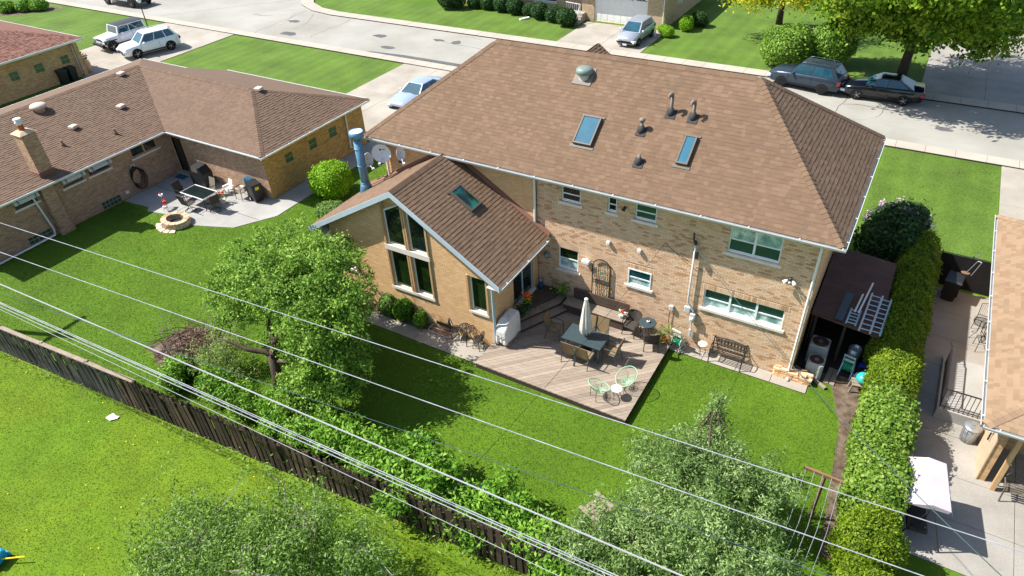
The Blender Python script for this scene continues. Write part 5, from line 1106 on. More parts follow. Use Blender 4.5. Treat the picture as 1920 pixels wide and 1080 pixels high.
k=MB(); k.lathe([(.45,.05),(.01,.06)],(0,0,0),14,cap=False,sy=.8); k.build('ash_bed','dark_ground',t); k=MB(); [k.tube([(-.3+.1*i,-.2,.34),(.1*i,.25,.36)],.012,4) for i in range(4)]; k.build('grate','dark_metal',t)
one('door_mat',MB().mm(-.36,-.24,0,.36,.24,.015),'mat_blue','blue door mat in front of the ranch screen door','mat',(-32.87,.5,.032),.05)
t=thing('garden_hose','black garden hose coiled on a wall hook of the ranch house','hose',(-33.42,-1.65,1.0)); k=MB()
for j in range(5): k.tube([(.02+.015*j,(.28+.03*j)*math.cos(i*.3142)+.03*j,(.50+.02*j)*math.sin(i*.3142)-.06*j) for i in range(20)],.02,5,True)
k.build('coil','hose_black',t,True); k=MB(); k.tube([(0,-.12,.4),(.06,-.1,.62),(.06,.1,.62),(0,.12,.4)],.02,5); k.build('hook','white_paint',t)
one('wall_spigot_box',MB().bev((0,0,0),(.06,.2,.16),.02),'pot_white','small white box on the ranch wall near the basement window','utility box',(-33.46,-2.4,.35))
# ================================================================ neighbours
NH=thing('far_neighbour_house','brick bungalow with reddish hip roof beside the parked white vehicles','house',(-60,0,0),world=True)
MN=frame((-54.3,0,0),(0,1,0),(-1,0,0)); nw=[(7.2,7.8,1.2,1.8),(5.2,5.85,1.2,1.8),(3.4,4.0,1.2,1.8)]
wall(NH,MN,8.6,2.7,nw,'brick_right',u0=-14,name='side_wall')
for r in nw: block_window(NH,MN,*r,2,2)
g=MB(); g.mm(-66,8.58,0,-54.32,8.6,2.7); g.mm(-66,-14,0,-65.98,8.58,2.7); g.build('outer_walls','brick_right',NH)
nfc=hip_faces(0,0,0,0,0,0,0,0,0); A_,B_,C_,D_=(-66.5,-14.5,2.75),(-53.8,-14.5,2.75),(-53.8,9.1,2.75),(-66.5,9.1,2.75); P_,Q_=(-60.1,-8,4.7),(-60.1,2.8,4.7)
nr_=slab_roof(NH,[(B_,C_,Q_,P_),(D_,A_,P_,Q_),(C_,D_,Q_),(A_,B_,P_)],'shingle_red'); shingle_field(nr_,'shingle_red',B_,C_,Vector((-6.3,0,1.95)),6.7,[vplane(C_,Q_,(-56,-5)),((-60.1,0,0),(-1,0,0))],expo=.18,h=(.014,.024)); caps(nr_,'shingle_red',C_,Q_,fnorm((B_,C_,Q_)),fnorm((C_,D_,Q_)),single=False)
gutter(NH,(-53.8,-14.5,2.73),(-53.8,9.1,2.73),'white_metal',out=(1,0,0),w=.14,h=.14); gutter(NH,(-66.5,9.1,2.73),(-53.8,9.1,2.73),'white_metal',out=(0,1,0)); downspout(NH,[(-53.7,8.4,2.6),(-54.22,8.3,2.35),(-54.22,8.3,.2)],r=.06)
k=MB(); k.mm(-54.28,8.3,0,-54.0,8.62,2.68); k.build('corner_pier','brick_right',NH)
t=thing('garden_urn','tall stone urn at the far neighbour corner','urn',(-54.6,9.0,.03)); k=MB(); k.lathe([(.2,0),(.3,.4),(.32,.7),(.2,.95),(.26,1.05),(.2,1.05)],(0,0,0),14); k.build('body','brick_loose',t,True); link('foliage',leaves('foliage','leaf_dark',rng.normal(size=(80,3))*np.array([.15,.15,.1])+np.array([0,0,1.15]),rng.normal(size=(80,3)),.15,.06,rng.random(80)),t)
potplant('flower_basket','dark red foliage plant at the far neighbour corner',(-56.2,9.6,.03),.6,'leaf_brown',('flower_red',10,1.5),.2,.5,'wicker',80,.16,.08)
FH=thing('street_house','pale brick house across the street with a white double garage door','house',(-26,40,0),world=True)
MF=frame((0,35.75,0),(1,0,0),(0,1,0)); MF2=frame((0,36.6,0),(1,0,0),(0,1,0)); MFS=frame((-17.9,0,0),(0,1,0),(-1,0,0))
wall(FH,MF,-17.9,3.0,[(-24.15,-19.45,.03,2.45)],'brick_far',u0=-25.3,name='garage_wall'); wall(FH,MF2,-25.31,3.0,[(-35.5,-33.9,.9,2.2),(-30.4,-28.2,.9,2.3)],'brick_far',u0=-39,name='front_wall'); wall(FH,MFS,46,3.0,[(38.5,39.5,1.4,2.2),(42.5,43.4,1.4,2.2)],'brick_far',u0=35.772,name='side_wall')
for r in ((-35.5,-33.9,.9,2.2),(-30.4,-28.2,.9,2.3)): window(FH,MF2,*r,n=2,glass=('glass_teal','glass_teal'))
for r in ((38.5,39.5,1.4,2.2),(42.5,43.4,1.4,2.2)): window(FH,MFS,*r)
k=MB(MF); k.mm(-24.15,.1,.03,-19.45,.14,2.45); gd=k.build('garage_door','white_paint',FH)
for r in range(4):
    for c in range(8):
        a=-24.1+c*.585; z=.07+r*.595; k=MB(MF)
        if r<3: k.mm(a+.05,.088,z+.05,a+.535,.101,z+.545); k.build('door_panel','white_paint',gd)
for c in range(4):
    x=-24.1+c*1.17; k=MB(MF); k.add([(x+.12,.092,1.95)]+[(x+.12+.93*i/8,.092,1.98+.28*math.sin(math.pi*(i/8*.5+.5*(c>1) if c>1 else i/8*.5))) for i in range(9)]+[(x+1.05,.092,1.95)],[tuple(range(11))]); k.build('fan_light','glass_dark',gd)
    for j in range(3): k=MB(MF); k.box((x+.35+j*.25,.086,2.08),(.025,.01,.26),ry=.5-j*.3); k.build('muntin','white_paint',gd)
fr_=slab_roof(FH,[((-39.5,36.1,3.0),(-17.4,35.25,3.0),(-17.4,46.5,3.0),(-39.5,46.5,3.0)),((-17.4,35.25,3.02),(-17.4,46.5,3.02),(-22.5,40.8,5)),((-39.5,35.25,3.02),(-17.4,35.25,3.02),(-22.5,40.8,5),(-34,40.8,5))],'shingle_ranch'); gutter(FH,(-25.6,35.25,3.0),(-17.3,35.25,3.0),'white_metal'); downspout(FH,[(-18.05,35.2,2.95),(-18.05,35.68,2.6),(-18.05,35.68,.1)]); downspout(FH,[(-29.9,36.1,2.9),(-29.9,36.52,2.6),(-29.9,36.52,.1)])
ps=thing('porch_steps','concrete porch steps with white railing at the street house','steps',(-25.3,34.8,0)); 
for j in range(4): k=MB(); k.mm(-1.6,-.6+j*.3,0,.4-j*.02,1.6,.16*(j+1)); k.build('step','kerb_stone',ps)
k=MB(); k.tube([(.3,-.9,.5),(.3,0,1.5),(-1.2,.3,1.5)],.03,6); [k.tube([(.3,-.9+.15*i,.1),(.3,-.9+.15*i,.5+.15*i)],.012,4) for i in range(6)]; [k.tube([(.3-.2*i,.04*i,.5),(.3-.2*i,.04*i,1.5)],.012,4) for i in range(8)]; k.build('railing','white_paint',ps)
SH['box']=shrub_mesh('foliage','leaf_dark',(1.5,1.4,1.25),2.4,1700,.14,.08,.08,21); SH['ball']=shrub_mesh('foliage','leaf_boxwood',(1.1,1.1,.9),2.4,1200,.10,.06,.03,22)
bl=[(-25.7,33.6,1.15),(-27.2,34.3,1.),(-28.8,34.6,1.05),(-30.0,35.1,.85),(-31.5,35.1,1.05),(-33.0,35.3,1.05),(-34.5,35.5,1.0),(-36.0,35.4,.9)]
for i,(x,y,s_) in enumerate(bl):
    o=shrub('clipped_shrub',SH['box'],'dark clipped shrub in the row along the street house front','shrub',(x,y,0),i*1.3,s_,'foundation shrubs of the street house')
bpy.data.objects['clipped_shrub']['label']='dark clipped shrub by the porch railing of the street house'
shrub('juniper',SH['box'],'large dark juniper at the end of the street house shrub row','shrub',(-37.9,34.4,0),.4,(1.7,1.3,1.5)); 
for i,(x,y,s_) in enumerate(((-17.0,34.0,.9),(-17.7,34.8,.75))): shrub('globe_shrub',SH['ball'],('larger yellow-green globe shrub at the garage corner','smaller yellow-green globe shrub against the garage corner')[i],'shrub',(x,y,0),i,s_)
shrub('corner_bush',SH['ball'],'bright loose bush beside the street house side wall','shrub',(-16.2,36,0),.3,(1,1,1.3)); shrub('corner_bush',SH['box'],'dark low bush along the street house side bed','shrub',(-15.6,37.5,0),.3,.9)
one('garden_statue',MB().lathe([(.12,0),(.1,.3),(.05,.42),(.08,.5),(.03,.58)],(0,0,0),10),'pot_white','small white garden statue by the globe shrubs','statue',(-17.9,33.6,0),smooth=True)
one('splash_block',MB().box((0,0,.08),(.25,.9,.12),rx=.06),'pot_white','white downspout extension lying on the street house lawn','downspout extension',(-29.9,33.9,0),R(-35))
RN=thing('side_neighbour_house','tan-roofed brick house across the hedge with covered back porch','house',(8,3,0),world=True)
MRX=frame((5.75,0,0),(0,1,0),(1,0,0)); 
g=MB(); g.mm(5.75,-1.75,0,5.78,9.2,2.62); g.mm(5.78,-.1,0,14,-.07,2.62); g.mm(5.78,-1.75,0,5.95,-1.3,2.62); g.build('wall','brick_right',RN)
k=MB(); k.mm(5.72,-1.78,0,5.749,-.4,2.62); k.build('corner_panel','stone_warm',RN)
rE=[((5.15,-2.4,2.72),(5.15,9.7,2.72),(10.4,4.4,4.9),(10.4,2.9,4.9)),((14.5,-2.4,2.72),(5.15,-2.4,2.72),(10.4,2.9,4.9)),((5.15,9.7,2.72),(14.5,9.7,2.72),(10.4,4.4,4.9)),((14.5,9.7,2.72),(14.5,-2.4,2.72),(10.4,2.9,4.9),(10.4,4.4,4.9))]
r4=slab_roof(RN,rE,'shingle_tan'); 
shingle_field(r4,'shingle_tan',(5.15,9.7,2.72),(5.15,-2.4,2.72),Vector((5.25,0,2.18)),5.7,[vplane((5.15,-2.4),(10.4,2.9),(6,4)),vplane((5.15,9.7),(10.4,4.4),(6,4))],expo=.15,widths=(.12,.16,.2,.24)); shingle_field(r4,'shingle_tan',(5.15,-2.4,2.72),(14.5,-2.4,2.72),Vector((0,5.3,2.18)),5.7,[vplane((5.15,-2.4),(10.4,2.9),(9,-2))],expo=.15,widths=(.12,.16,.2,.24))
caps(r4,'shingle_tan',(5.15,-2.4,2.72),(10.4,2.9,4.9),fnorm(rE[0]),fnorm(rE[1])); caps(r4,'shingle_tan',(5.15,9.7,2.72),(10.4,4.4,4.9),fnorm(rE[0]),fnorm(rE[2]))
gutter(RN,(5.15,-2.45,2.7),(5.15,9.75,2.7),'gutter_grey',out=(-1,0,0)); gutter(RN,(5.1,-2.4,2.7),(14.5,-2.4,2.7),'gutter_grey'); g=MB(); g.mm(5.18,-2.37,2.6,14.4,9.6,2.63); g.build('soffit','soffit',RN)
k=MB(); k.box((6.15,-1.95,1.3),(.12,.12,2.6)); k.build('porch_post','tan_trim',RN); k=MB(); k.box((9,-1.95,2.5),(6.6,.14,.18)); k.build('porch_beam','tan_trim',RN)
k=MB(); p=Vector((6.5,-.6,3.29)); k.tube([p,p+Vector((.1,.02,.42)),p+Vector((.35,.05,.44)),p+Vector((.4,.05,.1))],.05,6); k.build('vent_pipe','shingle_red',RN)
t=thing('wall_lamp','black wall lamp with white bracket on the side neighbour wall','lamp',(5.7,-1.2,1.5)); k=MB(); k.tube([(-.02,0,.35),(-.04,0,.1),(-.04,0,-.35)],.025,6); k.build('pole','dark_metal',t); k=MB(); k.bev((-.05,0,.06),(.1,.12,.12),.01); k.build('box','pot_white',t)
rp=thing('porch_ramp','concrete landing with black metal railings beside the hedge','ramp',(5.05,1.75,0)); k=MB(); k.mm(-.62,-1.45,.02,.68,1.15,.45); k.build('landing','concrete_cool',rp)
for j in range(2): k=MB(); k.mm(-.6,1.15+j*.3,.02,.66,1.45+j*.3,.3-.14*j); k.build('step','concrete_cool',rp)
k=MB(); k.tube([(-.56,-1.38,1.25),(.62,-1.38,1.25)],.025,6); k.tube([(-.56,-1.38,.55),(.62,-1.38,.55)],.015,5); k.build('railing','dark_metal',rp)
for i in range(10): k=MB(); k.tube([(-.56+i*.131,-1.38,.45),(-.56+i*.131,-1.38,1.25)],.011,4); k.build('baluster','dark_metal',rp)
k=MB(); k.tube([(-.56,-1.38,1.25),(-.56,.7,1.25),(-.56,1.5,.95)],.025,6); k.tube([(-.56,-1.38,.55),(-.56,.8,.55)],.015,5); k.build('railing','dark_metal',rp)
for i in range(18): k=MB(); k.tube([(-.56,-1.3+i*.13,.45),(-.56,-1.3+i*.13,1.25)],.011,4); k.build('baluster','dark_metal',rp)
t=thing('trash_can','galvanised trash can with lid by the concrete landing','trash can',(5.42,-.25,.03)); k=MB(); k.lathe([(.2,0),(.235,.58)],(0,0,0),20); k.build('body','galvanised',t,True); k=MB(); k.lathe([(.255,.56),(.26,.6),(.22,.63),(.02,.66)],(0,0,0),20); l_=k.build('lid','galvanised',t,True); k=MB(); k.tube([(-.06,0,.65),(0,0,.71),(.06,0,.65)],.012,5); k.build('lid_handle','galvanised',l_)
for j in range(12): k=MB(); a=j*.5236; k.tube([(.205*math.cos(a),.205*math.sin(a),.03),(.238*math.cos(a),.238*math.sin(a),.55)],.010,4); k.build('rib','galvanised',t)
bin_('dark wheelie bin beside the screened fence across the hedge',(4.35,7.3,.03),R(-8))
t=thing('garden_cart','metal frame trolley with rusty basket on the dark wheelie bin','trolley',(4.72,7.6,1.08)); k=MB(); k.tube([(-.1,0,.02),(.15,.15,.6)],.012,5); k.tube([(.1,-.05,.02),(.28,.1,.6)],.012,5); k.tube([(.15,.15,.6),(.28,.1,.6)],.012,5); k.build('frame','galvanised',t); k=MB(); k.lathe([(.1,0),(.16,.08),(.14,.08)],(-.1,0,.0),10,sy=.7); k.build('basket','timber',t)
t=thing('screened_fence','chain fence covered with black screen across the side yard','fence',(4.95,8.15,0)); k=MB(); k.mm(-1.25,-.01,.05,.85,.01,1.5); k.build('screen','mesh_screen',t)
for x in (-1.25,-.2,.85): k=MB(); k.tube([(x,.03,0),(x,.03,1.6)],.025,6); k.build('post','dark_metal',t)
k=MB(); k.tube([(-1.25,.03,1.52),(.85,.03,1.52)],.02,6); k.build('top_rail','dark_metal',t); k=MB(); k.tube([(-.2,.03,1.5),(-.05,.05,1.75)],.02,5); k.build('gate_latch','galvanised',t)
t=thing('mesh_table','round black mesh table with bentwood chair by the side neighbour wall','table',(5.45,5.25,.03)); k=MB(); k.tube([(.3*math.cos(i*.3142),.3*math.sin(i*.3142),.68) for i in range(20)],.015,5,True); k.build('rim','furniture_black',t); k=MB(); [k.tube([(-.29,-.28+.04*i,.68),(.29,-.28+.04*i,.68)],.005,3) for i in range(15)]; [k.tube([(-.28+.04*i,-.29,.681),(-.28+.04*i,.29,.681)],.005,3) for i in range(15)]; k.build('mesh_top','furniture_black',t)
for a in range(4): k=MB(); an=a*1.57+.6; k.tube([(.1*math.cos(an),.1*math.sin(an),.67),(.08*math.cos(an),.08*math.sin(an),.3),(.3*math.cos(an),.3*math.sin(an),0)],.014,5); k.build('leg','furniture_black',t)
def wire_chair(label,loc,rz):
    t=thing('wire_chair',label,'chair',loc,rz,'black wire chairs'); k=MB(); k.tube([(-.2,-.2,.42),(.2,-.2,.42),(.2,.2,.42),(-.2,.2,.42)],.012,5,True); [k.tube([(-.2,-.18+.05*i,.42),(.2,-.18+.05*i,.42)],.005,3) for i in range(8)]; k.build('seat','furniture_black',t)
    k=MB(); k.tube([(-.2,-.2,.42),(-.22,-.28,.85),(0,-.31,.92),(.22,-.28,.85),(.2,-.2,.42)],.013,5); [k.tube([(-.15+.06*i,-.21,.43),(-.16+.064*i,-.29,.87)],.006,3) for i in range(6)]; k.build('backrest','furniture_black',t)
    for x in (-.2,.2):
        for y in (-.2,.2): k=MB(); k.tube([(x,y,.42),(x*1.1,y*1.2,0)],.012,5); k.build('leg','furniture_black',t)
wire_chair('black wire chair beyond the round mesh table',(5.5,5.9,.03),R(170)); wire_chair('black wire chair nearest the landing beside the mesh table',(5.6,4.6,.03),R(10))
t=thing('garden_bench','grey metal bench with crossed back under the neighbour porch','bench',(6.9,-2.0,.03),R(185)); 
for j in range(6): k=MB(); k.box((0,-.2+j*.08,.42),(1.2,.05,.015)); k.build('seat_slat','bronze',t)
k=MB(); k.tube([(-.6,-.25,.45),(-.6,-.3,.95),(.6,-.3,.95),(.6,-.25,.45)],.02,6); [ (k.tube([(-.6+i*.3,-.26,.48),(-.3+i*.3,-.3,.94)],.012,4),k.tube([(-.3+i*.3,-.26,.48),(-.6+i*.3,-.3,.94)],.012,4)) for i in range(4)]; k.build('back_lattice','bronze',t)
for s_ in (-1,1): k=MB(); k.tube([(s_*.6,.28,0),(s_*.62,.25,.6),(s_*.62,-.2,.66)],.022,6); k.build('leg','bronze',t); k=MB(); k.tube([(s_*.6,-.3,0),(s_*.6,-.25,.5)],.022,6); k.build('leg','bronze',t)
t=thing('canopy_swing','patio swing seat with scalloped pale canopy against the vine hedge','swing seat',(4.35,-4.2,.03),R(8))
k=MB(); n=42; W=.82
cp_=[(-.70,1.50),(-.62,1.62),(-.1,1.80),(.34,1.72),(.42,1.52)]
for j in range(n+1):
    y=-W+2*W*j/n
    for q,(x,z) in enumerate(cp_): k.V.append((x,y,z+(.045*abs(math.sin(j*math.pi/6)) if q in (0,4) else 0)-(.03*math.sin(math.pi*j/n*2)**2 if q==2 else 0)))
m_=len(cp_); k.F=[(j*m_+i,j*m_+i+1,(j+1)*m_+i+1,(j+1)*m_+i) for j in range(n) for i in range(m_-1)]; k.T=[.5]*len(k.F); k.build('canopy','canvas_awning',t)
for y in (-W,W): k=MB(); k.add([(-.62,y,1.62),(-.1,y,1.80),(.34,y,1.72),(.30,y,1.62),(.0,y,1.64),(-.3,y,1.60)],[(0,1,2,3,4,5)]); k.build('canopy_end','canvas_awning',t)
for s_ in (-1,1): k=MB(); k.tube([(.55,s_*.8,0),(-.05,s_*.8,1.7),(-.6,s_*.8,0)],.025,6); k.build('leg','dark_metal',t)
k=MB(); k.bev((-.1,0,.5),(.5,1.4,.1),.03); k.build('seat','wicker',t); k=MB(); k.box((-.38,0,.8),(.08,1.4,.55),ry=-.2); k.build('backrest','wicker',t)
for s_ in (-1,1): k=MB(); k.tube([(-.1,s_*.68,.55),(-.05,s_*.7,1.65)],.012,4); k.build('hanger','dark_metal',t)
GN=thing('corner_house','pale house with white garage door past the big maple','house',(9,53,0),world=True); MG=frame((0,49.6,0),(1,0,0),(0,1,0)); wall(GN,MG,16,3,[(5.3,10.3,.03,2.4)],'brick_far',u0=4.6,name='garage_wall'); k=MB(MG); k.mm(5.3,.1,.03,10.3,.14,2.4); gd=k.build('garage_door','white_paint',GN)
for r in range(4):
    for c in range(8): k=MB(MG); k.mm(5.38+c*.62,.085,.08+r*.58,5.92+c*.62,.101,.58+r*.58); k.build('door_panel','white_paint',gd)
wall(GN,frame((4.6,0,0),(0,-1,0),(1,0,0)),-49.62,3,[],'brick_far',u0=-58,name='side_wall'); slab_roof(GN,[((4.1,49,3),(16.5,49,3),(16.5,58.5,3),(4.1,58.5,3)),((4.1,49,3.02),(16.5,49,3.02),(12,53.7,5),(8.8,53.7,5)),((4.1,58.5,3.02),(4.1,49,3.02),(8.8,53.7,5))],'shingle_ranch')
# ================================================================ cars (front = +x)
def lerpq(q,s,t): a,b,c,d=[Vector(v) for v in q]; return (a.lerp(b,s)).lerp(d.lerp(c,s),t)
def car(label,loc,rz,paint,L,W,wb,st,gh,rw=.33,cat='car',roofm=None,rim='rim_silver',panes=(0,.46,.92),name='parked_car',trim=None,rails=False,lampz=None,plate=True,bumper=None):
    """st: stations (x,half width factor,z bottom,z top); gh: greenhouse (x base front, x top front, x top rear, x base rear, z belt front, z belt rear, z roof, top width factor)"""
    t=thing(name,label,cat,loc,rz,'parked cars'); k=MB(); hw=W/2; n=11
    for x,w,zb,zt in st:
        w*=hw; zm=zb+(zt-zb)*.5
        sec=[(w*.86,zb),(w*.98,zb+.10),(w,zm),(w*.985,zt-.10),(w*.93,zt-.02),(0,zt+.025)]
        k.V += [(x,y,z) for y,z in sec]+[(x,-y,z) for y,z in sec[-2::-1]]
    m=len(st); k.F=[(j*n+i,j*n+i+1,(j+1)*n+i+1,(j+1)*n+i) for j in range(m-1) for i in range(n-1)]+[(j*n+n-1,j*n,(j+1)*n,(j+1)*n+n-1) for j in range(m-1)]+[tuple(range(n-1,-1,-1)),tuple(range((m-1)*n,m*n))]
    k.T=[.5]*len(k.F); body=k.build('body',paint,t); 
    for p in body.data.polygons: p.use_smooth=len(p.vertices)==4
    a0,a1,r1,r0,zbf,zbr,zr,tw=gh; b=hw*.93; tp=hw*tw
    F0,F1=(a0,-b,zbf),(a0,b,zbf); T0,T1=(a1,-tp,zr),(a1,tp,zr); U0,U1=(r1,-tp,zr),(r1,tp,zr); R0,R1=(r0,-b*.97,zbr),(r0,b*.97,zbr)
    k=MB(); mid=[((a1+(r1-a1)*i/4),s_*tp*(1 if s_ else 1),zr+.05*math.sin(math.pi*i/4)*.6) for i in range(5) for s_ in (-1,1)]
    k.add([F0,F1,R1,R0,T0,T1,U1,U0],[(0,1,5,4),(1,2,6,5),(2,3,7,6),(3,0,4,7)]); k.build('cabin',paint if not trim else trim,t)
    k=MB(); g=6
    for i in range(g+1):
        for j in range(g+1):
            s_,v=i/g,j/g; p=lerpq((T0,T1,U1,U0),s_,v); k.V.append((p.x,p.y*1.01,p.z+.06*math.sin(math.pi*s_)**.6*1. *(.35+.65*math.sin(math.pi*v)**.5)-.004))
    k.F=[(i*(g+1)+j,(i+1)*(g+1)+j,(i+1)*(g+1)+j+1,i*(g+1)+j+1) for i in range(g) for j in range(g)]; k.T=[.5]*len(k.F); k.build('roof',roofm or paint,t,True)
    def pane(q,s0,s1,t0,t1,nm,off=.006):
        P=[lerpq(q,s0,t0),lerpq(q,s1,t0),lerpq(q,s1,t1),lerpq(q,s0,t1)]; nn=(P[1]-P[0]).cross(P[3]-P[0]).normalized()
        c=sum(P,Vector())/4
        if nn.dot(c-Vector(((a0+r0)/2,0,zbf)))<0: nn=-nn
        k=MB(); k.add([p+nn*off for p in P],[(0,1,2,3)]); k.build(nm,'car_glass',t)
    pane((F0,F1,T1,T0),.06,.94,.05,.93,'windshield'); pane((R0,R1,U1,U0),.1,.9,.15,.92,'rear_window')
    for q in ((F0,R0,U0,T0),(F1,R1,U1,T1)):
        for u,v in zip(panes,panes[1:]): pane(q,u+.04 if u==0 else u+.012,v-.012,.07,.90,'side_window')
    for x in (wb/2,-wb/2):
        for s_ in (-1,1):
            Q=Matrix.Translation((x,s_*(hw-.10),rw))@Matrix.Rotation(R(90),4,'X'); k=MB(Q); k.lathe([(rw*.66,-.105),(rw*.94,-.10),(rw,-.07),(rw,.07),(rw*.94,.10),(rw*.66,.105)],(0,0,0),22); w_=k.build('wheel','tyre',t,True)
            k=MB(Q); k.lathe([(rw*.66,-.085),(rw*.66,.085)],(0,0,0),18); k.build('rim','rim_dark',w_)
            k=MB(Q)
            for a in range(5): k.box((rw*.36*math.cos(a*1.2566),rw*.36*math.sin(a*1.2566),0),(rw*.62,.07,.21),rz=a*1.2566)
            k.lathe([(rw*.17,-.11),(rw*.17,.11)],(0,0,0),10); k.build('spokes',rim,w_)
            k=MB(Matrix.Translation((x,s_*(hw+.002),rw))@Matrix.Rotation(R(90),4,'X')); ra=rw*1.16
            k.add([(ra*math.cos(a*math.pi/12-.22),ra*math.sin(a*math.pi/12-.22),0) for a in range(0,16) if -.3<a*math.pi/12-.22<math.pi+.3],[tuple(range(sum(1 for a in range(0,16) if -.3<a*math.pi/12-.22<math.pi+.3)))]); k.build('wheel_arch','car_black_trim',t)  # flat dark disc painted in for the shaded hollow of the wheel opening
    xf,xr=st[-1][0],st[0][0]; zl=lampz or (st[-1][3]-.14)
    for s_ in (-1,1):
        k=MB(); k.bev((xf-.12,s_*hw*.74,zl),(.30,.40,.15),.03,rz=-s_*.35); k.build('headlight','lamp_clear',t); k=MB(); k.bev((xr+.08,s_*hw*.76,st[0][3]-.18),(.2,.36,.20),.03,rz=s_*.25); k.build('taillight','lamp_red',t)
        k=MB(); k.bev((a0-.35,s_*(hw+.08),zbf+.06),(.16,.2,.13),.03); k.build('mirror',paint if not trim else trim,t)
        for f_ in (.28,.68): k=MB(); k.box((a0+(r0-a0)*f_,s_*(hw*.995),zbf-.14),(.18,.03,.03)); k.build('door_handle',paint,t)
        k=MB(); k.box((0,s_*hw*.97,st[1][2]+.06),(wb*.72,.05,.10)); k.build('side_skirt','car_black_trim',t)
        k=MB(); 
        for f_ in (.0,.47,.93): x=a0+(r0-a0)*f_-.05; k.box((x,s_*(hw*1.0),(zbf+st[1][2])/2+.08),(.012,.012,zbf-st[1][2]-.3))
        k.build('door_seam','car_black_trim',t)
        if rails: k=MB(); k.tube([(a1-.1,s_*tp*.96,zr+.03),(a1-.3,s_*tp*.96,zr+.09),(r1+.3,s_*tp*.96,zr+.09),(r1+.05,s_*tp*.96,zr+.03)],.02,5); k.build('roof_rail','car_black_trim' if rails==1 else paint,t)
    k=MB(); k.box((xf+.0,0,zl-.04),(.05,hw*1.0,.13)); k.build('grille','car_black_trim',t); k=MB(); k.box((xf+.01,0,st[-1][2]+.10),(.07,hw*1.5,.12)); k.build('lower_bumper',bumper or 'car_black_trim',t)
    if plate: k=MB(); k.box((xf+.035,0,zl-.22),(.02,.32,.14)); k.build('number_plate','plate',t)
    k=MB(); k.box((xr-.005,0,st[0][3]-.35),(.03,.5,.14)); k.build('rear_plate','plate',t)
    return t
sedan_st=[(-2.3,.80,.36,.93),(-2.2,.92,.26,1.0),(-1.5,1.,.2,1.02),(0,1.,.18,.98),(.9,1.,.18,.96),(1.5,.98,.2,.88),(2.05,.9,.22,.78),(2.25,.78,.3,.66)]
sedan_gh=(.98,.2,-.85,-1.72,.93,1.0,1.42,.64)
suv_st=[(-2.28,.84,.42,1.05),(-2.18,.95,.32,1.12),(-1.4,1.,.26,1.12),(0,1.,.25,1.08),(.85,1.,.25,1.05),(1.5,.98,.26,1.0),(2.05,.92,.28,.92),(2.3,.8,.36,.78)]
suv_gh=(1.0,.35,-1.7,-2.15,1.03,1.10,1.68,.72)
hatch_st=[(-1.95,.84,.42,.98),(-1.88,.95,.3,1.05),(-1.2,1.,.2,1.05),(0,1.,.2,1.02),(.9,1.,.2,.99),(1.4,.97,.2,.88),(1.85,.9,.22,.74),(2.0,.78,.3,.62)]
hatch_gh=(1.15,.25,-1.45,-1.85,.95,1.03,1.52,.70)
car('black sedan parked at the far kerb behind the grey one',(-.78,27.55,.01),R(181),'car_black',4.6,1.8,2.6,sedan_st,sedan_gh,rw=.32)
car('grey crossover with roof rails parked at the far kerb beside the big shrub',(-5.25,27.65,.01),R(170),'car_grey',4.6,1.84,2.62,suv_st,suv_gh,rw=.34,rim='rim_dark',rails=2)
car('silver hatchback parked on the driveway facing the street',(-18.95,32.2,.035),R(-92),'car_silver',3.95,1.7,2.53,hatch_st,hatch_gh,rw=.3)
car('pale silver sedan on the driveway, half hidden by the main roof',(-26.95,14.8,.035),R(-92),'car_pale',4.6,1.8,2.6,sedan_st,sedan_gh,rw=.32)
car('white seven-seat family car with dark roof panel on the left driveway',(-54.1,14.3,.035),R(-106),'car_white',4.8,1.9,2.7,suv_st,suv_gh,rw=.37,rails=2,panes=(0,.38,.7,.95))
jst=[(-1.95,.92,.5,1.12),(-1.9,.96,.45,1.2),(-.8,.96,.42,1.2),(.45,.94,.42,1.2),(.75,.92,.42,1.17),(1.75,.80,.45,1.1),(1.85,.78,.48,1.04)]
J=car('white off-road vehicle with dark hardtop parked beside the white family car',(-58.05,14.5,.035),R(-96),'car_white',4.2,1.85,2.6,jst,(.62,.45,-1.85,-1.95,1.18,1.2,1.78,.84),rw=.40,roofm='dark_metal',panes=(0,.42,.95),trim='car_white',lampz=.95)
for s_ in (-1,1):
    k=MB(); k.box((1.3,s_*.82,.86),(.95,.28,.06)); k.box((1.78,s_*.82,.74),(.06,.28,.22)); k.build('fender','car_black_trim',J); k=MB(); k.box((-1.35,s_*.9,.88),(1.0,.14,.06)); k.build('fender','car_black_trim',J)
k=MB(); k.bev((2.0,0,.6),(.2,1.7,.2),.04); k.build('front_bumper','car_black_trim',J)
tst=[(-2.9,.94,.55,1.25),(-2.8,.98,.5,1.3),(-.9,1.,.48,1.3),(.9,1.,.48,1.28),(1.3,.99,.48,1.25),(2.4,.95,.5,1.15),(2.8,.9,.55,1.0)]
TK=car('white pickup truck with dark bumper parked by the near sidewalk',(-70.2,23.5,.01),R(1),'car_white',5.7,2.0,3.9,tst,(1.35,.75,-.9,-1.2,1.25,1.28,1.9,.78),rw=.4,bumper='car_black_trim')
k=MB(); k.bev((2.7,0,.72),(.4,1.96,.42),.06); k.build('front_bumper','car_black_trim',TK); k=MB(); k.box((.2,-1.02,.42),(2.4,.16,.05)); k.build('running_board','car_black_trim',TK)
for s_ in (-1,1): k=MB(); k.bev((2.0,s_*.86,.8),(1.1,.32,.5),.06); k.build('fender','car_black_trim',TK)
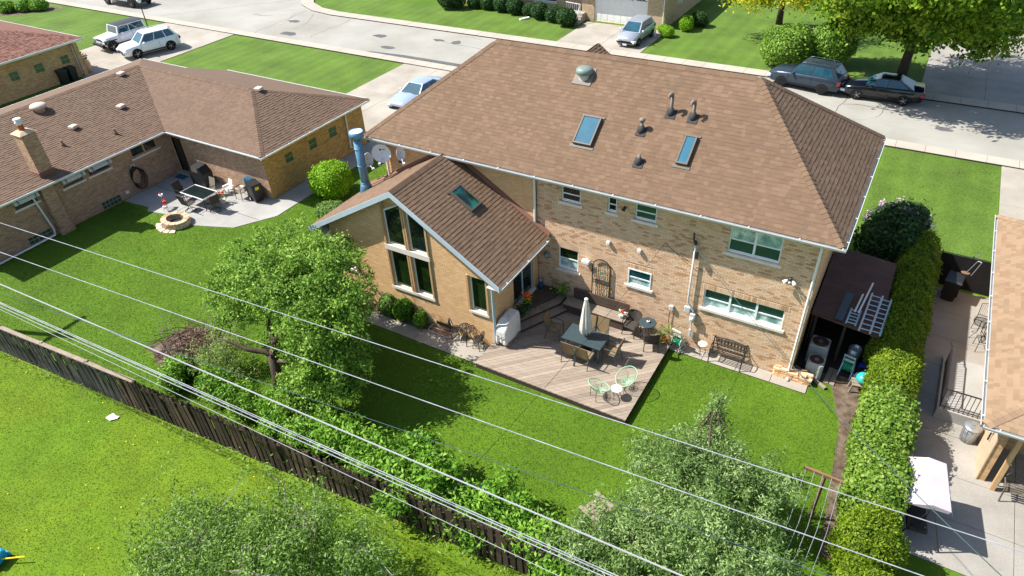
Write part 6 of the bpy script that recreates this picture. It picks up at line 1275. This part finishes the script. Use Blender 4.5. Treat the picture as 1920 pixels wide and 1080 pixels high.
t=thing('street_lamp','globe lamp on a slim black post beside the left driveway','lamp post',(-60.9,18.9,0)); k=MB(); k.tube([(0,0,0),(0,0,2.1)],.045,8); k.build('post','furniture_black',t); k=MB(); k.lathe([(.06,2.1),(.17,2.2),(.2,2.35),(.14,2.5),(.03,2.56)],(0,0,0),14); k.build('globe','lamp_clear',t,True); k=MB(); k.lathe([(.1,2.06),(.1,2.12)],(0,0,0),10); k.build('collar','furniture_black',t)
# ================================================================ hedge and shrubs
SH['arbA']=shrub_mesh('foliage','leaf_arbor',(1.45,1.5,2.15),2.9,11000,.085,.035,.09,31,droop=.3,depth=.10); SH['arbB']=shrub_mesh('foliage','leaf_arbor',(1.5,1.6,2.2),2.7,11000,.085,.035,.10,33,droop=.3,depth=.10)
SH['vine']=shrub_mesh('foliage','leaf_vine',(1.55,2.4,2.05),3.6,12000,.105,.072,.05,35,depth=.07); SH['bright']=shrub_mesh('foliage','leaf_arbor',(1.45,2.15,2.1),3.2,14000,.085,.035,.045,36,droop=.3,depth=.08)
for i,y in enumerate((7.7,6.7,5.65,4.6,3.55,2.6,1.8)): shrub('hedge_shrub',SH['arbA' if i%2 else 'arbB'],'evergreen in the tall dark stretch of hedge beside the shed','hedge',(2.88+.05*math.sin(i*2),y,0),i*1.57*2,(1.,1,1.+.05*math.sin(i*3)),'evergreens of the shaded hedge')
shrub('hedge_shrub',SH['bright'],'squared yellow-green evergreen in full sun behind the teal ball','hedge',(2.98,.15,0),0,1)
shrub('vine_hedge',SH['vine'],'leafy light green hedge block next to the sunlit evergreen','hedge',(3.02,-2.05,0),0,1); shrub('vine_hedge',SH['vine'],'leafy light green hedge block beside the swing seat canopy','hedge',(3.1,-4.3,0),math.pi,(1.,1.02,.95))
shrub('hedge_shrub',SH['arbB'],'rounded golden-green evergreen at the end of the leafy hedge','hedge',(3.15,-6.5,0),.6,(1.08,1.0,.98)); shrub('hedge_shrub',SH['arbA'],'rounded golden-green evergreen past the swing seat feet','hedge',(3.3,-8.0,0),1.2,(1.1,1.05,.9))
one('timber_edging',MB().tube([(2.45,-.8,.07),(2.5,-3,.07),(2.62,-5,.07),(2.78,-8.5,.07)],.06,4),'timber','low timber edging along the foot of the hedge','edging')
SH['lilac']=shrub_mesh('foliage','leaf_dark',(2.6,3.2,2.9),2.1,6500,.16,.1,.15,41,depth=.25)
t=shrub('lilac_bush',SH['lilac'],'big dark lilac bush with pink flowers at the hedge end','bush',(1.95,8.5,0)); P,d=sdir(90,2.1,.0); P=P[d[:,1]>-.2][:60]; d=d[d[:,1]>-.2][:60]; P=P*np.array([1.36,1.66,1.5])+np.array([0,0,1.45]); P=np.repeat(P,14,0)+rng.normal(size=(len(P)*14,3))*.06; link('blossoms',leaves('blossoms','flower_lilac',P,rng.normal(size=P.shape),.06,.05,rng.random(len(P))),t)
SH['box2']=shrub_mesh('foliage','leaf_boxwood',(2.1,2.1,1.7),2.3,7500,.10,.06,.07,43,depth=.08); shrub('globe_shrub',SH['box2'],'bright green clipped dome shrub between the two houses','shrub',(-23.75,2.9,0))
SH['loose']=shrub_mesh('foliage','leaf_willow',(1.6,1.4,1.4),2.1,2600,.12,.04,.16,44,depth=.35); shrub('loose_shrub',SH['loose'],'loose twiggy shrub below the clipped dome shrub','shrub',(-21.6,.6,0),0,(1.1,1,.9)); shrub('loose_shrub',SH['loose'],'loose pale shrub at the extension eave corner','shrub',(-19.3,-1.3,0),1,(1.1,1.3,1.2))
SH['big']=shrub_mesh('foliage','leaf_apple',(3.2,3.0,2.7),2.2,6000,.17,.1,.11,45,depth=.12); shrub('round_shrub',SH['big'],'huge rounded shrub beside the grey crossover','shrub',(-7.3,31.0,0)); shrub('round_shrub',SH['big'],'shaded shrub between the rounded shrub and the maple','shrub',(-4.7,32.6,0),1.,(1,.9,1.05))
SH['bedm']=shrub_mesh('foliage','leaf_bush',(1.8,1.6,1.1),2.2,900,.2,.12,.12,46)
for i,(x,y) in enumerate(((-79.9,16.6),(-78.4,17.6),(-77.2,18.4),(-81.5,16.2))): shrub('flower_bed_shrub',SH['bedm'],'low green mound in the far front lawn bed','shrub',(x,y,0),i,1,'mounds in the far lawn bed')
g=MB(); g.sheet(blob(-79.2,17.4,4,2.0,14,.5),.009); struct('mulch_bed',g,'soil')
# ================================================================ trees
tree('apple_tree','spreading apple tree with crooked trunk by the board fence','tree',(-15.65,-8.9,0),[(-15.65,-8.9,0),(-15.72,-8.8,.5),(-15.95,-8.6,1.2),(-15.9,-8.3,1.8)],
    [((-15.9,-8.35,1.7),(-14.4,-7.2,3.2),.13),((-15.9,-8.4,1.6),(-17.9,-6.6,3.0),.12),((-15.85,-8.6,1.2),(-17.6,-9.3,1.9),.13),((-15.9,-8.35,1.7),(-15.0,-5.9,3.2),.1),((-15.8,-8.6,1.0),(-13.4,-8.5,1.8),.09)],
    'leaf_apple',[(-14.3,-7.5,3.55,1.75,1.5,1.1),(-17.0,-6.9,3.1,1.7,1.3,1.1),(-13.2,-8.3,2.7,1.1,1.0,1.0),(-13.1,-8.8,1.5,1.05,.9,1.0),(-15.5,-5.8,3.1,1.4,1.0,1.0),(-18.3,-5.3,2.4,1.4,1.1,1.1),(-15.8,-7.8,3.9,.9,.8,.7),(-18.0,-7.7,2.2,1.1,.8,.7),(-19.1,-6.5,2.1,.8,.8,.7),(-13.6,-9.6,1.0,.8,.6,.8)],7.6,85,.16,.115,.06,twigs=90,tr=.22,spread=.27)
tree('silver_willow','silvery narrow-leaved tree beside the clothes line','tree',(-.6,-8.6,0),[(-.6,-8.6,0),(-.65,-8.5,.8),(-.5,-8.4,1.6)],
    [((-.5,-8.4,1.4),(-1.5,-7.6,2.6),.09),((-.5,-8.4,1.4),(.3,-7.,2.4),.09),((-.5,-8.4,1.2),(-1.9,-9.7,2.),.08),((-.5,-8.4,1.3),(.5,-9.2,2.5),.08),((-.5,-8.4,1.4),(-1.35,-5.3,2.9),.05)],
    'leaf_olive',[(-1.5,-7.6,2.1,1.25,1.0,.9),(.0,-6.9,1.9,1.15,.85,.8),(-1.9,-9.4,1.6,1.15,.9,.9),(-.1,-9.1,2.1,1.2,.95,.9),(.95,-9.0,1.6,.85,.8,.9),(-2.9,-10.2,1.1,.9,.7,.8),(-1.32,-5.3,2.3,.22,.22,.85),(-1.3,-5.9,1.7,.5,.5,.6),(-.9,-6.4,1.7,.6,.5,.6)],11.,75,.14,.11,.034,droop=.2,twigs=60,tr=.13,spread=.28)
tree('field_willow','grey-green twiggy tree in the field outside the fence','tree',(-9.6,-14.6,0),[(-9.6,-14.6,0),(-9.6,-14.5,.8),(-9.5,-14.4,1.6)],
    [((-9.5,-14.4,1.4),(-11.2,-15.0,2.3),.08),((-9.5,-14.4,1.4),(-8.9,-13.5,2.6),.08),((-9.5,-14.4,1.2),(-7.6,-13.3,2.2),.07),((-9.5,-14.4,1.4),(-9.2,-15.3,2.8),.07)],
    'leaf_willow',[(-11.1,-15.0,1.9,1.5,1.1,1.0),(-9.2,-13.8,2.0,1.4,1.0,1.1),(-7.7,-13.4,1.6,1.0,.8,.9),(-9.0,-15.2,2.1,1.4,1.0,1.1),(-12.0,-16.0,1.3,1.0,.8,.8)],8.,75,.19,.10,.036,twigs=130,tr=.12,bark='twig_pale',spread=.36)
tree('maple_tree','big leafy maple overhanging the parked cars','tree',(-.07,32.1,0),[(-.07,32.1,0),(-.05,32.05,1.2),(.05,31.9,2.6),(.1,31.6,4.2)],
    [((.05,31.8,2.6),(-2.5,29.5,5.5),.16),((.05,31.8,2.8),(2.8,29.5,5.2),.16),((.05,31.8,3.),(.3,28.5,5.5),.15),((.05,31.8,3.2),(.3,33,7),.15)],
    'leaf_maple',[(-2.6,29.6,5.4,2.4,2.4,1.9),(2.6,29.6,5.2,2.5,2.4,2.0),(.2,28.4,5.6,2.6,2.4,2.0),(.3,31.5,7.6,4.,3.8,2.4),(-4.2,31,4.6,1.4,1.6,1.4),(3.9,31.2,4.6,1.8,2.,1.6),(-1.9,30.4,3.5,2.0,1.5,1.4),(1.5,30.3,3.3,2.2,1.5,1.4),(3.6,30.6,3.3,1.4,1.4,1.2),(-4.3,32.2,4.,1.5,1.5,1.4),(-3.2,25.6,6.9,2.2,2.0,1.2),(.2,24.9,7.2,2.4,2.0,1.3),(2.8,26.5,6.6,2.,1.8,1.4)],3.4,42,.36,.26,.17,twigs=30,tr=.34)
tree('honey_locust','yellow-green tree at the top of the lawn by the street house','tree',(-10.,40.5,0),[(-10,40.5,0),(-10,40.4,1.5),(-9.9,40.2,3.4)],
    [((-9.9,40.2,3),(-10.8,36.5,4.2),.14),((-9.9,40.2,3),(-8.4,36.8,4.2),.14)],'leaf_gold',[(-11.4,35.8,3.1,1.7,1.4,1.1),(-8.6,36.2,3.3,1.9,1.5,1.2),(-9.8,37.4,4.8,3,2.2,1.5)],3.6,36,.36,.24,.1,twigs=20,tr=.28,bark='bark')
# shrubs along the board fence
FB=[crown('foliage','leaf_bush',[(0,0,.7,.5,.42,.55),(.3,.2,.95,.3,.3,.35),(-.3,.1,.5,.35,.3,.35)],16,48,.13,.15,.055,0.,.34)[0] for _ in range(3)]
st_=[]
for i in range(2): k=MB(); [k.tube(limb((0,0,0),(random.uniform(-.5,.5),random.uniform(-.4,.4),random.uniform(.7,1.2)),.02,.008,.3,4)[0],.02,4,r1=.008) for _ in range(9)]; st_.append(k.mesh('stems','twig'))
fbp=[(-12.6,-10.75,.95),(-12.45,-9.9,1.0),(-11.3,-10.1,1.15),(-10.2,-10.35,1.1),(-9.0,-9.95,1.25),(-7.7,-10.0,1.25),(-8.4,-10.75,1.0),(-5.6,-9.9,1.15),(-5.9,-10.5,.95),(-3.95,-10.3,1.1),(-3.2,-10.7,1.1),(-17.3,-10.3,.8),(-18.9,-10.6,.75),(-15.9,-10.3,.85),(-13.8,-10.6,.9),(-6.7,-10.4,.9),(-2.2,-11.0,1.0),(-14.6,-9.9,.8)]
FBL={0:'leafy shrub at the fence foot opposite the apple tree crown',7:'leafy shrub beside the dark blue lawn chair',11:'leafy shrub in front of the small blue-green spruce',12:'leafy shrub at the fence beside the brush pile',13:'leafy shrub at the foot of the apple tree trunk',16:'leafy shrub under the silvery tree at the fence end',9:'leafy shrub near the wooden adirondack chair, fence side'}
for i,(x,y,s_) in enumerate(fbp):
    t=thing('fence_shrub',FBL.get(i,'leafy bright green shrub in the thicket along the brown boards'),'shrub',(x,y,0),i*1.7,'shrubs along the board fence'); t.scale=(s_*1.1,s_*1.1,s_); link('foliage',FB[i%3],t); link('stems',st_[i%2],t)
t=thing('dry_shrub','pale straggly shrub with bare twigs next to the brush pile','shrub',(-18.0,-9.2,0)); link('foliage',crown('foliage','leaf_weed',[(0,0,.7,.75,.65,.6),(.4,.3,1.0,.4,.4,.4),(-.5,-.2,.5,.45,.4,.4)],13,36,.14,.11,.03,0.,.42)[0],t); k=MB(); [k.tube(limb((0,0,0),(random.uniform(-.9,.9),random.uniform(-.7,.7),random.uniform(.9,1.6)),.02,.006,.3,4)[0],.016,4,r1=.005) for _ in range(16)]; k.build('stems','twig_pale',t)['kind']='stuff'
SH['spr']=shrub_mesh('foliage','leaf_dark',(1.1,1.0,.9),2.,1500,.16,.03,.15,52,depth=.4); shrub('blue_spruce',SH['spr'],'small blue-green spruce inside the fence by the brush pile','shrub',(-19.2,-10.2,0),0,1)
t=thing('brush_pile','tangled pile of brown cut branches on bare soil','brush pile',(-20.4,-9.0,0)); k=MB()
for i in range(150):
    a=random.uniform(0,6.28); c=Vector((random.gauss(0,.5),random.gauss(0,.5),random.uniform(.1,.55))); d=Vector((math.cos(a),math.sin(a),random.uniform(-.3,.4)))*random.uniform(.3,.75); k.tube([c-d,c+Vector((random.uniform(-.1,.1),random.uniform(-.1,.1),.1)),c+d],random.uniform(.008,.02),3)
o=k.build('branches','twig',t); o['kind']='stuff'; k=MB(); k.lathe([(1.0,0),(.8,.25),(.4,.4),(.02,.45)],(0,0,0),14,sy=.9); k.build('soil_heap','soil',t)
k=MB()
for i in range(26): a=random.uniform(0,6.28); k.tube([(0.9*math.cos(a)+.8,.6*math.sin(a),.2),(1.4*math.cos(a)+1.,1.1*math.sin(a),random.uniform(.6,1.4)),(1.6*math.cos(a)+1.,1.3*math.sin(a)+.2,random.uniform(.9,1.9))],.012,3,r1=.004)
k.build('bare_twigs','twig_pale',t)['kind']='stuff'
# ================================================================ board fence
BF_=thing('board_fence','long weathered board fence, grey at one end and dark brown at the other','fence',(-14,FX(-14),0),world=True); ang=math.atan(.0805); pk={}
for m_,w in (('fence_old',.14),('fence_brown',.15)):
    for i in range(4): k=MB(); k.add([(0,-.012,.02),(w,-.012,.02),(w,.012,.02),(0,.012,.02),(0,-.012,1.44),(w,-.012,1.44),(w,.012,1.44),(0,.012,1.44),(.03,-.012,1.5),(w-.03,-.012,1.5),(w-.03,.012,1.5),(.03,.012,1.5)],[(0,3,2,1),(0,1,5,4),(1,2,6,5),(2,3,7,6),(3,0,4,7),(4,5,9,8),(5,6,10,9),(6,7,11,10),(7,4,8,11),(8,9,10,11)],t=i/3); pk[m_,i]=k.mesh('picket',m_)
x=-31.
while x<-1.2:
    old=x<-20.0; step=.148 if old else .215; m_='fence_old' if old else 'fence_brown'
    if random.random()<.985: link('picket',pk[m_,random.randrange(4)],BF_,Matrix.Translation((x,FX(x)-.045,random.uniform(-.03,.03)))@Matrix.Rotation(ang,4,'Z')@Matrix.Rotation(random.uniform(-.025,.025),4,'Y')@Matrix.Rotation(random.uniform(-.03,.03),4,'X'))
    if not old: link('picket',pk[m_,random.randrange(4)],BF_,Matrix.Translation((x+.11,FX(x)+.045,random.uniform(-.03,.03)))@Matrix.Rotation(ang,4,'Z')@Matrix.Rotation(random.uniform(-.02,.02),4,'Y'))
    x+=step
x=-31.
while x<-1.:
    k=MB(); k.mm(-.05,-.05,0,.05,.05,1.58); o=link('post',k.mesh('post','old_wood' if x<-20 else 'fence_brown'),BF_,Matrix.Translation((x,FX(x)+(.06 if x<-20 else .0),0))@Matrix.Rotation(ang,4,'Z'))
    for z in (.35,1.2):
        k=MB(); L_=2.44; k.mm(.05,-.02,z,L_-.05,.02,z+.09); link('rail',k.mesh('rail','old_wood' if x<-20 else 'fence_brown'),BF_,Matrix.Translation((x,FX(x)+(.03 if x<-20 else 0),0))@Matrix.Rotation(ang,4,'Z'))
    if x<-20: k=MB(); k.mm(.0,-.075,1.5,2.42,.075,1.54); link('cap_board',k.mesh('cap_board','old_wood'),BF_,Matrix.Translation((x,FX(x)+.02,random.uniform(-.02,.02)))@Matrix.Rotation(ang,4,'Z'))
    x+=2.44
# ================================================================ wires and poles
def wire(label,a,b,r,m,sag=.25,n=24):
    a=Vector(a);b=Vector(b); k=MB(); k.tube([a.lerp(b,i/n)-Vector((0,0,sag*4*(i/n)*(1-i/n))) for i in range(n+1)],r,6); return one('overhead_cable',k,m,label,'cable')
def along(xa,ya,xb,yb,x): return ya+(yb-ya)*(x-xa)/(xb-xa)
for lb,A,B,z,r,m,sg in (('thin white overhead line nearest the houses',(-19.64,-12.81),(4.24,-11.0),8.,.0085,'cable_white',.0),('thin white overhead line second from the houses',(-18.1,-13.64),(3.03,-12.09),8.,.0085,'cable_white',.0),
    ('thick pale telephone cable strung above the fence shrubs',(-21.36,-13.1),(-.16,-12.2),5.5,.019,'cable_grey',.0),('thin strand splitting off the thick telephone cable',(-18.9,-12.79),(1.06,-10.68),5.,.009,'cable_dark',.0),('thin sagging line below the bundled cables',(-20.6,-13.66),(-10.1,-13.36),5.2,.007,'cable_grey',.0)):
    wire(lb,(-32.5,along(*A,*B,-32.5),z),(24,along(*A,*B,24),z),r,m,sg)
for i,dy in enumerate((-.045,.02,.08)): wire(('outer strand of the bundled grey cables over the field edge','middle strand of the bundled grey cables over the field edge','inner strand of the bundled grey cables over the field edge')[i],(-32.5,along(-20.45,-13.64,-1.37,-12.8,-32.5)+dy,5.4+.05*(i==1)),(24,along(-20.45,-13.64,-1.37,-12.8,24)+dy,5.4),.0105,'cable_white' if i else 'cable_grey',0)
wire('grey service cable from the mast to the pole line over the hedge',(-3.9,-.15,4.5),(5.47,-12.74,8.06),.009,'cable_dark',.5); wire('thin black cable from the brick wall to the pole line',(-4.9,-.05,4.2),(-5.05,-13.1,5.4),.006,'hose_black',.25); wire('short dark cable from the wall hook to the mast',(-4.9,-.04,4.2),(-3.95,-.12,3.75),.010,'hose_black',.05)
UP=thing('utility_pole','wooden utility pole with crossarm carrying the overhead lines','utility pole',(-32.5,-13.55,0)); k=MB(); k.tube([(0,0,0),(0,0,9.2)],.15,10,r1=.11); k.build('pole','wood_pole',UP); k=MB(); k.box((0.,.1,8.2),(.12,2.5,.14)); k.build('crossarm','wood_pole',UP)
for y in (-1,-.3,.5,1.2): k=MB(); k.lathe([(.04,8.27),(.06,8.33),(.04,8.4)],(0,y,0),8); k.build('insulator','box_grey',UP)
# ================================================================ small things in the yard and field
t=thing('clothes_line','timber clothes-line frame with white lines strung between two crossbars','clothes line',(1.75,-7,0),world=True)
k=MB(); k.box((1.76,-5.42,1.9),(1.0,.07,.09),rz=-.05); k.build('crossbar','timber',t); k=MB(); k.tube([(1.8,-5.42,1.88),(1.8,-5.42,0)],.05,4); k.build('post','timber',t); k=MB(); k.box((1.6,-8.95,1.9),(1.0,.07,.09),rz=-.05); k.build('crossbar','old_wood',t); k=MB(); k.tube([(1.6,-8.95,1.88),(1.6,-8.95,0)],.05,4); k.build('post','old_wood',t)
for i in range(5): x=1.31+i*.22; k=MB(); k.tube([(x,-5.42,1.93),(x-.02,-7.2,1.89),(x-.16,-8.95,1.93)],.006,4); k.build('line','cable_white',t)
AC_=thing('lawn_chair','wooden adirondack lawn chair half hidden by the silver tree','chair',(-3.45,-8.35,0),R(70)); 
for j in range(6): k=MB(); k.box((-.22+j*.088,-.28,.55),(.075,.02,.75),rx=.42); k.build('back_slat','old_wood',AC_)
for j in range(5): k=MB(); k.box((0,-.12+j*.11,.30+j*.018),(.54,.095,.02)); k.build('seat_slat','old_wood',AC_)
for s_ in (-1,1): k=MB(); k.box((s_*.33,.02,.52),(.14,.75,.025)); k.build('armrest','old_wood',AC_); k=MB(); k.box((s_*.3,.3,.25),(.05,.09,.52)); k.build('leg','old_wood',AC_); k=MB(); k.box((s_*.3,-.2,.2),(.05,.09,.4)); k.build('leg','old_wood',AC_)
t=thing('blue_lawn_chair','folded dark blue lawn chair among the fence shrubs','chair',(-6.8,-9.4,0),R(20)); k=MB(); k.box((0,0,.4),(.5,.5,.03)); k.build('seat','tarp_blue',t); k=MB(); k.box((0,-.25,.7),(.5,.03,.5),rx=.2); k.build('backrest','tarp_blue',t)
for x in (-.23,.23):
    for y in (-.22,.22): k=MB(); k.tube([(x,y,.4),(x,y,0)],.014,5); k.build('leg','galvanised',t)
one('paper_scrap',MB().add([(-.16,-.12,.02),(.1,-.14,.03),(.14,.1,.05),(-.12,.14,.02),(.25,.05,.02),(.22,.16,.03)],[(0,1,2,3),(1,4,5,2)]),'paper','crumpled white paper lying in the field','paper',(-19.83,-12.75,.03))
t=thing('toy_frame','blue toy cart with lime push bar at the field edge','toy',(-17.6,-17.75,0),.3); k=MB(); k.bev((-.15,0,.25),(.5,.45,.3),.04); k.build('tub','blue_toy',t); k=MB(); k.tube([(.05,0,.2),(.75,.2,.25)],.02,5); k.build('push_bar','yellow_paint',t)
for x in (-.32,.02):
    for y in (-.24,.24): k=MB(Matrix.Translation((x,y,.1))@Matrix.Rotation(R(90),4,'X')); k.lathe([(.1,-.03),(.1,.03)],(0,0,0),12); k.build('wheel','blue_toy',t)
# ================================================================ grass blades, weeds, dandelions
def inpoly(P,poly):
    x,y=P[:,0],P[:,1]; c=np.zeros(len(P),bool); n=len(poly)
    for i in range(n):
        (x1,y1),(x2,y2)=poly[i],poly[i-1]; m=((y1>y)!=(y2>y)); c^=m&(x<(x2-x1)*(y-y1)/((y2-y1) if y2!=y1 else 1e-9)+x1)
    return c
def grass(name,label,polys,holes,dens,m,h,w):
    P=[]
    for p in polys:
        xs=[a for a,_ in p];ys=[b for _,b in p]; n=int(dens*(max(xs)-min(xs))*(max(ys)-min(ys))); q=np.stack([rng.uniform(min(xs),max(xs),n),rng.uniform(min(ys),max(ys),n)],1); q=q[inpoly(q,p)]
        for hp in holes: q=q[~inpoly(q,hp)]
        P.append(q)
    P=np.concatenate(P); n=len(P); a=rng.uniform(0,6.28,n); k=rng.uniform(.5,1.3,n)*h; V=np.zeros((n,3,3),np.float32); dx=np.cos(a)*w/2; dy=np.sin(a)*w/2; lx=rng.normal(size=n)*h*1.1; ly=rng.normal(size=n)*h*1.1
    V[:,0]=np.stack([P[:,0]-dx,P[:,1]-dy,np.full(n,.0)],1); V[:,1]=np.stack([P[:,0]+dx,P[:,1]+dy,np.full(n,.0)],1); V[:,2]=np.stack([P[:,0]+lx,P[:,1]+ly,k],1)
    me=bpy.data.meshes.new(name); me.vertices.add(n*3); me.vertices.foreach_set('co',V.reshape(-1)); me.loops.add(n*3); me.loops.foreach_set('vertex_index',np.arange(n*3,dtype=np.int32)); me.polygons.add(n); me.polygons.foreach_set('loop_start',np.arange(0,n*3,3,dtype=np.int32))
    at=me.attributes.new('tint','FLOAT','FACE'); pat=.5+.25*np.sin(P[:,0]*.9+1.3*np.sin(P[:,1]*.7))*np.sin(P[:,1]*1.1+.8*np.sin(P[:,0]*.5)); at.data.foreach_set('value',np.clip(.7*pat+.4*rng.random(n)-.05,0,1).astype(np.float32)); me.materials.append(MATS[m]); me.update(calc_edges=True); me.validate()
    o=link(name,me); o['kind']='stuff'; o['label']=label; o['category']='grass'; return o
yard=[(-33.4,-2.8),(-31.3,-2.95),(-29.9,-2.65),(-27.9,-2.8),(-25.85,-2.05),(-24.7,-.25),(-24.7,9),(-17.45,9),(-17.45,-4.6),(-9.98,-4.6),(-9.98,-4.72),(-4.15,-4.72),(-4.15,-.58),(.7,-.58),(.7,.2),(1.3,.2),(1.9,-1.5),(2.2,-4),(2.4,-9.5),(2.4,FX(2.4)),(-33.4,FX(-33.4))]
soil=[(-21.7,-10.1),(-19.2,-10.1),(-19.2,-8.1),(-21.7,-8.1)]
grass('lawn_grass','short bright green lawn grass of the back yards',[yard],[soil],680,'blade_yard',.03,.020)
grass('field_grass','rough yellow-green grass of the open field',[[(-34,FX(-34)-.1),(2,FX(2)-.1),(2,-13),(-6,-15),(-12,-18.5),(-18,-19),(-34,-19)]],[],600,'blade_field',.03,.022)
grass('front_grass','short mown grass of the front lawn across the hedge',[[(.5,10.9),(5.82,10.9),(5.82,20.45),(.5,20.45)]],[],420,'blade_yard',.03,.024)
P=np.stack([rng.uniform(-26,-4,700),rng.uniform(-18,-11.5,700)],1); P=P[P[:,1]<FX(P[:,0])-.3][:80]; Pd=np.concatenate([P,np.full((len(P),1),.06)],1); o=link('dandelions',leaves('dandelions','dandelion',Pd,np.tile([0,0,3.],(len(P),1)),.04,.04,rng.random(len(P)))); o['kind']='stuff'; o['label']='scattered yellow dandelion flowers in the field grass'; o['category']='dandelions'
xs=rng.uniform(-30,-4,900); Pw=np.stack([xs,FX(xs)-.12-np.abs(rng.normal(size=900))*.16,rng.uniform(.03,.3,900)],1); o=link('fence_weeds',leaves('fence_weeds','leaf_weed',Pw,rng.normal(size=(900,3))+np.array([0,0,1.]),.14,.03,rng.random(900))); o['kind']='stuff'; o['label']='pale weeds along the foot of the board fence'; o['category']='weeds'
